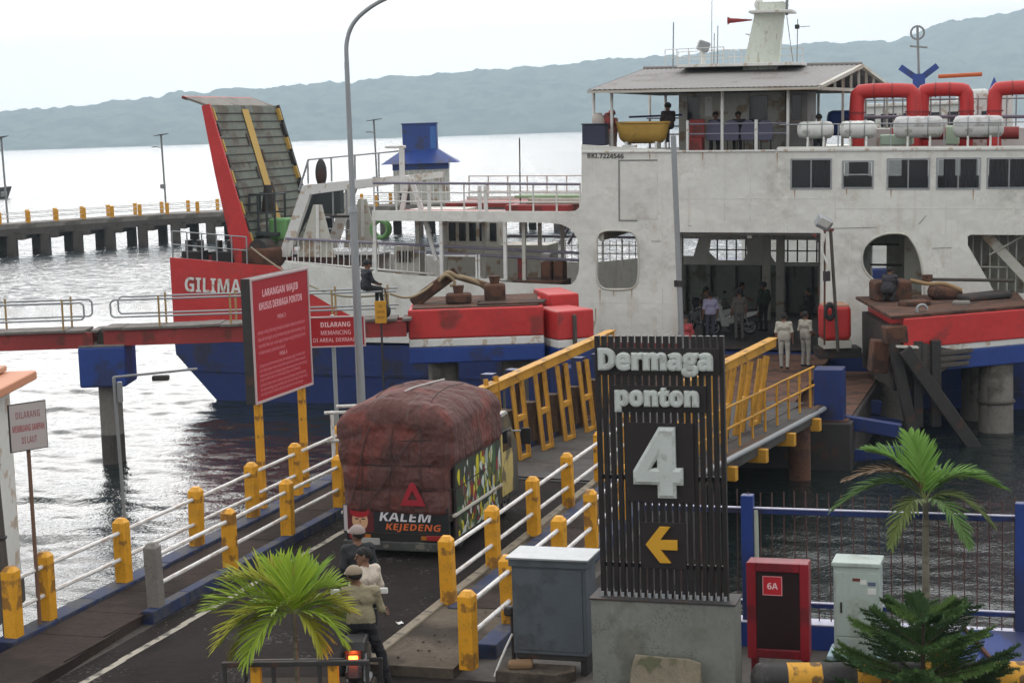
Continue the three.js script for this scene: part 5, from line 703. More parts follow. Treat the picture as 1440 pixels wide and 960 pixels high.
// ---------------------------------------------------------------- cabinets and hydrant box
{
  const c = thing('steel_cabinet', 'blue-grey steel cabinet with a lipped top left of the pier sign', 'cabinet', Q(-2.5, 2.46, -0.25), YAW);
  const m = tmat(wear({ base: [0.085, 0.105, 0.12], v: 0.12, patch: [0.065, 0.075, 0.085], pa: 0.25, pf: 6, streak: 0.35, sc: [0.09, 0.085, 0.08], size: 256, metres: 1.6, s: 65 }), 0.5);
  part(c, 'body', boxAt(1.04, 1.3, 0.55, 0, 1.03, 0, 0.012), m); part(c, 'top_lip', boxAt(1.16, 0.03, 0.7, 0, 1.715, 0, 0.008), M.galv); part(c, 'top_fascia', boxAt(1.1, 0.1, 0.62, 0, 1.645, 0, 0.01), m); part(c, 'door', boxAt(0.94, 1.12, 0.02, 0, 1.0, 0.28, 0.006), m); part(c, 'base_frame', boxAt(1.0, 0.08, 0.5, 0, 0.34, 0, 0.01), M.darkSteel);
  for (const s of [-1, 1]) part(c, 'leg', boxAt(0.08, 0.24, 0.4, s * 0.44, 0.2, 0, 0.01), M.darkSteel);
  part(c, 'side_valve', boxAt(0.14, 0.14, 0.16, -0.62, 0.92, 0.1, 0.04), M.darkSteel); bar(c, 'side_pipe', V(-0.58, 0.1, 0.1), V(-0.58, 0.9, 0.1), 0.03, M.darkSteel); part(c, 'hose', tube([V(-0.58, 0.6, 0.12), V(-0.66, 0.4, 0.25), V(-0.74, 0.15, 0.4), V(-0.76, 0.02, 0.5)], 0.018, 14, 5), M.whiteP);
  const s = thing('stone_step', 'rough stone slab lying under the blue-grey cabinet', 'slab', Q(-2.95, 2.33, -0.16), YAW); part(s, 'slab', ext([[-0.52, -0.2], [0.3, -0.22], [0.5, 0.0], [0.46, 0.2], [-0.4, 0.2], [-0.5, 0.02]], 0.14, [], 0.015).rotateX(-Math.PI / 2), M.sand); part(s, 'broken_piece', boxAt(0.34, 0.1, 0.22, -0.24, 0.2, 0.02, 0.04, 0, 0.3, 0), mat([0.2, 0.12, 0.06], 0.9));
  const h = thing('hydrant_box', 'red fire hydrant box marked 6A by the blue fence post', 'hydrant box', Q(-2.3, 5.5, -0.16), YAW);
  const hr = tmat(wear({ base: [0.30, 0.012, 0.022], v: 0.12, patch: [0.16, 0.012, 0.02], pa: 0.2, pf: 5, size: 256, metres: 1.5, s: 66 }), 0.4);
  part(h, 'back', boxAt(0.8, 1.3, 0.25, 0, 0.95, -0.05, 0.01), hr); for (const x of [-0.35, 0.35]) part(h, 'frame', boxAt(0.12, 1.3, 0.06, x, 0.95, 0.1, 0.01), hr); for (const y of [1.54, 0.37]) part(h, 'frame', boxAt(0.58, 0.12, 0.06, 0, y, 0.1, 0.01), hr);
  part(h, 'door_glass', boxAt(0.58, 1.06, 0.02, 0, 0.955, 0.09, 0.002), new THREE.MeshPhysicalMaterial({ color: col(0.03, 0.016, 0.018), roughness: 0.25 })); for (const x of [-0.34, 0.34]) part(h, 'leg', boxAt(0.08, 0.32, 0.2, x, 0.16, -0.05, 0.01), hr);
  const ht = canvasTex(200, 200, (x, w) => { x.fillStyle = '#c31d2c'; x.fillRect(0, 0, w, w); x.strokeStyle = '#e9a3a8'; x.lineWidth = 8; x.strokeRect(4, 4, w - 8, w - 8); x.fillStyle = '#f2d6d6'; x.font = 'bold 92px sans-serif'; x.textAlign = 'center'; x.fillText('6A', w / 2, 136); }); const hf = part(h, 'number_plate', face(0.26, 0.26), printM(ht)); hf.position.set(-0.07, 1.29, 0.106);
  const e = thing('electric_cabinet', 'pale green electric cabinet on a light plinth before the water', 'cabinet', Q(-1.95, 6.5, -0.16), YAW);
  const em = tmat(wear({ base: [0.42, 0.50, 0.46], v: 0.07, patch: [0.33, 0.38, 0.34], pa: 0.2, pf: 5, streak: 0.3, sc: [0.27, 0.28, 0.24], size: 256, metres: 1.6, s: 67 }), 0.45);
  part(e, 'body', boxAt(0.6, 1.18, 0.42, 0, 0.94, 0, 0.012), em); part(e, 'roof', boxAt(0.64, 0.06, 0.5, 0, 1.56, 0, 0.015), em); part(e, 'door', boxAt(0.54, 0.86, 0.02, 0, 1.02, 0.215, 0.006), em); part(e, 'lower_panel', boxAt(0.54, 0.22, 0.02, 0, 0.46, 0.215, 0.006), em); part(e, 'handle', boxAt(0.025, 0.14, 0.03, -0.2, 0.98, 0.235, 0.006), M.darkSteel); part(e, 'plinth', boxAt(0.78, 0.34, 0.6, 0, 0.17, 0.02, 0.02), tmat(wear({ base: [0.34, 0.48, 0.54], v: 0.1, patch: [0.2, 0.22, 0.22], pa: 0.3, pf: 5, size: 128, metres: 1, s: 68 }), 0.8)); part(e, 'sticker', boxAt(0.1, 0.04, 0.004, 0.0, 1.36, 0.228, 0.001), M.redDull); part(e, 'sticker', boxAt(0.11, 0.08, 0.004, 0.2, 1.21, 0.228, 0.001), M.whiteP); part(e, 'sticker', boxAt(0.1, 0.05, 0.004, 0.2, 1.31, 0.228, 0.001), mat([0.1, 0.12, 0.2], 0.6)); part(e, 'sticker', boxAt(0.08, 0.06, 0.004, 0.09, 1.33, 0.228, 0.001), M.whiteP);
}
// ---------------------------------------------------------------- fence along the quay edge
{
  const t = thing('quay_fence', 'blue post and rail fence with thin rusty rods along the quay edge', 'fence', Q(-0.78, 6.7, -0.16), YAW);
  const rod = mat([0.10, 0.05, 0.045], 0.85), x0 = -3.4, x1 = 5.2;
  for (const x of [-1.86, 1.86, 5.1]) part(t, 'post', boxAt(0.17, 2.14, 0.17, x, 1.09, 0, 0.012), M.blue);
  part(t, 'post_stub', boxAt(0.06, 0.9, 0.05, -1.74, 1.5, 0.02, 0.01), mat([0.45, 0.5, 0.42], 0.7));
  const railM = M.blueD, cap = mat([0.5, 0.5, 0.62], 0.5);
  for (const [y, h] of [[1.93, 0.07], [0.6, 0.06]]) { part(t, 'rail', boxAt(x1 - x0, h, 0.06, (x0 + x1) / 2, y, 0, 0.008), railM); part(t, 'rail_cap', boxAt(x1 - x0, 0.016, 0.064, (x0 + x1) / 2, y + h / 2 + 0.01, 0, 0.003), cap); }
  part(t, 'base_beam', boxAt(x1 - x0, 0.36, 0.3, (x0 + x1) / 2, 0.17, 0, 0.02), M.blue); part(t, 'base_cap', boxAt(x1 - x0, 0.02, 0.31, (x0 + x1) / 2, 0.36, 0, 0.004), cap);
  for (let x = x0 + 0.05; x < x1; x += 0.165) bar(t, 'rod', V(x + rr(-0.01, 0.01), 0.36, -0.05), V(x + rr(-0.02, 0.02), 2.2 + rr(-0.03, 0.03), -0.05), 0.009, rod);
  const f = thing('blue_footing', 'sloping blue steel footing plate at the right end of the fence', 'footing', Q(-1.55, 8.6, -0.16), YAW); part(f, 'plate', boxAt(1.7, 0.12, 1.3, 0, 0.2, 0, 0.01, 0.25), M.blue); part(f, 'brace', boxAt(0.05, 0.05, 1.3, -0.5, 0.3, 0, 0.008, 0.25, 0.5), M.rust); part(f, 'support', boxAt(1.5, 0.2, 0.9, 0, 0.1, -0.1, 0.01), M.blueD);
  const ball = thing('float_ball', 'faded red float ball lying by the foot of the pale cabinet', 'float', Q(-2.1, 7.5, -0.0), YAW); part(ball, 'ball', new THREE.SphereGeometry(0.12, 16, 12).scale(1.1, 0.9, 1).translate(0, 0.3, 0), mat([0.55, 0.10, 0.08], 0.6)); part(ball, 'stem', new THREE.CylinderGeometry(0.04, 0.05, 0.1, 8).translate(0.1, 0.34, 0).rotateZ(0), mat([0.4, 0.08, 0.06], 0.6)); part(ball, 'crate', boxAt(0.5, 0.3, 0.35, -0.15, 0.03, 0, 0.02), M.concD); for (let k = 0; k < 4; k++) part(ball, 'slat', boxAt(0.6, 0.03, 0.06, -0.3, 0.2, -0.12 + k * 0.08, 0.006, 0, 0.1, 0.05), M.cream);
  // striped barrier tube
  const b = thing('striped_barrier', 'black and yellow striped crash barrier along the bottom right edge', 'barrier', V(2.86, -0.07, -21.6), 0.0);
  const yb = tmat(wear({ base: [0.62, 0.31, 0.02], v: 0.15, patch: [0.05, 0.03, 0.015], pa: 0.4, pf: 7, size: 256, metres: 0.8, s: 69 }), 0.6), kb = tmat(wear({ base: [0.022, 0.02, 0.02], v: 0.3, patch: [0.05, 0.045, 0.04], pa: 0.4, pf: 7, size: 256, metres: 0.8, s: 70 }), 0.6);
  b.rotation.z = -0.028;
  const seg = 0.43; for (let k = 0; k < 9; k++) { const g = uvm(new THREE.CylinderGeometry(0.2, 0.2, k === 0 ? seg - 0.12 : seg, 18, 1).rotateZ(Math.PI / 2)).translate(seg * (k + 0.5) + (k === 0 ? 0.06 : 0), 0.36, 0); part(b, 'stripe', g, k % 2 ? yb : kb); }
  part(b, 'end_cap', new THREE.SphereGeometry(0.2, 16, 10, 0, Math.PI * 2, 0, Math.PI / 2).rotateZ(Math.PI / 2).scale(0.7, 1, 1).translate(0.12, 0.36, 0), kb); for (const x of [0.5, 2.0, 3.5]) part(b, 'leg', boxAt(0.12, 0.5, 0.12, x, 0.0, 0, 0.01), M.darkSteel);
}
// ---------------------------------------------------------------- palm guard
{
  const t = thing('planter_guard', 'low black steel guard with yellow posts around the palm', 'guard', V(-2.84, -0.15, -21.6), -0.06);
  part(t, 'top_rail', boxAt(1.86, 0.06, 0.08, 0, 0.83, 0, 0.008), M.darkSteel); part(t, 'low_rail', boxAt(1.86, 0.05, 0.06, 0, 0.12, 0, 0.008), M.darkSteel); for (const x of [-0.9, -0.28, 0.3, 0.9]) part(t, 'upright', boxAt(0.05, 0.82, 0.05, x, 0.41, 0.01, 0.006), M.darkSteel);
  for (const x of [-0.52, 0.46]) part(t, 'yellow_post', boxAt(0.13, 0.8, 0.1, x, 0.4, -0.07, 0.012), M.yellow); part(t, 'soil_bed', boxAt(1.7, 0.3, 1.1, 0, 0.15, -0.6, 0.03), mat([0.05, 0.038, 0.028], 1)); part(t, 'back_rail', boxAt(1.86, 0.05, 0.06, 0, 0.5, -1.2, 0.008), M.darkSteel); for (const x of [-0.9, 0.9]) part(t, 'upright', boxAt(0.05, 0.5, 0.05, x, 0.25, -1.2, 0.006), M.darkSteel);
}
// ---------------------------------------------------------------- loaded truck
{
  const t = thing('loaded_truck', 'small painted truck with a bulging tarpaulin load driving to the ferry', 'truck', Q(3.2, -2.02, -0.15), YAW);
  t.scale.z = 0.9;
  const W = 1.98, tarpT = wear({ base: [0.090, 0.036, 0.031], v: 0.3, patch: [0.17, 0.045, 0.035], pa: 0.45, pf: 4, streak: 0.4, sc: [0.13, 0.10, 0.09], speck: 0.3, kc: [0.15, 0.10, 0.09], size: 1024, metres: 2.4, s: 71 });
  const tarpM = tmat(tarpT, 0.85, { bumpMap: texture(256, (u, w) => { const k = 0.55 * (1 - Math.abs(2 * fbm(u + 0.06 * fbm(u, w, 6, 2, 70), w * 0.5, 8, 4, 72) - 1)) + 0.45 * (1 - Math.abs(2 * fbm(u, w, 6, 3, 69) - 1)); return [k, k, k]; }, false, 1.7), bumpScale: 0.09 });
  // tarpaulin over stacked sacks: rounded block with pillow bulges between lashings
  const Wt = 2.02, Ht = 1.72, Lt = 3.15, y0 = 0.78;
  const g0 = new THREE.BoxGeometry(Wt, Ht, Lt, 44, 40, 56), p = g0.attributes.position;
  for (let i = 0; i < p.count; i++) {
    let x = p.getX(i), y = p.getY(i), z = p.getZ(i); const hx = Wt / 2, hy = Ht / 2, hz = Lt / 2, r = 0.2;
    const qx = Math.max(-hx + r, Math.min(hx - r, x)), qy = Math.max(-hy, Math.min(hy - r, y)), qz = Math.max(-hz + r, Math.min(hz - r, z));
    let n = V(x - qx, y - qy, z - qz); if (n.length() < 1e-5) n.set(0, -1, 0); n.normalize();
    let q = V(qx, qy, qz).addScaledVector(n, r); if (y <= -hy + 1e-4) q.y = -hy;
    const yy = (q.y + hy);
    const rowH = 0.43 + 0.02 * Math.sin(q.x * 2.3 + q.z), col = Math.abs(n.z) > 0.6 ? q.x / 0.5 : q.z / 0.62;
    const pr = Math.abs(Math.sin(Math.PI * yy / rowH)), pc = Math.abs(Math.sin(Math.PI * (col + 0.35 * Math.floor(yy / rowH))));
    const top = Math.max(0, n.y);
    let d = 0.085 * Math.pow(pr, 0.22) * (1 - top) + 0.022 * Math.pow(pc, 0.5) * (1 - 0.5 * top) + 0.1 * (fbm(q.x / 5 + q.z / 7 + 0.5, q.y / 5 + 0.5 + q.z / 5, 8, 3, 73) - 0.5);
    q.addScaledVector(n, d);
    if (q.y > 0) q.y += 0.34 * (q.y / hy) * Math.max(0, 1 - Math.pow(q.x / 1.12, 2)) * (0.75 + 0.25 * Math.cos((q.z - 0.2) * 1.2));
    q.x *= 1 + 0.02 * Math.sin(q.y * 3); { const lim = 0.95 + 0.14 * ss(0.72, 0.95, q.y + hy); q.x = Math.max(-lim, Math.min(lim, q.x)); }
    p.setXYZ(i, q.x, q.y, q.z);
  }
  g0.computeVertexNormals(); part(t, 'tarpaulin', uvm(g0).translate(0, y0 + Ht / 2, -Lt / 2), tarpM);
  part(t, 'rope', tube([V(-0.35, 2.42, 0.06), V(-0.2, 2.62, -0.25), V(0.05, 2.86, -0.7), V(0.3, 2.93, -1.1), V(0.5, 2.96, -1.5)], 0.022, 24, 5), mat([0.45, 0.42, 0.4], 0.9)); part(t, 'rope', tube([V(-0.35, 2.42, 0.08), V(-0.48, 2.1, 0.14), V(-0.62, 1.6, 0.14), V(-0.8, 1.0, 0.1)], 0.012, 20, 5), mat([0.08, 0.05, 0.045], 0.9)); part(t, 'rope', tube([V(0.55, 2.3, 0.12), V(0.2, 1.9, 0.15), V(-0.2, 1.3, 0.15), V(-0.55, 0.9, 0.12)], 0.01, 20, 5), mat([0.07, 0.045, 0.04], 0.9));
  for (const yy of [1.22, 1.66, 2.1]) part(t, 'lashing', tube([V(-1.02, yy, -2.6), V(-1.03, yy - 0.02, -1.2), V(-1.0, yy, -0.1), V(-0.8, yy + 0.01, 0.05), V(0, yy - 0.02, 0.07), V(0.8, yy + 0.01, 0.05), V(1.02, yy, -0.12), V(1.05, yy + 0.02, -1.3), V(1.02, yy, -2.6)], 0.009, 60, 5), mat([0.03, 0.022, 0.02], 0.9));
  for (const xx of [-0.62, -0.1, 0.45]) part(t, 'lashing', tube([V(xx, 0.9, 0.12), V(xx + 0.06, 1.5, 0.12), V(xx + 0.1, 2.1, 0.1), V(xx + 0.12, 2.45, -0.02), V(xx + 0.15, 2.75, -0.5), V(xx + 0.18, 2.85, -1.2), V(xx + 0.2, 2.8, -2.2)], 0.008, 40, 5), mat([0.05, 0.035, 0.03], 0.9));
  const tri = part(t, 'warning_triangle', ext([[-0.23, 0], [0.23, 0], [0.04, 0.4], [-0.04, 0.4]], 0.02, [[[-0.09, 0.1], [0.09, 0.1], [0, 0.27]]]).translate(0.36, 0.96, 0.13), mat([0.32, 0.012, 0.025], 0.5));
  // chassis, tailgate with lettering, side boards
  part(t, 'bed', boxAt(W, 0.12, 3.2, 0, 0.72, -1.6, 0.01), M.darkSteel);
  const tail = canvasTex(1024, 240, (x, w, h) => {
    x.fillStyle = '#1b1f20'; x.fillRect(0, 0, w, h); x.fillStyle = '#b9b2b4'; x.fillRect(0, 0, 40, h); x.fillStyle = '#5b1a1f'; x.fillRect(36, 0, 260, h); x.fillStyle = '#35502f'; x.fillRect(340, 6, 330, 34); x.fillStyle = '#8a8b3a'; x.fillRect(660, 4, 120, 30); x.fillStyle = '#7c2b24'; x.fillRect(800, 6, 130, 26);
    x.fillStyle = '#c9a07c'; x.beginPath(); x.ellipse(160, 140, 78, 96, 0, 0, 7); x.fill(); x.fillStyle = '#9e1420'; x.beginPath(); x.ellipse(160, 58, 96, 54, 0, 0, 7); x.fill(); x.fillStyle = '#2a1714'; x.fillRect(112, 118, 34, 12); x.fillRect(176, 118, 34, 12); x.fillStyle = '#9a6a4c'; x.fillRect(154, 130, 14, 36); x.fillStyle = '#6d2a26'; x.fillRect(134, 188, 52, 12);
    x.save(); x.transform(1, 0, -0.22, 1, 20, 0); x.fillStyle = '#d8d6da'; x.font = 'bold 118px sans-serif'; x.textAlign = 'left'; x.scale(1.35, 1); x.fillText('KALEM', 258, 136); x.fillStyle = '#d5662a'; x.font = 'bold 84px sans-serif'; x.fillText('KEJEDENG', 318, 216); x.restore();
  });
  part(t, 'tailgate', boxAt(W, 0.5, 0.06, 0, 0.68, 0.03, 0.01), M.darkSteel); const tf = part(t, 'tailgate_art', face(W - 0.04, 0.46), printM(tail, 0.5)); tf.position.set(0, 0.69, 0.064);
  part(t, 'bumper', boxAt(W, 0.16, 0.12, 0, 0.22, 0.04, 0.02), tmat(wear({ base: [0.05, 0.055, 0.05], v: 0.3, patch: [0.16, 0.15, 0.12], pa: 0.3, pf: 10, size: 128, metres: 1, s: 74 }), 0.6));
  part(t, 'under_panel', boxAt(W - 0.1, 0.14, 0.06, 0, 0.37, 0.02, 0.01), M.black); for (const s of [-1, 1]) { const r = part(t, 'rear_light', boxAt(0.3, 0.09, 0.04, s * 0.72, 0.38, 0.07, 0.01), mat([0.3, 0.02, 0.02], 0.3)); part(r, 'lens', boxAt(0.1, 0.07, 0.02, s * 0.52, 0.38, 0.08, 0.005), mat([0.4, 0.14, 0.02], 0.3)); } part(t, 'licence_plate', boxAt(0.42, 0.12, 0.02, -0.5, 0.3, 0.11, 0.004), mat([0.35, 0.35, 0.33], 0.5)); part(t, 'tail_corner', boxAt(0.22, 0.08, 0.04, -0.55, 0.22, 0.12, 0.01), M.whiteP);
  const sideArt = (seedv, base) => canvasTex(1024, 320, (x, w, h) => { let s = seedv; const R = () => { s = (s * 1103515245 + 12345) >>> 0; return s / 4294967296; }; x.fillStyle = base; x.fillRect(0, 0, w, h); const cs = ['#a9a51c', '#c6bd1f', '#2f5a33', '#1d3826', '#8e9c94', '#b7c2bd', '#7d1c22', '#20282a', '#c7c9c6', '#4d5c2a']; for (let i = 0; i < 120; i++) { x.fillStyle = cs[Math.floor(R() * cs.length)]; const cx = R() * w, cy = R() * h, a = 20 + R() * 60, b = 50 + R() * 120; x.beginPath(); x.moveTo(cx, cy); x.quadraticCurveTo(cx + a, cy - b * 0.4, cx + a * 0.4, cy + b); x.quadraticCurveTo(cx - a, cy + b * 0.4, cx, cy); x.fill(); } });
  for (const s of [-1, 1]) {
    part(t, 'side_board', boxAt(0.05, 0.86, 2.9, s * (W / 2 + 0.02), 1.2, -1.7, 0.01), M.darkSteel); const a = part(t, 'side_art', face(2.86, 0.82), printM(sideArt(11, '#26352a'), 0.55)); a.position.set(s * (W / 2 + 0.0475), 1.2, -1.7); a.rotation.y = s * Math.PI / 2;
    part(t, 'side_rail', boxAt(0.05, 0.05, 3.1, s * (W / 2 + 0.05), 0.76, -1.6, 0.008), M.cream); part(t, 'skirt', boxAt(0.05, 0.42, 2.9, s * (W / 2 + 0.01), 0.52, -1.65, 0.01), M.darkSteel); const b = part(t, 'skirt_art', face(2.6, 0.38), printM(sideArt(29, '#30332f'), 0.55)); b.position.set(s * (W / 2 + 0.0375), 0.53, -1.65); b.rotation.y = s * Math.PI / 2;
  }
  const wheel = (x, z, dual) => { const gT = new THREE.TorusGeometry(0.26, 0.11, 10, 24).rotateY(Math.PI / 2); const w = part(t, 'wheel', gT.translate(x, 0.37, z), M.tyre); part(w, 'rim', new THREE.CylinderGeometry(0.2, 0.2, 0.14, 18).rotateZ(Math.PI / 2).translate(x, 0.37, z), M.grey); part(w, 'hub', new THREE.CylinderGeometry(0.07, 0.09, 0.2, 10).rotateZ(Math.PI / 2).translate(x, 0.37, z), M.darkSteel); };
  for (const s of [-1, 1]) { wheel(s * 0.84, -0.75); wheel(s * 0.84, -3.75); part(t, 'mud_flap', boxAt(0.34, 0.4, 0.02, s * 0.8, 0.32, -0.25, 0.004), M.rubber); }
  part(t, 'chassis', boxAt(0.8, 0.18, 4.2, 0, 0.5, -2.1, 0.02), M.black);
  const cabM = tmat(wear({ base: [0.06, 0.065, 0.06], v: 0.2, patch: [0.14, 0.11, 0.05], pa: 0.3, pf: 5, size: 256, metres: 1.5, s: 75 }), 0.4);
  part(t, 'cab', ext([[0.35, -3.3], [1.95, -3.3], [1.98, -4.1], [1.3, -4.65], [0.35, -4.7]].map(([y, z]) => [-z, y]), 1.8, [], 0.04).rotateY(Math.PI / 2).translate(-0.9, 0, 0), cabM);
  for (const s of [-1, 1]) { const d = part(t, 'cab_door', boxAt(0.03, 1.2, 0.8, s * 0.955, 1.05, -3.85, 0.02), tmat(wear({ base: [0.5, 0.4, 0.14], v: 0.15, patch: [0.07, 0.07, 0.06], pa: 0.45, pf: 5, size: 128, metres: 1, s: 76 }), 0.45)); part(d, 'door_window', boxAt(0.02, 0.4, 0.6, s * 0.97, 1.5, -3.85, 0.01), M.darkGlass); const m = part(t, 'mirror', boxAt(0.2, 0.32, 0.06, s * 1.22, 1.5, -4.35, 0.03), M.black); bar(m, 'mirror_arm', V(s * 0.95, 1.6, -4.3), V(s * 1.15, 1.6, -4.35), 0.018, M.galv); }
  part(t, 'windscreen', boxAt(1.6, 0.62, 0.03, 0, 1.58, -4.42, 0.01, 0.68), M.darkGlass);
}
// ---------------------------------------------------------------- motorcycles
function motorcycle(label, color, opts = {}) {
  const t = thing('motorcycle', label, 'motorcycle', null, 0, opts.group), m = mat(color, 0.35), dk = mat([0.02, 0.02, 0.022], 0.5);
  const wheel = (z) => { const w = part(t, 'wheel', new THREE.TorusGeometry(0.245, 0.05, 8, 26).rotateY(Math.PI / 2).translate(0, 0.295, z), M.tyre); part(w, 'rim', new THREE.TorusGeometry(0.2, 0.018, 6, 24).rotateY(Math.PI / 2).translate(0, 0.295, z), M.galv); for (let k = 0; k < 5; k++) { const a = k * 1.257; part(w, 'spoke', barGeo(V(0, 0.295, z), V(0, 0.295 + 0.2 * Math.sin(a), z + 0.2 * Math.cos(a)), 0.014, 0.012, 5), M.galv); } part(w, 'hub', new THREE.CylinderGeometry(0.05, 0.05, 0.12, 10).rotateZ(Math.PI / 2).translate(0, 0.295, z), M.darkSteel); };
  wheel(0); wheel(-1.24);
  const prof = (pts, th, name, mt, x = 0) => part(t, name, ext(pts, th, [], 0.02).rotateY(Math.PI / 2).translate(-th / 2 + x, 0, 0), mt);   // points as [distance ahead of the rear wheel, height]
  prof([[-0.22, 0.72], [0.1, 0.62], [0.5, 0.5], [0.72, 0.34], [0.95, 0.36], [1.0, 0.6], [1.05, 0.92], [0.98, 0.98], [0.85, 0.6], [0.55, 0.68], [0.2, 0.76], [-0.28, 0.82]], 0.2, 'body_fairing', m);
  prof([[-0.26, 0.83], [0.25, 0.79], [0.6, 0.72], [0.62, 0.78], [0.3, 0.86], [-0.2, 0.9]], 0.24, 'seat', dk);
  prof([[1.02, 0.62], [1.4, 0.56], [1.52, 0.42], [1.46, 0.36], [1.3, 0.53], [1.05, 0.54]], 0.12, 'front_mudguard', m); prof([[-0.34, 0.5], [-0.3, 0.62], [0.05, 0.6], [0.2, 0.56], [0.0, 0.55], [-0.28, 0.44]], 0.12, 'rear_mudguard', dk);
  prof([[0.95, 0.9], [1.08, 0.92], [1.14, 1.02], [1.06, 1.1], [0.94, 1.02]], 0.26, 'head_cowl', m);
  for (const s of [-1, 1]) { bar(t, 'fork', V(s * 0.08, 0.295, -1.24), V(s * 0.07, 0.95, -1.0), 0.022, M.galv); bar(t, 'swing_arm', V(s * 0.09, 0.295, 0), V(s * 0.1, 0.36, -0.5), 0.025, dk); bar(t, 'shock', V(s * 0.11, 0.32, -0.05), V(s * 0.11, 0.66, -0.16), 0.025, M.galv); bar(t, 'handlebar', V(0, 1.02, -1.0), V(s * 0.34, 1.04, -0.9), 0.014, dk); bar(t, 'grip', V(s * 0.25, 1.035, -0.925), V(s * 0.36, 1.04, -0.88), 0.02, dk); bar(t, 'mirror_stem', V(s * 0.22, 1.04, -0.95), V(s * 0.3, 1.25, -0.95), 0.007, dk); part(t, 'mirror', boxAt(0.13, 0.085, 0.03, s * 0.32, 1.28, -0.95, 0.014), opts.mirror ?? dk); part(t, 'indicator', new THREE.SphereGeometry(0.03, 8, 6).translate(s * 0.14, 0.68, 0.26), mat([0.5, 0.16, 0.02], 0.3)); }
  bar(t, 'exhaust', V(0.14, 0.3, -0.4), V(0.16, 0.42, 0.2), 0.045, M.galv); part(t, 'engine', boxAt(0.24, 0.26, 0.36, 0, 0.36, -0.6, 0.05), M.darkSteel); bar(t, 'grab_rail', V(-0.1, 0.86, 0.2), V(0.1, 0.86, 0.2), 0.013, M.galv);
  part(t, 'number_plate', boxAt(0.22, 0.09, 0.012, 0, 0.52, 0.32, 0.003), mat([0.025, 0.025, 0.025], 0.5)); part(t, 'tail_housing', boxAt(0.22, 0.1, 0.06, 0, 0.73, 0.25, 0.02), dk);
  if (opts.lit) { part(t, 'tail_light', boxAt(0.12, 0.065, 0.03, 0, 0.735, 0.29, 0.012), new THREE.MeshStandardMaterial({ color: col(0.5, 0.03, 0.01), emissive: col(1, 0.13, 0.02), emissiveIntensity: 9, roughness: 0.3 })); const pl = new THREE.PointLight(new THREE.Color(1, 0.12, 0.03), 0.35, 0, 2); pl.position.set(0, 0.735, 0.36); pl.castShadow = true; pl.shadow.radius = 1.5; t.add(pl); }
  else part(t, 'tail_light', boxAt(0.12, 0.06, 0.03, 0, 0.735, 0.29, 0.012), mat([0.3, 0.02, 0.02], 0.3));
  return t;
}
motorcycle('dark motorcycle with its red tail light lit, under the khaki rider', [0.03, 0.028, 0.03], { lit: true, mirror: M.whiteP }).position.set(-2.16, -0.15, -22.35);
{
  const place = (label, c, u, w, turn) => { const m = motorcycle(label, c, { group: 'motorcycles parked on the car deck' }); onShip(m, u, 0.5, w, turn); };
  place('motorcycle with a white front cowl parked deepest on the car deck', [0.55, 0.56, 0.54], 19.0, 4.6, 0.9); place('white-sided motorcycle on the car deck behind the man in grey', [0.5, 0.52, 0.5], 19.6, 3.6, 1.9); place('black motorcycle at the left edge of the ferry door', [0.03, 0.03, 0.035], 18.0, 4.0, 0.5);
}
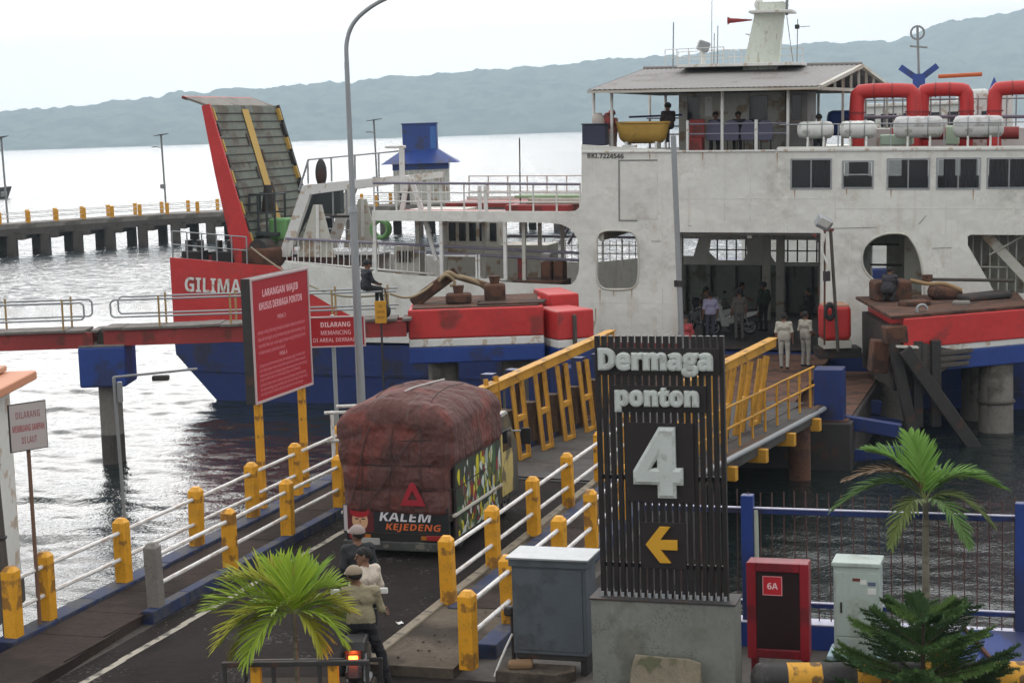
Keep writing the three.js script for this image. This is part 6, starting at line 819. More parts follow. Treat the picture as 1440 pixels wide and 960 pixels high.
// ---------------------------------------------------------------- people: one smooth skin over a skeleton of tapered bones
function skin(bones, cell, k) {
  let mn = V(9, 9, 9), mx = V(-9, -9, -9);
  for (const b of bones) for (const p of [b.p, b.q]) { const r = Math.max(b.r, b.s) + cell * 2; mn.min(p.clone().subScalar(r)); mx.max(p.clone().addScalar(r)); }
  const nx = Math.ceil((mx.x - mn.x) / cell) + 1, ny = Math.ceil((mx.y - mn.y) / cell) + 1, nz = Math.ceil((mx.z - mn.z) / cell) + 1;
  const B = bones.map(b => { const d = b.q.clone().sub(b.p); return [b.p.x, b.p.y, b.p.z, d.x, d.y, d.z, Math.max(1e-9, d.lengthSq()), b.r, b.s, b.c]; });
  const dist = (b, x, y, z) => { const ax = x - b[0], ay = y - b[1], az = z - b[2]; let t = (ax * b[3] + ay * b[4] + az * b[5]) / b[6]; t = t < 0 ? 0 : t > 1 ? 1 : t; const ex = ax - t * b[3], ey = ay - t * b[4], ez = az - t * b[5]; return Math.sqrt(ex * ex + ey * ey + ez * ez) - (b[7] + (b[8] - b[7]) * t); };
  const f = (x, y, z) => { let d = 1e3; for (const b of B) { const e = dist(b, x, y, z); if (e - d > k) continue; const h = Math.max(0, Math.min(1, 0.5 + 0.5 * (e - d) / k)); d = e * (1 - h) + d * h - k * h * (1 - h); } return d; };
  const val = new Float32Array(nx * ny * nz), id = (i, j, l) => (l * ny + j) * nx + i;
  for (let l = 0; l < nz; l++) for (let j = 0; j < ny; j++) for (let i = 0; i < nx; i++) val[id(i, j, l)] = f(mn.x + i * cell, mn.y + j * cell, mn.z + l * cell);
  const vid = new Int32Array(nx * ny * nz).fill(-1), pos = [], colr = [], idx = [];
  const E = [[0, 1], [0, 2], [0, 4], [1, 3], [1, 5], [2, 3], [2, 6], [3, 7], [4, 5], [4, 6], [5, 7], [6, 7]];
  for (let l = 0; l < nz - 1; l++) for (let j = 0; j < ny - 1; j++) for (let i = 0; i < nx - 1; i++) {
    const v = []; let m = 0; for (let c = 0; c < 8; c++) { const q = val[id(i + (c & 1), j + ((c >> 1) & 1), l + (c >> 2))]; v.push(q); if (q < 0) m |= 1 << c; }
    if (m === 0 || m === 255) continue;
    let x = 0, y = 0, z = 0, n = 0;
    for (const [a, b] of E) if ((v[a] < 0) !== (v[b] < 0)) { const t = v[a] / (v[a] - v[b]); x += (a & 1) + t * ((b & 1) - (a & 1)); y += ((a >> 1) & 1) + t * (((b >> 1) & 1) - ((a >> 1) & 1)); z += (a >> 2) + t * ((b >> 2) - (a >> 2)); n++; }
    const px = mn.x + (i + x / n) * cell, py = mn.y + (j + y / n) * cell, pz = mn.z + (l + z / n) * cell;
    vid[id(i, j, l)] = pos.length / 3; pos.push(px, py, pz);
    let bd = 1e3, bc = null; for (const b of B) { const e = dist(b, px, py, pz); if (e < bd) { bd = e; bc = b[9]; } } colr.push(...bc);
  }
  const quad = (a, b, c, d, flip) => { if (a < 0 || b < 0 || c < 0 || d < 0) return; if (flip) idx.push(a, c, b, a, d, c); else idx.push(a, b, c, a, c, d); };
  for (let l = 1; l < nz - 1; l++) for (let j = 1; j < ny - 1; j++) for (let i = 1; i < nx - 1; i++) {
    const s = val[id(i, j, l)] < 0;
    if (s !== val[id(i + 1, j, l)] < 0) quad(vid[id(i, j - 1, l - 1)], vid[id(i, j, l - 1)], vid[id(i, j, l)], vid[id(i, j - 1, l)], !s);
    if (s !== val[id(i, j + 1, l)] < 0) quad(vid[id(i - 1, j, l - 1)], vid[id(i, j, l - 1)], vid[id(i, j, l)], vid[id(i - 1, j, l)], s);
    if (s !== val[id(i, j, l + 1)] < 0) quad(vid[id(i - 1, j - 1, l)], vid[id(i, j - 1, l)], vid[id(i, j, l)], vid[id(i - 1, j, l)], !s);
  }
  const g = new THREE.BufferGeometry(); g.setAttribute('position', new THREE.Float32BufferAttribute(pos, 3)); g.setAttribute('color', new THREE.Float32BufferAttribute(colr, 3)); g.setIndex(idx); g.computeVertexNormals(); return g;
}
const SKIN = [0.20, 0.105, 0.065], HAIR = [0.012, 0.010, 0.009];
const bodyM = new THREE.MeshStandardMaterial({ vertexColors: true, roughness: 0.85, bumpMap: texture(128, (u, w) => { const k = 1 - Math.abs(2 * fbm(u + 0.1 * fbm(u, w, 4, 2, 87), w, 6, 4, 88) - 1); return [k, k, k]; }, false, 0.8), bumpScale: 0.03 });
// joints in metres: x to the person's right, y up, forward is -z
function person(label, o, group) {
  const t = thing('person', label, 'person', null, 0, group);
  const J = Object.assign({ pelvis: [0, 0.93, 0], chest: [0, 1.26, 0.0], neck: [0, 1.40, 0.0], head: [0, 1.54, -0.015], hipL: [-0.09, 0.90, 0], hipR: [0.09, 0.90, 0], kneeL: [-0.10, 0.49, -0.02], kneeR: [0.10, 0.49, -0.02], ankL: [-0.11, 0.09, 0.02], ankR: [0.11, 0.09, 0.02], shL: [-0.18, 1.36, 0.0], shR: [0.18, 1.36, 0.0], elL: [-0.24, 1.10, 0.03], elR: [0.24, 1.10, 0.03], wrL: [-0.24, 0.87, -0.06], wrR: [0.24, 0.87, -0.06], faceTurn: 0, faceTilt: 0, footTurn: 0 }, o.pose ?? {});
  const P = n => V(...J[n]); const C = Object.assign({ shirt: [0.3, 0.27, 0.2], sleeve: null, fore: SKIN, trousers: [0.03, 0.03, 0.035], shoes: [0.015, 0.014, 0.014], skin: SKIN }, o.colors);
  const up = C.sleeve ?? C.shirt, bones = [], add = (p, q, r, s, c) => bones.push({ p, q, r, s, c });
  const across = P('shR').sub(P('shL')).normalize(), hipx = P('hipR').sub(P('hipL')).normalize();
  // torso: hips, belly, ribs, shoulders
  add(P('pelvis').addScaledVector(hipx, -0.07), P('pelvis').addScaledVector(hipx, 0.07), 0.105, 0.105, C.trousers);
  const mid = P('pelvis').lerp(P('chest'), 0.45); add(mid.clone().addScaledVector(hipx, -0.06), mid.clone().addScaledVector(hipx, 0.06), 0.115, 0.115, C.shirt); const lowr = P('pelvis').lerp(P('chest'), 0.2); add(lowr.clone().addScaledVector(hipx, -0.075), lowr.clone().addScaledVector(hipx, 0.075), 0.118, 0.118, C.shirt);
  add(P('chest').addScaledVector(across, -0.085), P('chest').addScaledVector(across, 0.085), 0.118, 0.118, C.shirt); add(P('shL'), P('shR'), 0.068, 0.068, C.shirt); add(P('chest').lerp(P('neck'), 0.75), P('neck'), 0.075, 0.055, C.shirt);
  const faceQ = new THREE.Quaternion().setFromEuler(new THREE.Euler(J.faceTilt, J.faceTurn, 0, 'YXZ')), hd = P('head'), hp = (x, y, z) => V(x, y, z).applyQuaternion(faceQ).add(hd);
  add(P('neck'), hp(0, -0.06, 0.02), 0.055, 0.05, C.skin);
  for (const [s, S] of [[-1, 'L'], [1, 'R']]) {
    add(P('hip' + S), P('knee' + S), 0.092, 0.064, C.trousers); add(P('knee' + S), P('ank' + S), 0.062, 0.05, C.trousers);
    const ft = V(0, 0, -1).applyAxisAngle(UP, J['foot' + S] ?? J.footTurn); const a = P('ank' + S); add(a.clone().add(V(0, -0.045, 0)).addScaledVector(ft, -0.03), a.clone().add(V(0, -0.055, 0)).addScaledVector(ft, 0.15), 0.042, 0.034, C.shoes);
    const elb = P('el' + S), half = P('sh' + S).lerp(elb, 0.9); add(P('sh' + S), half, 0.058, 0.05, up); add(half, elb, 0.045, 0.042, C.fore); add(elb, P('wr' + S), 0.042, 0.03, C.fore);
  }
  const cell = o.cell ?? 0.016, gs = [skin(bones, cell, 0.035)];
  // head with face, on a finer grid
  const hb = []; const ha = (p, q, r, s, c) => hb.push({ p, q, r, s, c });
  ha(hp(0, 0.02, 0.015), hp(0, 0.05, 0.02), 0.088, 0.086, C.skin); ha(hp(0, -0.035, -0.02), hp(0, -0.05, -0.03), 0.066, 0.055, C.skin); ha(hp(0, -0.085, -0.055), hp(0, -0.085, -0.05), 0.03, 0.03, C.skin);
  ha(hp(0, 0.022, -0.085), hp(0, -0.018, -0.108), 0.009, 0.015, C.skin); for (const s of [-1, 1]) { ha(hp(s * 0.088, 0.0, 0.015), hp(s * 0.09, 0.035, 0.02), 0.014, 0.02, C.skin); ha(hp(s * 0.02, 0.04, -0.083), hp(s * 0.045, 0.04, -0.076), 0.01, 0.009, C.skin); }
  const lip = C.skin.map((v, i) => v * [0.8, 0.6, 0.6][i]); ha(hp(-0.02, -0.05, -0.088), hp(0.02, -0.05, -0.088), 0.009, 0.009, lip); ha(P('neck'), hp(0, -0.05, 0.02), 0.052, 0.05, C.skin);
  gs.push(skin(hb, Math.min(0.009, cell * 0.55), 0.018));
  // hands: palm, four fingers and a thumb, curled
  for (const [s, S] of [[-1, 'L'], [1, 'R']]) {
    const w = P('wr' + S), dir = w.clone().sub(P('el' + S)).normalize(); const side = V(0, 0, -1).sub(dir.clone().multiplyScalar(-dir.z)).normalize(); if (!isFinite(side.x) || side.length() < 0.5) side.set(1, 0, 0); const nrm = V().crossVectors(dir, side).multiplyScalar(s).normalize();   // nrm: towards the palm side
    const h = []; const at = (a, b, c) => w.clone().addScaledVector(dir, a).addScaledVector(side, b).addScaledVector(nrm, c); const hadd = (p, q, r, s2) => h.push({ p, q, r, s: s2, c: C.hand ?? C.skin });
    hadd(at(-0.02, 0, 0), at(0.03, 0, 0), 0.027, 0.026); hadd(at(0.03, -0.022, 0), at(0.085, -0.03, 0), 0.017, 0.015); hadd(at(0.03, 0.018, 0), at(0.085, 0.028, 0), 0.018, 0.015); hadd(at(0.03, 0, 0), at(0.085, 0, 0), 0.018, 0.015);
    [[-0.033, 0.058], [-0.011, 0.07], [0.011, 0.076], [0.033, 0.068]].forEach(([b, len], i) => { const c = o.grip ? 0.75 : 0.35; hadd(at(0.085, b, 0), at(0.085 + len * 0.5, b * 1.05, c * 0.016), 0.0095, 0.009); hadd(at(0.085 + len * 0.5, b * 1.05, c * 0.016), at(0.085 + len * (1 - c * 0.45), b * 1.05, c * 0.055), 0.009, 0.0078); });
    hadd(at(0.03, 0.03, 0.006), at(0.06, 0.056, 0.018), 0.013, 0.011); hadd(at(0.06, 0.056, 0.018), at(0.09, 0.062, 0.03), 0.0105, 0.009);
    gs.push(skin(h, o.far ? 0.009 : 0.0065, 0.008));
  }
  const geo = mergeGeometries(gs.map(g => g.toNonIndexed())); const p = geo.attributes.position, uv = new Float32Array(p.count * 2); for (let i = 0; i < p.count; i++) { uv[2 * i] = p.getX(i) + p.getZ(i); uv[2 * i + 1] = p.getY(i); } geo.setAttribute('uv', new THREE.BufferAttribute(uv, 2)); part(t, 'body', geo, bodyM);
  const hg = new THREE.Group(); hg.position.copy(hd); hg.quaternion.copy(faceQ);
  const head = (name, g, m) => { const q = part(t, name, g, m); q.position.copy(hd); q.quaternion.copy(faceQ); return q; };
  for (const s of [-1, 1]) head('eye', new THREE.SphereGeometry(0.011, 8, 6).translate(s * 0.032, 0.022, -0.078), mat([0.02, 0.015, 0.012], 0.3));
  const hairM = mat(o.hair ?? HAIR, 0.85);
  const dome = (r, sy, lo, wob) => { const g = new THREE.SphereGeometry(r, 22, 14, 0, Math.PI * 2, 0, lo), q = g.attributes.position; for (let i = 0; i < q.count; i++) { const x = q.getX(i), y = q.getY(i), z = q.getZ(i), k = 1 + wob * (fbm(x * 2 + 0.5, y * 2 + z * 2 + 0.5, 16, 3, 89) - 0.5); q.setXYZ(i, x * k, y * k * sy, z * k * 1.08); } g.computeVertexNormals(); return g; };
  head('hair', dome(0.103, 1.0, 1.75, 0.25).rotateX(0.42).translate(0, 0.04, 0.022), hairM);
  if (o.cap) { const cm = mat(o.cap, 0.85), c = head('cap', dome(0.118, 0.95, 1.6, 0.08).translate(0, 0.055, 0.012), cm); part(c, 'brim', (() => { const g = new THREE.CylinderGeometry(0.105, 0.112, 0.012, 20, 1, false, -Math.PI / 2, Math.PI).scale(0.95, 1, 1.25); return g.rotateY(Math.PI).rotateX(0.12).translate(0, 0.05, -0.045); })(), cm); }
  if (o.collar) head('collar', new THREE.TorusGeometry(0.07, 0.02, 6, 18).rotateX(1.35).translate(0, -0.15, 0.015), mat(o.collar, 0.85));
  return t;
}
const stand = (t, p, yaw) => { t.position.copy(p); t.rotation.y = yaw; return t; };
// near group on the road
stand(person('person in khaki cap and jacket astride the motorcycle, seen from behind', { cell: 0.012, colors: { shirt: [0.27, 0.235, 0.15], fore: [0.25, 0.215, 0.14], trousers: [0.014, 0.014, 0.017] }, cap: [0.25, 0.20, 0.14], grip: true, pose: { pelvis: [0, 0.95, 0.0], chest: [0, 1.27, -0.06], neck: [0, 1.42, -0.09], head: [-0.08, 1.54, -0.13], faceTurn: 0.5, faceTilt: -0.1, hipL: [-0.1, 0.92, 0], hipR: [0.1, 0.92, 0], kneeL: [-0.24, 0.5, -0.06], kneeR: [0.25, 0.5, -0.04], ankL: [-0.3, 0.09, 0.02], ankR: [0.34, 0.09, 0.0], shL: [-0.2, 1.37, -0.06], shR: [0.2, 1.37, -0.06], elL: [-0.27, 1.1, -0.12], elR: [0.27, 1.09, -0.12], wrL: [-0.29, 1.0, -0.36], wrR: [0.29, 1.0, -0.36] } }), V(-2.12, -0.15, -22.92), 0.0);
stand(person('person in a cream shirt facing left beside the motorcycle', { cell: 0.012, colors: { shirt: [0.58, 0.51, 0.42], fore: [0.56, 0.49, 0.4], trousers: [0.016, 0.016, 0.02] }, collar: [0.66, 0.6, 0.52], pose: { faceTurn: 0.85, faceTilt: -0.05, head: [0, 1.55, -0.04], elR: [0.26, 1.1, 0.0], wrR: [0.2, 0.9, -0.16], elL: [-0.25, 1.1, -0.03], wrL: [-0.2, 0.92, -0.2] } }), V(-2.14, -0.15, -24.1), 0.75);
stand(person('person in a grey cap and dark jacket, farthest of the three on the road', { cell: 0.014, colors: { shirt: [0.025, 0.027, 0.03], fore: [0.025, 0.027, 0.03], trousers: [0.03, 0.03, 0.035] }, cap: [0.27, 0.22, 0.20], pose: { faceTurn: 0.4, ankL: [-0.11, 0.09, 0.12], ankR: [0.11, 0.09, -0.12], kneeR: [0.1, 0.5, -0.1] } }), V(-2.36, -0.15, -25.5), 0.3);
// at the ferry door
const DOOR = 'people at the ferry door';
stand(person('person in a pale uniform at the bridge end, seen from behind, left of two', { far: true, cell: 0.02, colors: { shirt: [0.42, 0.40, 0.34], fore: SKIN, trousers: [0.36, 0.35, 0.31] } , pose: { ankL: [-0.1, 0.09, -0.06], ankR: [0.1, 0.09, 0.08] } }, DOOR), Q(27.3, 1.18, -0.12), -0.3);
stand(person('person in a pale uniform beside the red fender block, right of two', { far: true, cell: 0.02, colors: { shirt: [0.36, 0.34, 0.29], fore: SKIN, trousers: [0.28, 0.27, 0.24] }, pose: { wrL: [-0.1, 1.0, -0.2], wrR: [0.12, 1.0, -0.2] } }, DOOR), Q(27.8, 1.75, -0.12), -0.9);
onShip(person('person in dull grey standing among the motorcycles on the car deck', { far: true, cell: 0.02, colors: { shirt: [0.11, 0.10, 0.09], fore: SKIN, trousers: [0.09, 0.085, 0.08] } }, DOOR), 19.45, 0.5, 2.2, 0.4);
onShip(person('person in a red and white shirt at the left of the ferry door', { far: true, cell: 0.02, colors: { shirt: [0.34, 0.05, 0.055], fore: SKIN, trousers: [0.3, 0.28, 0.26] } }, DOOR), 18.2, -0.1, -0.5, 2.8);
onShip(person('person in a pale violet shirt just inside the ferry door', { far: true, cell: 0.02, colors: { shirt: [0.3, 0.29, 0.42], fore: SKIN, trousers: [0.05, 0.05, 0.07] } }, DOOR), 18.62, 0.5, 1.4, 0.5);
onShip(person('person in black deep inside the ferry door on the right', { far: true, cell: 0.022, colors: { shirt: [0.02, 0.02, 0.02], fore: [0.02, 0.02, 0.02], trousers: [0.02, 0.02, 0.02] } }, DOOR), 21.6, 0.5, 3.2, 1.0);
onShip(person('person in a dark green jacket behind the white-sided motorcycle', { far: true, cell: 0.022, colors: { shirt: [0.03, 0.045, 0.03], fore: [0.03, 0.045, 0.03], trousers: [0.02, 0.02, 0.02] }, cap: [0.02, 0.02, 0.025] }, DOOR), 19.9, 0.5, 4.8, 0.8);
onShip(person('person in a dark brown shirt at the black motorcycle inside the ferry', { far: true, cell: 0.022, colors: { shirt: [0.06, 0.04, 0.03], fore: SKIN, trousers: [0.02, 0.02, 0.025] } }, DOOR), 18.2, 0.5, 3.1, -0.6);
onShip(person('person in charcoal leaning over the white-cowled motorcycle', { far: true, cell: 0.022, colors: { shirt: [0.035, 0.035, 0.04], fore: SKIN, trousers: [0.03, 0.03, 0.03] }, pose: { chest: [0, 1.22, -0.12], neck: [0, 1.34, -0.2], head: [0, 1.45, -0.27], shL: [-0.18, 1.31, -0.16], shR: [0.18, 1.31, -0.16], elL: [-0.22, 1.08, -0.28], elR: [0.22, 1.08, -0.28], wrL: [-0.2, 1.0, -0.48], wrR: [0.2, 1.0, -0.48] } }, DOOR), 18.8, 0.5, 5.6, -1.2);
// sitting on the catwalk rail
const sit = { pelvis: [0, 0.5, 0], chest: [0, 0.82, -0.04], neck: [0, 0.97, -0.06], head: [0, 1.1, -0.09], hipL: [-0.09, 0.48, -0.02], hipR: [0.09, 0.48, -0.02], kneeL: [-0.1, 0.42, -0.42], kneeR: [0.1, 0.42, -0.42], ankL: [-0.1, 0.04, -0.4], ankR: [0.1, 0.04, -0.46], shL: [-0.18, 0.92, -0.05], shR: [0.18, 0.92, -0.05], elL: [-0.22, 0.68, -0.12], elR: [0.22, 0.68, -0.12], wrL: [-0.12, 0.58, -0.34], wrR: [0.12, 0.58, -0.34], faceTilt: -0.2 };
stand(person('person in dark clothes and black hat sitting on the catwalk rail', { far: true, cell: 0.018, cap: [0.015, 0.015, 0.018], colors: { shirt: [0.02, 0.022, 0.03], fore: [0.02, 0.022, 0.03], trousers: [0.018, 0.018, 0.022] }, pose: sit }), V(-4.05, 2.5, -49.55), -1.0);
const bagm = thing('black_bag', 'black bag hanging from the end post of the catwalk', 'bag', V(-3.5, 2.12, -49.4)); part(bagm, 'bag_body', (() => { const g = new THREE.SphereGeometry(0.16, 12, 10).scale(0.9, 1.2, 0.6); return g.translate(0, 0.2, 0); })(), M.black); part(bagm, 'strap', tube([V(-0.05, 0.38, 0), V(-0.12, 0.6, -0.02), V(-0.02, 0.85, -0.05), V(0.04, 0.6, -0.02), V(0.05, 0.38, 0)], 0.015, 16, 5), M.black);
// on the ferry's top deck and the right dolphin
const TOP = 'passengers on the top deck';
onShip(person('hooded passenger in dark clothes sitting behind the yellow rescue boat', { far: true, cell: 0.022, cap: [0.05, 0.035, 0.03], colors: { shirt: [0.05, 0.035, 0.035], fore: [0.05, 0.035, 0.035] }, pose: sit }, TOP), 17.1, 7.05, 2.2, 0.5);
onShip(person('passenger in a faded red shirt by the navy locker', { far: true, cell: 0.022, cap: [0.4, 0.12, 0.08], colors: { shirt: [0.4, 0.16, 0.11], fore: SKIN, trousers: [0.3, 0.25, 0.22] } }, TOP), 15.4, 6.4, 1.5, 2.5);
onShip(person('seated passenger in dark violet behind the row of deck seats, left', { far: true, cell: 0.022, colors: { shirt: [0.05, 0.045, 0.08], fore: SKIN }, pose: sit }, TOP), 18.6, 6.75, 2.9, 3.1);
onShip(person('seated passenger in dark clothes behind the row of deck seats, right', { far: true, cell: 0.022, colors: { shirt: [0.03, 0.03, 0.035], fore: SKIN }, pose: sit }, TOP), 19.35, 6.75, 2.9, 3.1);
onShip(person('passenger in navy whose head shows above the first life raft', { far: true, cell: 0.022, colors: { shirt: [0.02, 0.025, 0.05], fore: SKIN } }, TOP), 22.0, 6.2, 2.2, 0.2);
stand(person('person in dark clothes crouching on the right rusty dolphin', { far: true, cell: 0.02, colors: { shirt: [0.03, 0.028, 0.035], fore: SKIN, trousers: [0.02, 0.02, 0.022] }, pose: Object.assign({}, sit, { pelvis: [0, 0.34, 0], hipL: [-0.09, 0.33, -0.02], hipR: [0.09, 0.33, -0.02], ankL: [-0.12, 0.09, -0.1], ankR: [0.12, 0.09, -0.1], kneeL: [-0.14, 0.45, -0.36], kneeR: [0.14, 0.45, -0.36], chest: [0, 0.64, -0.14], neck: [0, 0.77, -0.2], head: [0, 0.88, -0.26], shL: [-0.18, 0.73, -0.18], shR: [0.18, 0.73, -0.18], elL: [-0.22, 0.52, -0.3], elR: [0.22, 0.52, -0.3], wrL: [-0.1, 0.48, -0.46], wrR: [0.1, 0.48, -0.46] }) }), V(11.05, 1.85, -51.9), -0.6);
// ---------------------------------------------------------------- palms and the young pine
const leafM = (r, g, b) => new THREE.MeshPhysicalMaterial({ color: col(r, g, b), roughness: 0.75, transmission: 0.25, thickness: 0, side: THREE.DoubleSide });
function frond(len, rise, droop, leafLen, pairs, upsweep, stiff, tw = 0) {
  // rachis arching along local -z, leaflets both sides, each a folded strip of two tapering blades
  const P = t => V(0, rise * Math.sin(t * 1.6) * len - droop * t * t * len, -len * t * (1 - 0.12 * droop * t)), pos = [], pushTri = (a, b, c) => pos.push(a.x, a.y, a.z, b.x, b.y, b.z, c.x, c.y, c.z);
  for (let i = 0; i < pairs; i++) for (const s of [-1, 1]) {
    const t = 0.12 + 0.87 * (i + rr(-0.3, 0.3)) / pairs, o = P(Math.min(1, t)), fwd = P(Math.min(1, t + 0.03)).sub(P(t - 0.03)).normalize(), sideV = V(s, 0, 0), upv = V().crossVectors(sideV, fwd).multiplyScalar(s < 0 ? 1 : -1); if (upv.y < 0) upv.negate();
    const L0 = leafLen * (0.55 + 0.75 * Math.sin(Math.PI * Math.min(1, t * 0.9 + 0.12))) * rr(0.85, 1.1), ang = 0.95 - 0.55 * t + rr(-0.1, 0.1);
    const d0 = fwd.clone().multiplyScalar(Math.cos(ang)).addScaledVector(sideV, Math.sin(ang)).addScaledVector(upv, upsweep + rr(-0.12, 0.12)).normalize();
    const w = 0.02 * rr(0.7, 1.2), n = 4; let prev = null; const q = o.clone(), d = d0.clone();
    for (let k = 0; k <= n; k++) { const f = k / n, ww = w * (k === 0 ? 0.5 : Math.sqrt(1 - f) * 1.25 + 0.06), lat2 = V().crossVectors(d, upv).normalize(), c = q.clone(), a = c.clone().addScaledVector(lat2, ww).addScaledVector(upv, ww * 0.5), b = c.clone().addScaledVector(lat2, -ww).addScaledVector(upv, ww * 0.5); if (prev) { pushTri(prev[0], a, prev[1]); pushTri(prev[1], a, c); pushTri(prev[1], c, prev[2]); pushTri(prev[2], c, b); } prev = [a, c, b]; q.addScaledVector(d, L0 / n); d.y -= stiff * (0.1 + 0.25 * f); d.normalize(); }
  }
  const g = new THREE.BufferGeometry(); g.setAttribute('position', new THREE.Float32BufferAttribute(pos, 3)); g.computeVertexNormals();
  const pts = []; for (let k = 0; k <= 8; k++) pts.push(P(k / 8)); return [g, tube(pts, 0.009, 12, 5)];
}
function palm(label, pos, trunkH, r, specs, mats) {
  const t = thing('palm', label, 'palm', pos);
  const trunkM = tmat(wear({ base: [0.19, 0.175, 0.13], v: 0.3, patch: [0.12, 0.11, 0.08], pa: 0.4, pf: 8, size: 128, metres: 0.5, s: 90 }), 0.95);
  const prof = []; for (let k = 0; k <= 24; k++) { const f = k / 24; prof.push(new THREE.Vector2(r * (1.25 - 0.5 * f) * (k % 2 ? 1.04 : 0.97), trunkH * f)); } part(t, 'trunk', uvm(new THREE.LatheGeometry(prof, 10)), trunkM);
  specs.forEach(([az, tilt, len, rise, droop, leafLen, pairs, upsweep, stiff, mi]) => { const [g, s] = frond(len, rise, droop, leafLen, pairs, upsweep, stiff); const f = part(t, 'frond', g, mats[mi]); const st = part(f, 'stalk', s, mat([0.16, 0.2, 0.05], 0.7)); f.position.set(0, trunkH - 0.03, 0); f.rotation.order = 'YXZ'; f.rotation.set(tilt, az, 0); });
  return t;
}
{
  const G = [leafM(0.26, 0.38, 0.012), leafM(0.18, 0.31, 0.013), leafM(0.36, 0.37, 0.02), leafM(0.20, 0.22, 0.025), leafM(0.28, 0.23, 0.05)];
  // angles: az 0 points away from the camera, +pi/2 to the left, -pi/2 to the right
  palm('bright green young palm in the lower left with long feathery leaves', V(-2.88, -0.12, -22.0), 1.36, 0.03, [
    [1.25, 0.55, 0.99, 0.35, 0.5, 0.45, 26, 0.5, 0.25, 2], [1.62, 0.3, 1.08, 0.32, 0.55, 0.47, 26, 0.5, 0.3, 0], [1.9, 0.1, 1.03, 0.3, 0.7, 0.43, 24, 0.3, 0.45, 2], [1.45, -0.05, 0.99, 0.25, 0.85, 0.41, 24, 0.1, 0.6, 3], [2.25, -0.05, 0.85, 0.25, 0.8, 0.40, 22, 0.1, 0.55, 0], [1.1, 0.1, 0.90, 0.25, 0.6, 0.40, 22, 0.2, 0.45, 1],
    [-1.15, 0.5, 0.72, 0.35, 0.5, 0.36, 20, 0.5, 0.3, 0], [-1.5, 0.25, 0.74, 0.32, 0.62, 0.36, 20, 0.4, 0.4, 2], [-1.75, 0.0, 0.72, 0.25, 0.8, 0.32, 20, 0.15, 0.55, 0], [-2.0, -0.25, 0.54, 0.2, 0.9, 0.34, 18, 0.1, 0.6, 2], [-1.0, 0.15, 0.63, 0.25, 0.6, 0.38, 20, 0.2, 0.4, 1],
    [0.55, 0.75, 0.77, 0.25, 0.3, 0.43, 20, 0.45, 0.15, 0], [-0.5, 0.72, 0.74, 0.25, 0.35, 0.41, 20, 0.45, 0.2, 1], [0.05, 0.95, 0.63, 0.2, 0.2, 0.40, 18, 0.45, 0.15, 0], [2.75, 0.5, 0.59, 0.25, 0.5, 0.36, 16, 0.35, 0.35, 0]], G);
  const D = [leafM(0.13, 0.28, 0.03), leafM(0.075, 0.17, 0.025), leafM(0.12, 0.17, 0.03), leafM(0.20, 0.13, 0.07)];
  palm('slender palm with arching fronds standing before the fence', Q(-1.15, 7.32, -0.15), 2.25, 0.05, [
    [-1.55, 0.62, 1.02, 0.35, 0.85, 0.34, 40, 0.25, 0.5, 0], [-1.9, 0.15, 0.9, 0.25, 0.75, 0.28, 24, 0.1, 0.6, 2], [0.15, 1.05, 1.05, 0.2, 0.35, 0.32, 38, 0.3, 0.35, 0], [0.9, 0.85, 1.1, 0.25, 0.5, 0.32, 38, 0.3, 0.4, 0], [1.5, 0.45, 1.2, 0.3, 0.85, 0.32, 40, 0.15, 0.55, 1], [1.75, 0.7, 1.2, 0.3, 0.7, 0.28, 36, 0.1, 0.5, 3], [2.3, 0.05, 0.85, 0.25, 0.9, 0.27, 22, 0.05, 0.6, 2], [-2.6, 0.1, 0.85, 0.2, 0.9, 0.26, 22, 0.05, 0.6, 1], [-0.8, 0.5, 0.95, 0.25, 0.6, 0.27, 24, 0.2, 0.5, 1]], D);
  // young Norfolk-type pine: whorls of upswept branches closely set with needles
  const t = thing('young_pine', 'young dark green pine with tiered branches in the lower right corner', 'tree', V(4.92, -0.15, -21.25));
  const nm = [mat([0.034, 0.082, 0.02], 0.8), mat([0.05, 0.11, 0.024], 0.8), mat([0.08, 0.15, 0.03], 0.8)], bark = mat([0.05, 0.035, 0.022], 0.95);
  part(t, 'trunk', barGeo(V(0, 0, 0), V(0.02, 1.3, 0), 0.045, 0.012, 8), bark);
  const branch = (len, up) => {
    const pos = [], tri = (a, b, c) => pos.push(a.x, a.y, a.z, b.x, b.y, b.z, c.x, c.y, c.z), C = s => V(0, up * s * len + 0.3 * s * s * len, -len * s);
    const needles = (p0, p1, n, L0) => { const d = p1.clone().sub(p0).normalize(); for (let i = 0; i < n; i++) { const q = p0.clone().lerp(p1, (i + rnd()) / n), v = V(rr(-1, 1), rr(-0.3, 1.2), rr(-1, 1)); v.addScaledVector(d, -v.dot(d)).normalize().addScaledVector(d, 0.55).normalize(); const sd = V().crossVectors(v, d).normalize().multiplyScalar(0.009); tri(q.clone().add(sd), q.clone().sub(sd), q.clone().addScaledVector(v, L0 * rr(0.7, 1.2))); } };
    needles(C(0.1), C(1), 200, 0.06);
    for (let i = 0; i < 15; i++) for (const s of [-1, 1]) { const f = 0.16 + 0.82 * i / 15, o = C(f), L0 = 0.3 * len * (1 - 0.55 * f) * rr(0.8, 1.2) + 0.05, e = o.clone().add(V(s * L0 * 0.8, L0 * rr(0.15, 0.4), -L0 * 0.65)); needles(o, e, 70, 0.055); const w = V(0, 0.006, 0); tri(o.clone().add(w), o.clone().sub(w), e); }
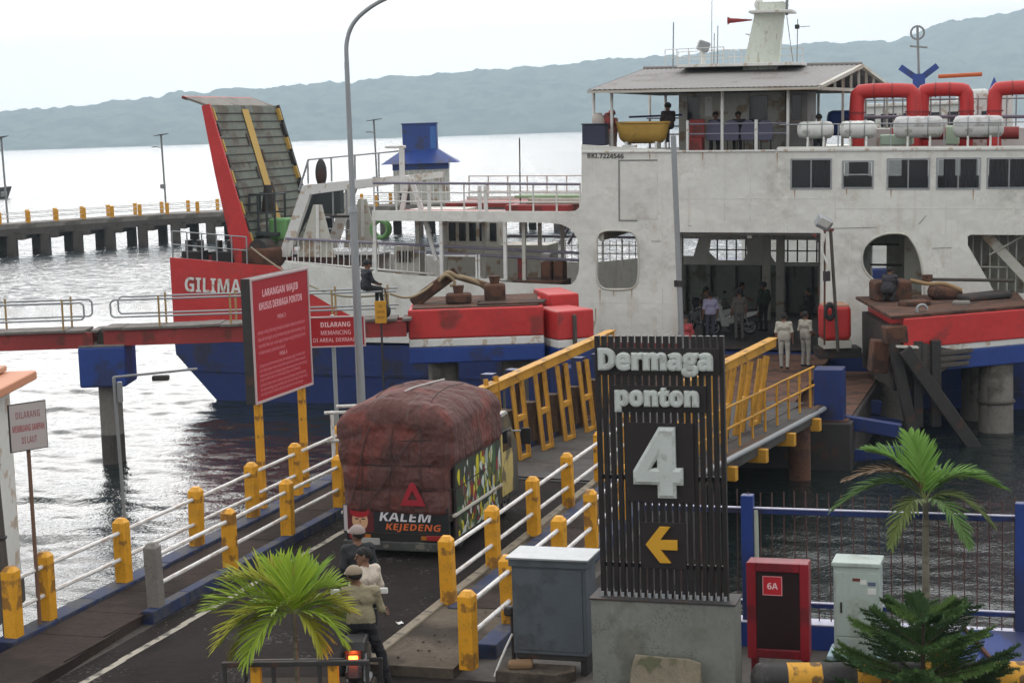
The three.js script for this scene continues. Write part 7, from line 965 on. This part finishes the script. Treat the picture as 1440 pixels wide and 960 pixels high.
    const g = new THREE.BufferGeometry(); g.setAttribute('position', new THREE.Float32BufferAttribute(pos, 3)); g.computeVertexNormals(); return [g, barGeo(C(0), C(0.95), 0.014, 0.004, 5)];
  };
  [[1.2, 0.46, 6, 0.2], [0.86, 0.86, 7, 0.14], [0.46, 1.12, 8, 0.1], [0.2, 1.1, 7, 0.08]].forEach(([y, len, n, up], k) => { for (let i = 0; i < n; i++) { const [g, w] = branch(len * rr(0.88, 1.1), up * rr(0.7, 1.2)); const b = part(t, 'branch', g, nm[(i + k) % 3]); part(b, 'wood', w, bark); b.position.set(0.01, y, 0); b.rotation.y = i / n * 6.283 + k * 0.7 + rr(-0.15, 0.15); } });
}

// ---------------------------------------------------------------- small litter on the ground
{
  const scrap = (name, label, cat, a, b, y, m, w, d) => { const g = new THREE.PlaneGeometry(w, d, 4, 4).rotateX(-Math.PI / 2), p = g.attributes.position; for (let i = 0; i < p.count; i++) p.setY(i, rr(0, 0.018)); g.computeVertexNormals(); solo(name, label, cat, g, m, Q(a, b, y), rr(0, 3)); };
  scrap('paper_scrap', 'white crumpled paper scrap on the road by the kerb', 'litter', -0.75, -0.5, -0.146, M.whiteP, 0.14, 0.09);
  scrap('paper_scrap', 'pale paper scrap on the road near the white line', 'litter', 1.6, -3.3, -0.146, M.cream, 0.12, 0.1);
  const pts = []; for (let k = 0; k < 70; k++) { const a = rr(-3.1, 3.5), b = rr(0.1, 1.15), r = rr(0.008, 0.026); pts.push(new THREE.IcosahedronGeometry(r, 0).scale(1, 0.6, 1).rotateY(rr(0, 3)).translate(b, r * 0.3, -a)); }
  for (let k = 0; k < 50; k++) { const a = rr(-5, 8), b = rr(-4.2, -3.9), r = rr(0.006, 0.02); pts.push(new THREE.IcosahedronGeometry(r, 0).scale(1, 0.6, 1).rotateY(rr(0, 3)).translate(b, -0.15 + r * 0.3, -a)); }
  const o = atRoad(struct('grit', merge(pts.map(g => uvm(g))), M.sand, 'stuff', 'loose grit and pebbles scattered along the kerbs'));
}
renderer.render(scene, camera);
